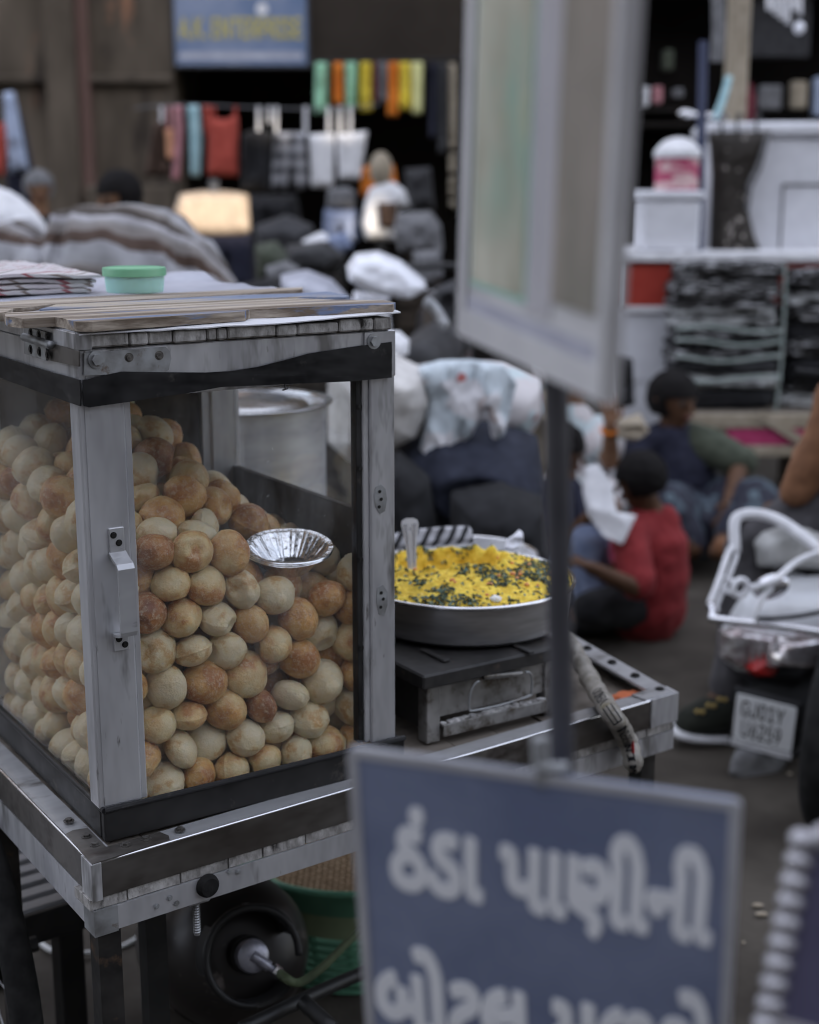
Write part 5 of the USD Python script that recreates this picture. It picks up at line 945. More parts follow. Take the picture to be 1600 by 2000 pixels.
hinge.add('hinge_pin', tube([W(*oncart(47, 658, 'x', -.024)), W(*oncart(99, 674, 'x', -.024))], .0055, 12), 'steel_dull', True)
for p in ((60, 650), (76, 654), (92, 657), (60, 682), (77, 687), (93, 693)): hinge.add('screw', bolt(W(*oncart(*p, 'x', -.0215)), -UX, .0042, .002), 'screw_dark')
# black rubber strips round the top
Pt = Pf(-.0062)
top = [(160, 742), (235, 725), (300, 726), (400, 727), (450, 724), (500, 716), (560, 701), (600, 690), (692, 676), (763, 667)]
bot = [(763, 737), (690, 744), (600, 748), (430, 755), (370, 766), (300, 776), (250, 784), (172, 795), (161, 792)]
def rubber(px, P, out, seed):
    poly = Polygon(P.pts(px)).buffer(0); x0, y0, x1, y1 = poly.bounds
    def wave(q): return out + .0035 * (meshkit.fbm(np.c_[q[:, 0] * 14, q[:, 1] * 40, q[:, 0] * 0 + seed], 3) - .35)
    m = trimesh.creation.extrude_polygon(poly, .0022, engine="earcut"); m = m.subdivide_to_size(.012)
    v = m.vertices.copy(); v[:, 2] += np.maximum(wave(v), .0005); m.vertices = v
    return m.apply_transform(P.M())
s1 = case.add('rubber_strip', rubber(top + bot, Pt, .001, 1), 'rubber', 40)
s1.add('nail', cat(tube([W(*oncart(556, 748, 'y', -.006)), W(*oncart(558, 760, 'y', -.010))], .0011, 6), tube([W(*oncart(552, 762, 'y', -.010)), W(*oncart(562, 759, 'y', -.010))], .0011, 6)), 'screw_dark')
Ps = Pl(-.0165)
case.add('rubber_strip', rubber([(-90, 664), (0, 694), (90, 722), (160, 742), (161, 793), (100, 772), (60, 757), (0, 736), (-90, 703)], Ps, .001, 5), 'rubber', 40)
# handle on the front left post
hy = -.0045
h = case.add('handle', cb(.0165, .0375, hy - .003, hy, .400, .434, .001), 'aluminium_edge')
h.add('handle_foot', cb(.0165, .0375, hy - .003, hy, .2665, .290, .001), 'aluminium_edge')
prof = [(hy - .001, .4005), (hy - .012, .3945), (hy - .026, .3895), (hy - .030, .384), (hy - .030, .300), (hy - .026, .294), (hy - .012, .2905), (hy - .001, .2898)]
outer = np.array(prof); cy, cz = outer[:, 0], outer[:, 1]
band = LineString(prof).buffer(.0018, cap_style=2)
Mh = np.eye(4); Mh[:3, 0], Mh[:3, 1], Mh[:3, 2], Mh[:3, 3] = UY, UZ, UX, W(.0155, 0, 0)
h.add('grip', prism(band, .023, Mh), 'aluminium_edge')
for xx, zz in ((.0225, .4245), (.0295, .4135), (.0235, .2835), (.0315, .2745)): h.add('screw', cat(bolt(W(xx, hy - .003, zz), -UY, .0030, .0018)), 'screw_dark')
for pp_ in ([(733, 952), (744, 946), (753, 955), (756, 975), (752, 998), (742, 1004), (733, 990), (730, 970)], [(737, 1148), (748, 1142), (757, 1156), (757, 1182), (750, 1204), (740, 1200), (735, 1176)]): case.add('worn_patch', prism(Polygon(Pf(-.0033).pts(pp_)).buffer(-.001).buffer(.001), .0004, Pf(-.0033).M()), 'steel_dull')
for px, py in ((742, 960), (745, 975), (741, 990), (745, 1158), (749, 1170), (744, 1186)): case.add('screw_hole', bolt(W(*oncart(px, py, 'y', -.0042)), -UY, .0017, .0008), 'screw_dark')
# the lid
lid = thing('case_lid', 'lid of rough plank ends edged in aluminium on top of the glass case', 'lid', W(.23, .26, ZT))
cuts = [164, 252, 290, 338, 404, 424, 445, 540, 581, 662, 730, 766]
for a, b in zip(cuts[:-1], cuts[1:]):
    xa, xb = oncart(a, 672, 'y', -.008)[0], oncart(b, 655, 'y', -.008)[0]
    lid.add('wood_block', cb(xa + .0009, xb - .0009, -.008 - rl.uniform(0, .002), .05, ZT + .0005 + rl.uniform(0, .0012), ZT + .0185 - rl.uniform(0, .003), .0022), 'end_grain')
lid.add('board', cb(-.012, XW + .002, .0505, YD, ZT + .0005, ZT + .019, .002), 'table_wood')
lid.add('edge_angle', cat(cb(-.017, -.0135, -.010, YD, ZT + .0003, ZT + .0212, .001), cb(-.0165, .004, -.0125, -.0105, ZT + .0003, ZT + .0205)), 'aluminium')
def shp(u, v):
    xx, yy = -.012 + u * (XW + .014), -.014 + v * (YD + .02)
    f = meshkit.fbm(np.stack([xx * 16, yy * 5, xx * 0], -1), 3)
    z = ZT + .0215 + .004 * np.clip(f - .35, 0, 1) - .005 * np.exp(-(v / .02) ** 2) * (.2 + f) + .006 * np.exp(-(v / .05) ** 2) * np.clip((u - .6) / .4, 0, 1)
    return C0 + UX * xx[..., None] + UY * yy[..., None] + UZ * z[..., None]
single('plastic_sheet', sheet(shp, 90, 60, .0016), 'white_sheet', 'creased white plastic sheet lying under the weathered planks on the case lid', 'plastic sheet', 40)

# planks lying on the lid, and what lies behind them
zP = .7028
def plank(px, z1, t, m, label, seed=0):
    poly = Polygon([oncart(x, y, 'z', z1)[:2] for x, y in px]).buffer(0)
    poly = poly.buffer(-.002).buffer(.002)
    mm = trimesh.creation.extrude_polygon(poly, t, engine="earcut").subdivide_to_size(.02)
    v = mm.vertices.copy(); v[:, 2] += z1 - t; q = np.c_[v[:, 0] * 9, v[:, 1] * 50, v[:, 2] * 60 + seed]
    v[:, 2] += .0022 * (meshkit.fbm(q, 3, seed) - .5); side = np.c_[v[:, 0] * 30, v[:, 1] * 0 + seed, v[:, 2] * 0]; v[:, 1] += .002 * (meshkit.fbm(side, 3, seed + 2) - .5)
    mm.vertices = v
    single('plank', mm.apply_transform(CART), m, label, 'plank', group='planks on the case lid')
front = [(7, 612), (12, 618), (45, 622), (107, 619), (126, 622), (148, 628), (180, 628), (365, 615), (478, 608), (488, 603.5), (640, 598.5), (745, 595.5), (768, 595), (773, 591), (750, 586), (560, 583), (400, 591), (67, 608), (20, 610)]
plank(front, zP, .0125, 'plank', 'weathered front plank with notched left end and blue paint flecks, nearest on the lid', 1)
plank([(72, 605), (110, 595), (400, 579), (640, 569), (683, 577), (676, 580), (560, 580.5), (400, 588), (70, 604.5)], zP - .0012, .011, 'plank_blue', 'plank with worn blue paint behind the notched front plank', 4)
plank([(-60, 612), (6, 611), (27, 602.5), (100, 594), (400, 578), (590, 566), (592, 561), (350, 571), (100, 582), (10, 588), (-60, 594)], zP - .0008, .0115, 'plank', 'bare grey brown plank furthest back, in front of the green lidded tub', 9)
def sh2(u, v):
    xx, yy = -.10 + u * .60, .235 + v * .52
    f = meshkit.fbm(np.stack([xx * 10, yy * 9, xx * 0 + 4], -1), 3)
    z = ZT + .0275 + .016 * (f - .45) * np.clip(v * 4, 0, 1) + .018 * np.exp(-((v - .95) / .1) ** 2) * u
    return C0 + UX * xx[..., None] + UY * yy[..., None] + UZ * z[..., None]
single('table_cover', sheet(sh2, 60, 60, .002), 'grey_plastic', 'grey plastic cover spread behind the planks under the green lidded tub', 'plastic cover', 40)
tb = oncart(287, 571, 'z', .705); tb[1] += .047
tub = thing('lidded_tub', 'small round mint plastic tub with a brighter green lid behind the planks', 'tub', W(tb[0], tb[1], .705))
o = W(tb[0], tb[1], .703)
tub.add('body', lathe([(0, 0), (.043, 0), (.0445, .002), (.0465, .024), (.0465, .026), (0, .026)], 64, at_=o), 'mint', 35)
tub.add('lid', lathe([(.047, .0255), (.0495, .0258), (.0495, .036), (.0485, .0382), (.045, .0388), (.044, .0372), (0, .0372)], 64, at_=o), 'mint_lid', 35)
# folded cloth stack
fold = thing('folded_cloth', 'flat stack of folded red and grey checked cloth beside the green lidded tub', 'cloth', W(-.05, .45, .70))
cl = oncart(0, 574, 'z', .702)
for k in range(4):
    def lay(u, v, k=k):
        xx = cl[0] - .20 + u * (.345 + .006 * k) + v * .02; yy = cl[1] + .004 * ((k * 7) % 3) - .01 + v * .30
        f = meshkit.fbm(np.stack([xx * 34, yy * 20, xx * 0 + k * 3], -1), 3)
        edge = np.minimum(np.minimum(u, 1 - u) * 20, np.minimum(v, 1 - v) * 12).clip(0, 1)
        z = .706 + k * .0072 + (.006 + .004 * k * v) * (f - .35) * (.4 + edge * .6) + .006 * np.exp(-((u - .62) / .2) ** 2) * (k / 3) - .004 * (1 - edge)
        return C0 + UX * xx[..., None] + UY * yy[..., None] + UZ * z[..., None]
    fold.add('fold', sheet(lay, 70, 40, .005), 'cloth_check', 40)

# --- puri shells
PURI = np.array([[float(t) / 1e4 for t in r.split(',')] for r in "461,461,1969,341;419,419,3891,299;417,417,2582,297;427,427,427,307;2108,429,3637,309;1082,431,1849,311;2320,452,1797,332;406,406,3343,286;971,410,3806,290;944,452,2413,312;1533,418,3733,295;808,409,2973,289;2689,416,3462,296;964,431,431,311;397,397,1378,277;1663,428,1808,308;3237,427,3290,307;1975,424,1322,304;3585,453,1429,333;1336,412,2827,292;2264,417,3091,295;3189,422,2488,302;4142,428,1979,308;658,404,914,284;1721,405,3221,285;427,2407,4276,307;4163,407,3039,287;4143,427,956,307;1253,403,901,283;2805,416,2909,296;3192,422,1878,302;1507,414,414,294;1196,382,3329,262;2383,408,2558,288;3665,398,2735,278;2264,406,849,286;1479,391,2318,271;1867,394,2718,274;1997,1657,4227,301;1627,2387,4479,316;3093,407,407,287;427,1550,4119,307;3019,393,1352,273;3330,411,903,291;4151,419,2508,299;2742,397,2177,277;2029,388,388,268;906,373,1347,253;3621,420,420,300;1985,390,2231,270;2553,402,402,282;4155,415,415,295;914,2707,4389,297;4172,398,1464,278;1384,372,1378,252;2520,379,1288,259;402,1653,3421,282;1704,3214,4834,293;1375,4868,5092,282;1716,4362,4970,293;1519,1372,4025,324;432,3525,4528,312;421,989,3952,301;2051,2784,4635,306;2803,482,869,286;447,857,2993,327;1434,1909,4229,280;1747,588,865,291;2270,3250,4911,297;982,4379,4744,296;1212,3582,4731,282;2513,1734,4020,288;431,938,1016,311;1379,2868,4595,255;890,1263,4029,267;3635,648,2174,310;427,1000,427,307;444,3767,3963,324;409,2971,4369,289;414,1892,1403,294;1237,876,3901,294;3710,671,3174,281;2304,2121,4363,289;394,4068,4662,274;396,3072,594,276;431,2054,3809,311;433,1578,433,313;429,2408,3335,309;414,1521,999,294;401,1556,2460,281;1879,944,3783,294;435,2791,3817,315;380,1182,1956,260;415,961,2419,295;388,1401,2957,268;2453,925,3647,322;437,3332,3532,317;407,2604,407,287;442,2524,2747,322;443,1953,2927,323;885,3222,4521,262;422,1716,1935,302;827,680,3399,239;388,869,1565,268;439,4365,2169,319;2847,3355,4419,279;407,2095,2361,287;422,2270,1828,302;406,2685,2204,286;441,2976,1127,321;899,4891,4872,259;440,4637,4676,320;450,3539,904,330;381,2110,381,261;2782,1374,3732,273;394,4290,4187,274;3033,950,3452,313;412,2413,1271,292;400,2943,3128,280;424,2810,1671,304;418,4073,2688,298;405,3071,2600,285;2311,4865,5095,285;413,4392,1588,293;392,4266,3662,272;405,4216,913,285;2249,4359,5035,247;430,3873,1384,310;404,3209,2072,284;396,3459,2977,276;403,3352,1556,283;413,3747,1943,293;393,3858,3326,273;432,3903,432,312;394,4876,2402,274;400,3583,2457,280;396,4752,829,276;409,4861,1334,289;390,4348,3152,270;3922,877,1676,330;402,4444,402,282;403,4867,1875,283;2824,2191,3988,287;421,4849,2943,301;2082,3882,4829,317;3657,1698,3300,298;3217,2010,3621,303;2178,1376,3813,250;343,3432,343,223;3145,3106,3923,334;435,4835,3524,315;2780,820,1819,302;2501,2918,4309,285;368,4902,368,248;900,862,1529,295;2995,926,1312,281;2616,3690,4766,272;3725,758,959,284;667,1166,3461,305;3220,1479,3509,261;1250,2865,3890,302;4002,1067,3142,257;955,1803,3947,306;4171,893,694,279;3688,974,2675,326;4150,1541,3055,300;430,4840,4114,310;498,2043,878,275;1348,3292,4271,298;878,3916,4386,322;1708,2878,4202,273;3102,894,2260,271;3306,2594,3646,293;3656,2266,3344,297;4118,2087,3081,284;1990,2437,3981,317;3151,857,2886,301;907,2393,3911,309;1324,1090,1857,327;3499,1167,3201,279;833,888,2072,274;4157,937,2247,292;1446,4673,4572,298;601,1360,1504,309;2275,816,369,249;1719,837,2190,280;4143,3174,3121,307;1764,894,416,296;4154,2611,3082,296;993,843,978,302;1055,904,2961,308;4199,851,2773,251;2871,1373,1989,318;2052,1900,3695,320;1436,4072,4557,303;1424,862,1336,285;721,2553,824,309;3672,972,435,315;1164,983,439,319;1236,949,2420,287;3334,982,1772,315;1450,2334,3939,252;1631,884,2818,307;2576,901,3067,293;2585,3323,3932,292;1466,900,3381,316;2034,941,3227,295;2260,3478,4379,302;2175,906,2672,289;2455,893,1356,296;2086,4397,4545,289;2014,1042,1035,303;1926,939,1640,342;2865,842,411,291;2664,4384,4680,317;859,1589,3119,295;1178,1409,3546,296;3489,1118,1262,280;3226,944,817,294;3714,2833,3329,296;3386,4381,3818,289;2219,891,2124,250;4135,4293,3131,315;2130,1320,430,310;4150,1340,420,300;4160,3736,3089,290;3706,3443,3407,332;1870,4894,4814,256;1735,3617,4473,267;2991,3639,4022,249;4156,1201,1260,294;2624,859,2403,265".split(';')])
tones = [('puri_pale', 'pale puffed puri shell in the heap behind the case glass'), ('puri_cream', 'cream and light brown puffed puri shell in the heap behind the case glass'), ('puri_gold', 'golden brown blistered puri shell in the heap behind the case glass'), ('puri_brown', 'dark reddish brown puri shell in the heap behind the case glass')]
ico = trimesh.creation.icosphere(4)
rp = np.random.default_rng(11)
BOWL = oncart(562, 1057, 'y', .086)
for k, (x, y, z, r) in enumerate(PURI):
    bd, bz = math.hypot(x - BOWL[0], y - BOWL[1]), z - (BOWL[2] - .034)
    if bz > -r * .7 and bd < min(max(.030 + bz * .95, .030), .068) + r * .85: continue
    V = ico.vertices; ax = trimesh.unitize(rp.normal(size=3)); q = V @ ax
    d = 1 + .16 * (meshkit.fbm(V * 1.1 + 9 * k, 2) - .5) + .03 * (meshkit.fbm(V * 5 + 5 * k, 2) - .5)
    sq = rp.uniform(.68, .97); V2 = V * d[:, None]; V2 = V2 - ax * (V2 @ ax)[:, None] * (1 - sq)
    seam = np.exp(-(q / .035) ** 2) * rp.choice([0, .035, .06]); V2 = V2 * (1 + seam)[:, None]     # the rim where the two skins meet
    dn = trimesh.unitize(rp.normal(size=3)); V2 = V2 * (1 - rp.choice([0, .12, .26]) * np.exp(-((1 - V @ dn) / .10) ** 2))[:, None]   # a dent
    t = rp.choice(4, p=[.30, .33, .32, .05]) if x > .06 else rp.choice(4, p=[.66, .25, .08, .01])
    single('puri_shell', trimesh.Trimesh(V2 * (r * 1.04) + W(x, y, z), ico.faces, process=False), tones[t][0], tones[t][1], 'puri', True, 'puri shells heaped in the glass case')
Pc = np.array([rp.uniform(.03, .42, 90), rp.uniform(.012, .06, 90), np.full(90, .0105)]).T
single('crumbs', cat([ellip(W(*p), np.array([.0028, .0022, .0009]) * rp.uniform(.6, 1.6), 1) for p in Pc]), 'crumbs', 'broken crumbs of puri on the floor of the glass case', 'crumbs', kind='stuff')

# --- foil bowls on top of the heap
bc = BOWL - [0, 0, .006]
Rb = trimesh.transformations.rotation_matrix(math.radians(9), UX) @ trimesh.transformations.rotation_matrix(math.radians(-3), UY)
for k, lab in enumerate(('bottom foil bowl of the small stack on the puri heap', 'middle foil bowl of the small stack on the puri heap', 'empty topmost foil bowl of the small stack on the puri heap')):
    n = 272; prof = [(.0, -.036), (.026, -.036), (.029, -.034), (.040, -.018), (.0505, -.003), (.0515, 0), (.0575, .0008), (.0585, -.0006), (.0575, -.0016), (.0515, -.0012), (.050, -.004), (.0395, -.019), (.0285, -.0348), (.026, -.0368), (0, -.0368)]
    m = lathe(prof, n); th = np.arctan2(m.vertices[:, 1], m.vertices[:, 0]); rr = np.hypot(m.vertices[:, 0], m.vertices[:, 1])
    wob = 1 + (.012 * np.sin(th * 34 + k) + .010 * np.sin(th * 13 + 2 * k) + .006 * np.sin(th * 51)) * np.clip((rr - .027) / .01, 0, 1) * (rr < .056)
    m.vertices[:, :2] *= wob[:, None]; m.vertices[:, 2] += .0005 * np.sin(th * 5 + k) * (rr > .045)
    m.apply_translation([.001 * k, -.001 * k, .0032 * (k - 2)]).apply_transform(np.diag([1.13, 1.13, .92, 1])).apply_transform(Rb).apply_translation(W(*bc))
    single('foil_bowl', m, 'foil', lab, 'bowl', 25, 'foil bowls stacked on the puri')

# --- steel pot behind the case
pc = at(470, 786, 2.74); zb = C0[2] + .002
pot = thing('steel_pot', 'tall cylindrical steel pot standing behind the glass case', 'pot', (pc[0], pc[1], zb)); hp = pc[2] - zb; Rp = .163
pot.add('body', lathe([(0, 0), (Rp - .01, 0), (Rp, .01), (Rp, hp - .004), (Rp + .001, hp), (Rp - .003, hp), (Rp - .003, .012), (0, .012)], 96, at_=(pc[0], pc[1], zb)), 'steel_pot', 35)
pot.add('rim', lathe([(Rp + .0012, hp - .003), (Rp + .014, hp + .001), (Rp + .016, hp + .004), (Rp + .012, hp + .006), (Rp - .001, hp + .004), (Rp - .0025, hp)], 96, at_=(pc[0], pc[1], zb)), 'steel_bright', 60)
pot.add('lid', lathe([(Rp - .004, hp - .004), (Rp - .03, hp - .006), (Rp - .04, hp + .003), (Rp - .075, hp + .008), (0, hp + .01)], 96, at_=(pc[0], pc[1], zb)), 'steel_bright', 60)

# --- stove under the potato pan
st = thing('stove', 'grimy boxy sheet metal stove with a wire handle and black slab top', 'stove', W(.75, .22, 0))
def Ps_(y): return Pf(y)
sy, sx0, sx1, sd = .045, .548, .812, .40
st.add('top_slab', cat(cb(sx0 - .016, sx1 + .01, sy - .014, sy + sd, .098, .122, .003)), 'cast_iron')
for q in ((.60, .10), (.74, .06), (.80, .22), (.6, .33)): st.add('pan_support', cat(cb(q[0] - .006, q[0] + .006, q[1] - .035, q[1] + .035, .1225, .1268, .001)), 'cast_iron')
leg = lambda x, y: cb(x, x + .026, y, y + .026, .001, .0975, .0015)
for x, y in ((sx0, sy), (sx1 - .026, sy), (sx0, sy + sd - .04), (sx1 - .026, sy + sd - .04)): st.add('leg', leg(x, y), 'stove_steel')
st.add('front_panel', cat(cb(sx0 + .0265, sx1 - .0265, sy + .006, sy + .009, .040, .0975), cb(sx0 + .0265, sx1 - .0265, sy + .003, sy + .006, .088, .0972, .001)), 'stove_steel')
st.add('side_panel', cb(sx0 + .004, sx0 + .007, sy + .0265, sy + sd - .0405, .02, .0975), 'cast_iron')
st.add('drip_tray', cat(cb(sx0 + .027, sx1 - .027, sy - .006, sy + .0055, .026, .030, .001), cb(sx0 + .027, sx1 - .027, sy - .009, sy - .006, .010, .0305, .001)), 'stove_steel')
st.add('ash', cat([ellip(W(rp.uniform(sx0 + .03, sx1 - .03), sy + rp.uniform(-.004, .004), .031), (.006, .004, .0022), 1, .3, 9, k) for k in range(70)]), 'ash', kind='stuff')
z = sy - .006
hp_ = [(.642, .098), (.634, .0945), (.627, .085), (.623, .068), (.6235, .054), (.630, .050), (.665, .0485), (.70, .049), (.742, .052), (.7485, .057), (.750, .072), (.747, .088), (.741, .094), (.735, .0955)]
st.add('wire_handle', tube(smooth_path([W(px_, z - .004, pz_ - .006) for px_, pz_ in hp_], 5), .0021, 8), 'steel_dull', True).add('handle_sleeve', tube([W(.652, z - .002, .0965), W(.728, z - .002, .0885)], .0048, 10), 'stove_steel', True)

# --- pan of spiced potato
cx, cyy, zr, R = .757, .240, .1985, .190
zb_ = .1275
pan = thing('potato_pan', 'shallow round steel pan heaped with the potato filling on the stove', 'pan', W(cx, cyy, zb_))
hpn = zr - zb_
pan.add('body', lathe([(0, 0), (R - .018, 0), (R - .011, .006), (R - .003, hpn - .004), (R - .004, hpn - .003), (R - .012, .008), (0, .003)], 96, at_=W(cx, cyy, zb_)), 'pan_steel', 40)
pan.add('rim', tube(circle(W(cx, cyy, zr), R, 96), .0038, 10, True), 'steel_bright', True)

PC = W(cx, cyy, zr)
cr = EYE + ray(872, 1108) * ((PC[2] + .005 - CAM_H) / ray(872, 1108)[2]) - PC
def pot_h(X, Y):
    """height of the filling over the rim, X across the view and Y away from the viewer"""
    r = np.hypot(X, Y) / (R - .006)
    dome = .026 * (1 - r ** 3) - .004 + .004 * np.clip(Y / R, -1, 1)
    e = np.sqrt(((X - cr[0]) / .100) ** 2 + ((Y - cr[1]) / .082) ** 2) + .14 * (meshkit.fbm(np.stack([X * 28, Y * 28, X * 0], -1), 3) - .5)
    t = np.clip((1.12 - e) / .38, 0, 1); t = t * t * (3 - 2 * t)
    n1 = meshkit.fbm(np.stack([X * 52, Y * 52, X * 0 + 2], -1), 2) - .5; n2 = meshkit.fbm(np.stack([X * 130, Y * 130, X * 0 + 5], -1), 2) - .5
    lip = np.exp(-((e - 1.08) / .13) ** 2)
    return dome - .078 * t + .008 * lip + n1 * (.010 + .030 * t + .012 * lip) + n2 * (.004 + .008 * t)
ng = 150
rr_, tt_ = np.meshgrid(np.sqrt(np.linspace(0, 1, ng)) * (R - .0052), np.linspace(0, 2 * np.pi, 260, endpoint=False), indexing='ij')
Xg, Yg = rr_ * np.cos(tt_), rr_ * np.sin(tt_); Zg = pot_h(Xg, Yg)
Vp = np.stack([Xg, Yg, Zg], -1).reshape(-1, 3) + PC
i, j = np.meshgrid(np.arange(ng - 1), np.arange(260), indexing='ij'); q = i * 260 + j; q2 = i * 260 + (j + 1) % 260
pan.add('potato_filling', trimesh.Trimesh(Vp, np.vstack([np.c_[q.ravel(), (q + 260).ravel(), (q2 + 260).ravel()], np.c_[q.ravel(), (q2 + 260).ravel(), q2.ravel()]]), process=False), 'potato', True)
rh = np.random.default_rng(21)
def flake(X, Y, L, wd, lift=.0012):
    e = .002; z = pot_h(np.array(X), np.array(Y)); n = unit([-(pot_h(np.array(X + e), np.array(Y)) - z) / e * .7, -(pot_h(np.array(X), np.array(Y + e)) - z) / e * .7, 1])
    n = unit(n + rh.normal(size=3) * .28); a = rh.uniform(0, 6.28); d = unit(np.cross(n, [math.cos(a), math.sin(a), .01])); s = np.cross(n, d)
    out = np.array([(-1, 0), (-.5, .8), (.1, 1), (.7, .55), (1, 0), (.6, -.6), (0, -.9), (-.6, -.6)]) * rh.uniform(.75, 1.2, (8, 2))
    c = PC + np.array([X, Y, float(z)]) + n * lift
    V = [c + d * o[0] * L / 2 + s * o[1] * wd / 2 + n * (abs(o[1]) ** 2 * .3 * wd - o[0] ** 2 * .12 * L) for o in out]
    top = [c - n * .0003] + V; bot = [x - n * .0006 for x in top]
    K = 9; Fc = []
    for k in range(8):
        a1, b1 = 1 + k, 1 + (k + 1) % 8; Fc += [[0, a1, b1], [K, K + b1, K + a1], [a1, K + a1, K + b1], [a1, K + b1, b1]]
    return trimesh.Trimesh(np.array(top + bot), Fc, process=False)
def herb_spot():
    while True:
        X, Y = rh.uniform(-R, R, 2) * .95
        if X * X + Y * Y > (R * .95) ** 2: continue
        e = math.hypot((X - cr[0]) / .100, (Y - cr[1]) / .082)
        if e < 1.0: continue
        if meshkit.fbm(np.array([[X * 26, Y * 26, 7.0]]), 3)[0] > .56: return X, Y
stuff = {'herb': [], 'herb_dark': []}
for k in range(1500):
    X, Y = herb_spot() if rh.random() < .72 else (lambda a, q: (q * math.cos(a), q * math.sin(a)))(rh.uniform(0, 6.28), R * .94 * math.sqrt(rh.uniform(.05, 1))); stuff['herb_dark' if rh.random() < .55 else 'herb'].append(flake(X, Y, rh.uniform(.005, .013), rh.uniform(.0024, .006), rh.uniform(.0005, .0022)))
for m_, l in stuff.items(): pan.add('chopped_herbs', cat(l), m_, kind='stuff')
for k in range(70):
    X, Y = herb_spot(); pan.add('herb_leaf', flake(X, Y, rh.uniform(.010, .017), rh.uniform(.004, .0075), .0022), 'herb' if rh.random() < .6 else 'herb_dark')
for k in range(26):
    a, q = rh.uniform(0, 6.28), rh.uniform(.4, .95) * R; X, Y = q * math.cos(a), q * math.sin(a)
    pan.add('tomato_bit', ellip(PC + [X, Y, float(pot_h(np.array(X), np.array(Y))) + .001], np.array([.005, .0045, .0035]) * rh.uniform(.5, 1.1), 2, .25, 6, k), 'tomato', True)
p = PC + np.array([(944 - 890) / F * 2.35, -R * .80, 0])
pan.add('salt_lump', ellip([p[0], p[1], PC[2] + float(pot_h(np.array(p[0] - PC[0]), np.array(p[1] - PC[1]))) + .003], (.0095, .008, .006), 4, .3, 9, 3), 'salt', 20)
# spoon stuck into the filling
b0, b1 = at(806, 1125, 2.41), at(800, 1012, 2.435)
sp = thing('serving_spoon', 'steel spoon standing upright in the potato filling beside the case post', 'spoon', b0)
d = unit(b1 - b0); s_ = unit(np.cross(d, [0, -1, .2])); Ls = np.linalg.norm(b1 - b0)
Psp = Plane(b0, s_, d)
hpoly = Polygon([(-.0072, -.02), (-.0072, .01), (-.0088, Ls * .45), (-.012, Ls * .72), (-.0152, Ls * .88), (-.0138, Ls * .96), (-.007, Ls * 1.0), (.007, Ls * 1.0), (.0138, Ls * .96), (.0152, Ls * .88), (.012, Ls * .72), (.0088, Ls * .45), (.0072, .01), (.0072, -.02)])
hole = Point(0, Ls * .80).buffer(.0023)
sp.add('handle', prism(hpoly.difference(hole), .0022, Psp.M()), 'spoon_steel')
sp.add('handle_rib', cat(*[prism(hpoly.buffer(-.0030).intersection(sbox(a, 0, b, Ls * .90)), .0034, Psp.M()) for a, b in ((-.02, -.0038), (.0038, .02))]), 'steel_bright')
sp.add('bowl', ellip(b0 - d * .035 + np.array([0, .0, 0]), (.02, .008, .028), 2), 'steel_bright', True)

# second steel pan behind, with a striped cloth over its edge
c2 = at(906, 1083, 2.86); z2 = C0[2] + .002; h2 = c2[2] - z2
p2 = thing('steel_bowl', 'wide steel bowl behind the potato pan, half covered by a striped cloth', 'bowl', (c2[0], c2[1], z2)); R2 = .155
p2.add('body', lathe([(0, 0), (R2 - .05, 0), (R2 - .025, .02), (R2 - .004, h2), (R2 - .008, h2), (R2 - .03, .02), (0, .006)], 80, at_=(c2[0], c2[1], z2)), 'steel_pot', 40)
p2.add('rim', tube(circle((c2[0], c2[1], z2 + h2), R2 - .003, 80), .0042, 8, True), 'steel_bright', True)
def shc(u, v):
    a = math.radians(248) - u * math.radians(150); rad = R2 * (1.03 - v * 1.0)
    X, Y = c2[0] + rad * np.cos(a) * 1.02, c2[1] + rad * np.sin(a)
    f = meshkit.fbm(np.stack([X * 40, Y * 40, X * 0], -1), 3) - .5
    return np.stack([X, Y, z2 + h2 + .010 + .012 * np.sin(np.clip(v, 0, 1) * 3.1) + f * .012 - .03 * np.exp(-(v / .08) ** 2)], -1)
Sd = facing(845, 1048, 2.80, 0, 30)
single('striped_cloth', pillow(Sd.pts([(745, 1052), (790, 1036), (850, 1030), (915, 1026), (922, 1034), (925, 1060), (880, 1064), (800, 1072), (745, 1078)]), .016, Sd, folds=.01, ff=30, n=44), 'cloth_bw', 'black and white striped cloth folded over the steel bowl behind the pan', 'cloth', 40)
Sd = facing(1010, 1060, 2.74, 10, 20)
single('plastic_wrap', pillow(Sd.pts([(985, 1070), (992, 1052), (1004, 1044), (1014, 1034), (1021, 1040), (1022, 1058), (1016, 1072), (998, 1078)]), .012, Sd, folds=.012, ff=60, n=24), 'plastic_bag', 'crumpled scrap of clear plastic at the right edge of the steel bowl', 'plastic wrap', 40)

# bag-wrapped tube hanging over the end of the table, with its printed letters
wp = [W(*oncart(x, y, 'z', z)) for x, y, z in ((1098, 1232, .060), (1128, 1282, .040), (1155, 1330, .024), (1180, 1372, .022), (1202, 1404, .021))]
for x, y, yy in ((1220, 1436, -.028), (1232, 1468, -.034), (1238, 1500, -.034)): wp.append(W(*oncart(x, y, 'y', yy)))
wpath = smooth_path(wp, 12)
wr = .0165 * (1 + .06 * np.sin(np.arange(len(wpath)) * .9)) * np.clip(np.minimum(np.arange(len(wpath)) + 3, len(wpath) - np.arange(len(wpath)) + 4) / 8, .35, 1)
wm = tube(wpath, wr, 40); dv = meshkit.fbm(wm.vertices * 45, 4) - .5; wm.vertices += trimesh.Trimesh(wm.vertices, wm.faces, process=False).vertex_normals * (dv * .006)[:, None]
wrap = thing('wrapped_tube', 'plastic bag twisted round a tube with SUPERFINE printed on it, hanging over the table end', 'wrapped tube', wp[4])
wrap.add('bag', wm, 'wrap_white', 50)
seg = np.linalg.norm(np.diff(wpath, axis=0), axis=1); al = np.r_[0, np.cumsum(seg)]
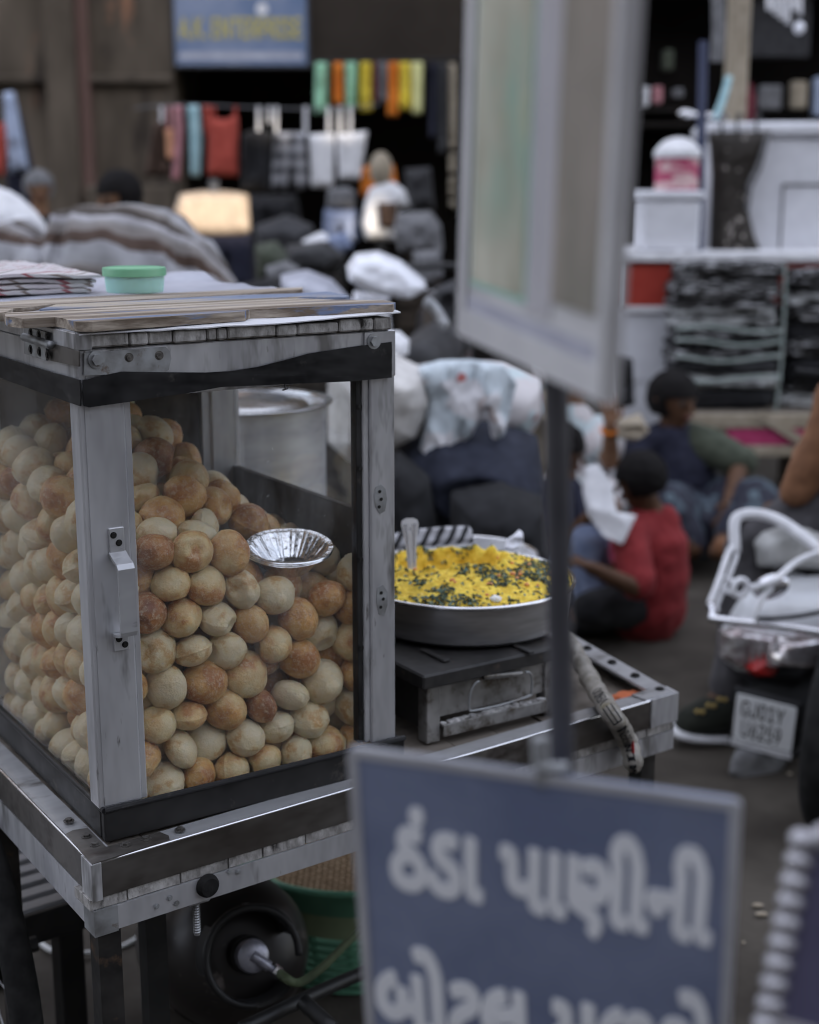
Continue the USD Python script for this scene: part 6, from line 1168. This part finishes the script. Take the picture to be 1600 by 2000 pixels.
def print_on(text, s0, height, off, bold=False, m_='ink'):
    """lettering that runs up the tube, bent round its camera side"""
    t = meshkit.text_mesh(text, height, .0004, bold).subdivide_to_size(.004)
    v = t.vertices.copy(); out = []
    for x, y, z in v:
        s = s0 - x; k = np.clip(np.searchsorted(al, s) - 1, 0, len(wpath) - 2); f = (s - al[k]) / seg[k]
        p = wpath[k] + (wpath[k + 1] - wpath[k]) * f; T = -unit(wpath[k + 1] - wpath[k]); toward = unit(EYE - p); toward = unit(toward - T * (toward @ T)); side = np.cross(toward, T)
        rad = .0196 * (1.0 if s < al[-1] - .03 else .85); a = (y - off) / rad
        out.append(p + (toward * math.cos(a) + side * math.sin(a)) * (rad + .0012 + z))
    t.vertices = np.array(out); return wrap.add('print', t, m_)
print_on('SUPERFINE VENDO', al[-1] - .060, .0165, .0085)
print_on('MINE', al[-1] - .012, .011, .004, True)
pr = W(*oncart(1236, 1470, 'y', -.048))
wrap.add('red_tear', ellip(pr, (.0022, .004, .022), 2, M=np.column_stack([UX, UY, UZ])), 'red_wrap', True)
q = oncart(1262, 1352, 'z', .004)
single('orange_cloth', cat(ellip(W(q[0] + .01, q[1] + .03, -.020), (.045, .035, .010), 3, .3, 8, 2)), 'orange_cloth', 'orange rag lying on the deck in the corner of the table end', 'rag', True)

# ================================================================ under and beside the cart
# gas cylinder on its side, its collar towards the viewer
gd = unit([.30, -.86, .42]); g0 = at(494, 1868, 2.17)          # centre of the collar, axis towards the viewer
ga, gb, _ = frame_along(gd); GM = np.eye(4); GM[:3, 0], GM[:3, 1], GM[:3, 2], GM[:3, 3] = ga, gb, gd, g0
cyl = thing('gas_cylinder', 'dark gas cylinder tipped over below the cart with collar and silver regulator', 'gas cylinder', g0 - gd * .35)
rc = .138
prof = [(0, -.075), (.05, -.072), (.09, -.082), (.116, -.11), (.132, -.15), (rc, -.20), (rc, -.24), (rc + .004, -.245), (rc + .004, -.255), (rc, -.26), (rc, -.46), (.13, -.53), (.08, -.56), (0, -.565)]
cyl.add('body', lathe(prof, 64, GM), 'cylinder_paint', 40)
cyl.add('collar', tube([g0 + ga * .079 * math.cos(t) + gb * .079 * math.sin(t) for t in np.linspace(-.15, 4.7, 60)], .007, 10), 'black_iron', True)
cyl.add('collar_band', cat(*[prism(Polygon([(.083 * math.cos(t), .083 * math.sin(t)) for t in np.linspace(a, b, 16)] + [(.076 * math.cos(t), .076 * math.sin(t)) for t in np.linspace(b, a, 16)]), .004, GM, back=.08) for a, b in ((.3, 1.5), (2.4, 3.4), (4.4, 5.6))]), 'black_iron')
cyl.add('valve_seat', lathe([(0, -.072), (.032, -.072), (.032, -.03), (.02, -.02), (0, -.02)], 32, GM), 'black_iron', 40)
reg = cyl.add('regulator', lathe([(0, .012), (.018, .012), (.026, .006), (.028, -.004), (.028, -.016), (.02, -.022), (0, -.022)], 40, GM), 'regulator', 40)
rb = g0 + ga * .0
right = unit(at(545, 1900, 2.15) - at(500, 1870, 2.15))
reg.add('lever', cat(tube([g0 + gd * .012 - right * .004, g0 + gd * .014 + right * .030], .009, 10), tube([g0 + right * .03 + gd * .004, g0 + right * .062 + gd * .002], .006, 8)), 'regulator', True)
reg.add('hose_nut', tube([g0 + right * .040 + gd * .004, g0 + right * .054 + gd * .002], .011, 6), 'steel_bright')
for t, px, py in (('69', 318, 1876), ('60', 318, 1918)):
    q = at(px, py, 2.17); n = unit(q - (g0 - gd * .30)); n = unit(n - gd * (n @ gd))
    p_ = g0 - gd * .215 + n * (rc + .0008); T = gd
    M_ = np.eye(4); e3 = n; e1 = unit(np.cross([0, 0, 1.0], e3)); e2 = np.cross(e3, e1); M_[:3, 0], M_[:3, 1], M_[:3, 2], M_[:3, 3] = e1, e2, e3, p_
    cyl.add('stencil', letters(t, .022, .0012, M_), 'paint_cream')
hose = smooth_path([at(548, 1902, 2.12), at(575, 1920, 2.10), at(600, 1912, 2.2), at(640, 1880, 2.3), at(690, 1830, 2.42), at(760, 1780, 2.5)], 8)
single('gas_hose', tube(hose, .0075, 10), 'hose_green', 'dull green gas hose curving from the regulator past the basket', 'hose', True)
single('iron_bar', tube(smooth_path([at(470, 2010, 2.02), at(560, 1968, 2.08), at(640, 1930, 2.15), at(760, 1880, 2.25)], 6), .012, 10), 'black_iron', 'dark iron bar lying across the front of the gas cylinder', 'bar', True)
single('iron_bar', tube(smooth_path([at(590, 1955, 2.06), at(650, 2010, 2.02)], 4), .013, 10), 'black_iron', 'short dark bar forking down from the long bar by the basket', 'bar', True)

# plastic basket with slots, sieve resting in its mouth
kc = at(690, 1662, 2.75); bk = thing('green_basket', 'slotted green plastic basket on the ground below the cart', 'basket', (kc[0], kc[1], .0)); Rk = .215
zt = kc[2]
def ringb(z0, z1, r0, r1, t=.006): return lathe([(r0, z0), (r1, z1), (r1 - t, z1), (r0 - t, z0), (r0, z0)], 72, at_=(kc[0], kc[1], 0))
bk.add('rim', ringb(zt - .035, zt + .03, Rk, Rk + .035), 'green_plastic', 35)
bk.add('rim_edge', tube(circle((kc[0], kc[1], zt + .03), Rk + .034, 72), .008, 8, True), 'green_plastic', True)
bk.add('band', ringb(zt - .09, zt - .035, Rk - .012, Rk - .002), 'green_pale', 35)
nb_ = 46
for k in range(12):
    z = zt - .105 - .019 * k; r = Rk - .014 - .0035 * k
    bk.add('slat_ring', ringb(z - .0045, z + .0045, r - .001, r), 'green_plastic')
for k in range(16):
    a = k * 2 * np.pi / 16; e = np.array([math.cos(a), math.sin(a), 0])
    bk.add('upright', tube([np.array([kc[0], kc[1], 0]) + e * (Rk - .016) + UZ * (zt - .09), np.array([kc[0], kc[1], 0]) + e * (Rk - .062) + UZ * max(.012, zt - .34)], .0075, 6), 'green_plastic')
bk.add('base', lathe([(0, max(.002, zt - .352)), (Rk - .06, max(.002, zt - .352)), (Rk - .056, max(.012, zt - .335)), (0, max(.012, zt - .335))], 48, at_=(kc[0], kc[1], 0)), 'green_plastic', 35)
sv = at(676, 1684, 2.75)
sieve = thing('woven_sieve', 'round woven mesh sieve resting in the mouth of the green basket', 'sieve', sv)
Ms = trimesh.transformations.rotation_matrix(math.radians(2), [1, 0, 0])[:3, :3]
for k in range(26):
    for ax in (0, 1):
        s = -.155 + .0124 * k; L = math.sqrt(max(.16 ** 2 - s * s, 0)); ts = np.linspace(-L, L, 26)
        w = .0016 * np.sin(ts / .0124 * np.pi + (k % 2) * np.pi) - .02 * (1 - (ts ** 2 + s * s) / .16 ** 2)
        P_ = np.c_[ts, ts * 0 + s, w] if ax == 0 else np.c_[ts * 0 + s, ts, -w - .04 * (1 - (ts ** 2 + s * s) / .16 ** 2)]
        sieve.add('woven_strip', tube(P_ @ Ms.T + sv, .0036, 5), 'sieve', True)
sieve.add('hoop', tube(circle(sv, .162, 56, Ms @ [1, 0, 0], Ms @ [0, 1, 0]), .007, 8, True), 'green_pale', True)
# cord loop
single('loose_rope', tube(smooth_path([at(*p) for p in ((70, 1822, 2.8), (92, 1852, 2.75), (140, 1862, 2.72), (215, 1856, 2.75), (270, 1832, 2.8), (310, 1795, 2.86), (325, 1750, 2.95))], 8), .0055, 8), 'cord', 'pale grey cord looping loosely behind the cart legs', 'cord', True)

# ribbed bench on the left
Bq = at(100, 1700, 2.42); zb2 = Bq[2]
bench = thing('slatted_bench', 'low bench topped with grey ribbed slats beside the cart on the left', 'bench', (Bq[0], Bq[1], 0))
bp0, bp1 = EYE + ray(165, 1752) * ((zb2 - CAM_H) / ray(165, 1752)[2]), EYE + ray(20, 1800) * ((zb2 - CAM_H) / ray(20, 1800)[2])
be = unit(UX * .98 + UY * .06); bf = unit(np.cross(UZ, be)); BM = np.eye(4); BM[:3, 0], BM[:3, 1], BM[:3, 3] = be, bf, bp0
for k in range(9): bench.add('slat', bx(-.50, -.004, .004 + k * .046, .042 + k * .046, -.014, .004 - .0006 * (k % 2), .006, BM), 'slat_grey')
bench.add('apron', cat(bx(-.50, 0, -.012, .0, -.055, .002, .002, BM), bx(-.012 + .012, .012, -.012, .42, -.055, -.002, .002, BM)), 'black_iron')
for x, y in ((-.05, .0), (-.48, .0), (-.05, .38), (-.48, .38)): bench.add('leg', bx(x, x + .045, y, y + .045, -zb2 + .001, -.0555, .003, BM), 'black_iron')
lt = onground(325 // 1, 1948 // 1)
single('litter', ellip(onground(146, 1948) + [0, 0, .008], (.012, .009, .007), 2, .3, 7, 1), 'orange_cloth', 'small scrap of litter on the ground between the bench and the cart leg', 'litter', True)

# ================================================================ signs in the foreground
GUJ = json.loads('[[[[[595,-133],[595,-123],[602,-115],[651,-114],[652,-82],[649,-80],[647,-68],[650,-50],[658,-40],[666,-36],[686,-36],[694,-40],[702,-48],[713,-72],[715,-82],[715,-164],[717,-167],[725,-167],[729,-170],[728,-186],[725,-189],[709,-188],[702,-185],[694,-175],[692,-164],[692,-83],[686,-64],[679,-57],[672,-58],[670,-62],[671,-78],[667,-82],[673,-86],[673,-164],[675,-167],[683,-167],[687,-170],[686,-185],[683,-189],[664,-187],[653,-177],[651,-171],[651,-136],[632,-136],[631,-147],[626,-153],[613,-154],[604,-148],[595,-133]]],[[[518,-68],[519,-56],[524,-45],[532,-38],[541,-35],[553,-35],[562,-38],[577,-54],[586,-82],[586,-165],[588,-167],[596,-167],[600,-170],[599,-186],[596,-189],[577,-187],[573,-185],[565,-175],[563,-164],[563,-83],[557,-64],[550,-57],[543,-58],[541,-62],[542,-78],[537,-83],[544,-86],[544,-164],[546,-167],[554,-167],[558,-170],[557,-186],[554,-189],[538,-188],[530,-184],[524,-177],[522,-171],[523,-82],[520,-80],[518,-68]]],[[[430,-148],[430,-85],[433,-82],[450,-84],[453,-87],[453,-130],[465,-122],[470,-122],[478,-131],[489,-133],[494,-126],[494,-113],[490,-105],[479,-104],[470,-108],[464,-106],[459,-92],[462,-87],[478,-82],[491,-82],[506,-89],[513,-98],[517,-113],[516,-132],[511,-144],[505,-150],[497,-154],[481,-155],[466,-149],[453,-138],[454,-149],[487,-164],[500,-175],[504,-188],[503,-196],[494,-211],[490,-212],[486,-210],[476,-202],[476,-197],[480,-192],[480,-188],[476,-183],[439,-166],[433,-159],[430,-148]]],[[[390,-164],[390,-87],[393,-82],[407,-83],[413,-86],[413,-165],[415,-167],[423,-167],[427,-170],[426,-186],[423,-189],[412,-189],[402,-186],[393,-177],[390,-164]]],[[[286,-103],[287,-88],[290,-84],[301,-84],[313,-88],[319,-94],[322,-101],[324,-138],[328,-141],[339,-141],[348,-136],[348,-85],[351,-82],[368,-84],[371,-88],[371,-165],[384,-169],[383,-187],[380,-189],[369,-189],[356,-184],[350,-176],[348,-161],[326,-163],[310,-156],[303,-147],[300,-137],[300,-108],[299,-106],[290,-106],[286,-103]]],[[[209,-87],[212,-82],[226,-83],[232,-86],[232,-164],[234,-167],[242,-167],[246,-170],[245,-186],[242,-189],[223,-187],[218,-184],[211,-175],[209,-164],[209,-87]]],[[[42,-162],[42,-151],[45,-141],[54,-130],[65,-125],[58,-110],[61,-94],[68,-87],[76,-83],[98,-82],[108,-84],[111,-87],[108,-104],[84,-104],[81,-108],[84,-112],[100,-121],[115,-134],[120,-142],[122,-155],[127,-154],[133,-149],[138,-149],[151,-165],[161,-169],[174,-167],[176,-163],[175,-153],[172,-149],[152,-137],[142,-128],[136,-115],[136,-103],[140,-94],[146,-88],[157,-83],[178,-82],[190,-86],[190,-95],[186,-105],[164,-104],[159,-108],[160,-114],[185,-130],[194,-139],[199,-149],[199,-170],[195,-178],[185,-187],[170,-191],[150,-189],[135,-181],[122,-167],[117,-177],[102,-188],[88,-191],[70,-190],[54,-183],[45,-172],[42,-162]],[[65,-154],[69,-166],[76,-169],[92,-168],[99,-162],[99,-151],[88,-140],[77,-141],[67,-148],[65,-154]]],[[[88,-66],[89,-54],[95,-48],[108,-48],[115,-55],[115,-68],[108,-75],[95,-75],[91,-72],[88,-66]]]],[[[[682,-54],[679,-39],[682,-36],[701,-34],[715,-39],[727,-54],[735,-79],[734,-85],[736,-86],[736,-164],[738,-167],[746,-167],[750,-170],[749,-185],[746,-189],[727,-187],[722,-184],[715,-175],[713,-165],[713,-78],[707,-63],[702,-57],[685,-57],[682,-54]]],[[[640,-154],[638,-141],[640,-137],[648,-132],[658,-132],[665,-136],[669,-136],[654,-128],[648,-122],[644,-113],[645,-97],[653,-87],[661,-83],[678,-82],[690,-86],[700,-95],[706,-109],[705,-130],[697,-144],[682,-155],[691,-165],[708,-169],[709,-175],[706,-188],[694,-189],[682,-185],[663,-168],[658,-160],[645,-158],[640,-154]],[[666,-106],[671,-113],[683,-116],[681,-107],[676,-104],[668,-104],[666,-106]]],[[[520,-134],[522,-112],[528,-101],[541,-89],[556,-82],[562,-82],[565,-86],[568,-101],[552,-109],[547,-114],[543,-125],[543,-133],[546,-141],[553,-145],[560,-145],[567,-141],[569,-136],[569,-110],[574,-94],[579,-89],[589,-84],[603,-83],[611,-85],[622,-93],[627,-103],[628,-166],[641,-169],[642,-175],[640,-187],[637,-189],[619,-187],[612,-183],[607,-176],[605,-168],[605,-112],[601,-105],[596,-105],[592,-111],[590,-146],[586,-154],[579,-161],[571,-165],[552,-167],[537,-162],[525,-150],[520,-134]]],[[[425,-103],[426,-88],[429,-84],[448,-86],[455,-90],[460,-97],[462,-107],[462,-128],[485,-128],[485,-86],[489,-82],[505,-84],[508,-87],[508,-164],[509,-167],[518,-167],[521,-169],[522,-175],[520,-187],[518,-189],[502,-188],[495,-185],[489,-179],[485,-167],[485,-150],[462,-150],[460,-159],[451,-165],[438,-161],[429,-151],[426,-137],[431,-130],[439,-128],[439,-108],[437,-106],[429,-106],[425,-103]]],[[[273,-137],[274,-118],[281,-103],[294,-91],[309,-84],[321,-82],[324,-85],[327,-101],[324,-104],[306,-110],[301,-114],[296,-126],[297,-139],[301,-146],[309,-150],[323,-150],[334,-147],[342,-159],[342,-134],[308,-140],[305,-137],[302,-122],[306,-118],[342,-111],[343,-84],[345,-82],[363,-84],[365,-87],[365,-165],[366,-167],[375,-167],[378,-169],[378,-185],[375,-189],[364,-189],[352,-185],[346,-179],[342,-166],[324,-172],[299,-170],[288,-164],[280,-156],[273,-137]]],[[[132,-44],[132,-39],[139,-35],[159,-35],[171,-41],[182,-58],[188,-77],[187,-85],[189,-86],[189,-164],[191,-167],[203,-169],[201,-155],[206,-140],[220,-127],[244,-114],[246,-110],[246,-107],[241,-104],[228,-104],[215,-108],[210,-100],[208,-90],[216,-85],[229,-82],[245,-82],[258,-87],[265,-94],[268,-101],[267,-120],[256,-133],[239,-142],[226,-152],[225,-163],[230,-168],[245,-169],[258,-165],[263,-161],[268,-161],[277,-176],[276,-180],[257,-189],[234,-191],[223,-189],[215,-185],[204,-173],[202,-186],[199,-189],[183,-188],[175,-184],[168,-175],[166,-164],[167,-80],[159,-61],[153,-56],[138,-57],[132,-44]]],[[[42,-134],[43,-115],[49,-102],[62,-90],[80,-82],[86,-84],[90,-101],[87,-104],[77,-107],[68,-115],[65,-124],[67,-138],[75,-143],[84,-142],[87,-139],[89,-132],[89,-110],[93,-107],[109,-109],[112,-113],[112,-130],[120,-131],[125,-126],[126,-83],[132,-82],[144,-84],[147,-86],[147,-163],[149,-167],[157,-167],[161,-170],[160,-186],[157,-189],[146,-189],[133,-184],[126,-175],[125,-152],[112,-153],[106,-151],[98,-160],[88,-164],[73,-165],[64,-163],[50,-153],[45,-145],[42,-134]]]]]')
pole_b, pole_t = at(1098, 1478, .945), at(1079, 300, .945)
pdir = unit(pole_t - pole_b)
single('sign_pole', tube([pole_b - pdir * 1.25, pole_b, pole_t], .0088, 20), 'pole_black', 'slim dark round pole carrying the two signs in front of the cart', 'pole', True)
# lower blue sign: three corners give its plane
TLp, TRp = at(680, 1456, .925), at(1450, 1562, .842)
uS = unit(TRp - TLp); r_ = ray(717, 2000); k_ = ((TLp - EYE) @ uS) / (r_ @ uS); vS = unit(EYE + r_ * k_ - TLp)
PS = Plane(TLp, uS, -vS)
if PS.w @ (EYE - TLp) < 0: PS = Plane(TLp, uS, -vS); PS.w = -PS.w
wS = np.linalg.norm(TRp - TLp); hS = .262
sg = thing('blue_sign', 'blue lower sign with white Gujarati lettering and a white border on the dark pole', 'sign', TLp - PS.w * .004 - UZ * .26)
rect = sbox(0, -hS, wS, 0).buffer(-.006).buffer(.006)
sg.add('panel', prism(rect, .0024, PS.M(), back=.0016), 'sign_blue')
sg.add('border', prism(rect.difference(rect.buffer(-.0072)), .0032, PS.M(), back=.002), 'sign_edge')
def place(poly_rings, b0, b1, x0, x1, m_):
    """glyph outlines set on the baseline from pixel b0 to pixel b1"""
    a, b = np.array(PS.uv(*b0)), np.array(PS.uv(*b1)); d = b - a; s = np.linalg.norm(d) / (x1 - x0); th = math.atan2(d[1], d[0])
    for rings in poly_rings:
        g = affinity.translate(Polygon(rings[0], rings[1:]).buffer(3), -x0, 185)
        g = affinity.affine_transform(g, [s * math.cos(th), -s * 1.5 * math.sin(th), s * math.sin(th), s * 1.5 * math.cos(th), a[0], a[1]])
        sg.add('letter', prism(g.buffer(0), .0030, PS.M()), m_)
place(GUJ[0], (770, 1722), (1386, 1838), 45, 726, 'sign_white')
place(GUJ[1], (746, 2002), (1394, 2118), 45, 746, 'sign_white')
sg.add('clip', cat(tube([at(1055, 1440, .885), at(1060, 1530, .884)], .006, 8), tube([at(1050, 1500, .88), at(1110, 1500, .88)], .004, 8)), 'steel_dull')
# upper picture board, turned away to the right
ul, ur = at(903, 652, 1.03), at(1186, 786, .80)
uU = unit(ur - ul); tu_ = unit(UZ - uU * (UZ @ uU)); PU = Plane(ul, uU, tu_); wU = np.linalg.norm(ur - ul)
ub = thing('picture_board', 'tall glossy framed picture board fixed edge-on to the top of the dark pole', 'sign', ul)
hU = .36
ub.add('backing', prism(sbox(0.001, 0.001, wU - .001, hU - .001), 0.002, PU.M(), back=.004), 'frame_white')
fr_ = sbox(0, 0, wU, hU).buffer(-.004).buffer(.004)
ub.add('frame', prism(fr_.difference(sbox(.016, .020, wU - .010, hU - .015)), .0045, PU.M(), back=.005), 'frame_white')
e = [PU.uv(*p)[0] for p in ((928, 560), (1030, 560), (1042, 560), (1085, 560), (1180, 560))]
y0, y1 = .034, hU - .02
ub.add('lower_band', prism(sbox(.016, .014, wU - .012, .030), .0030, PU.M()), 'photo_lilac')
ub.add('print', prism(sbox(e[0], y0 + .008, e[1], y1 - .035), .0032, PU.M()), 'photo_green')
ub.add('print_edge', prism(sbox(e[0] - .003, y0 + .004, e[1] + .003, y1 - .03), .0026, PU.M()), 'photo_teal')
ub.add('print', prism(sbox(e[2] - .004, y0, e[3], y1), .0029, PU.M()), 'photo_grey')
ub.add('print', prism(sbox(e[3] + .001, y0 + .012, e[4] - .001, y1 - .04), .0034, PU.M()), 'photo_brown')
ub.add('edge_strip', prism(sbox(wU - .003, 0, wU + .003, hU), .006, PU.M(), back=.006), 'frame_white')
# third sign at the lower right, edged with silver beads
tl3, bl3 = at(1565, 1610, .80), at(1487, 2010, .78)
v3 = unit(tl3 - bl3); u3 = unit(unit([.93, -.36, 0]) - v3 * (unit([.93, -.36, 0]) @ v3)); P3 = Plane(bl3, u3, v3); L3 = np.linalg.norm(tl3 - bl3)
s3 = thing('beaded_sign', 'dark blue sign with a silver beaded edge at the lower right corner', 'sign', bl3 - v3 * .05)
s3.add('panel', prism(sbox(.004, -.10, .16, L3 - .006), .004, P3.M(), back=.004), 'sign_dark')
s3.add('lower_panel', prism(sbox(.006, -.09, .155, .012), .0055, P3.M()), 'photo_grey')
nbd = 16
for k in range(nbd):
    c = bl3 + v3 * (L3 - .008 - k * .0128) + P3.w * .004 + u3 * .003
    s3.add('bead', ellip(c, (.0085, .0078, .0066), 2, M=np.column_stack([u3, P3.w, v3])), 'bead_silver', True)
for k in range(1, 12): s3.add('bead', ellip(tl3 - v3 * .004 + P3.w * .004 + u3 * (.0128 * k), (.0066, .0078, .0085), 2, M=np.column_stack([u3, P3.w, v3])), 'bead_silver', True)
s3.add('post', tube([bl3 + u3 * .08 - P3.w * .012 + v3 * .1, bl3 + u3 * .08 - P3.w * .012 - UZ * 1.05], .009, 12), 'pole_black', True)
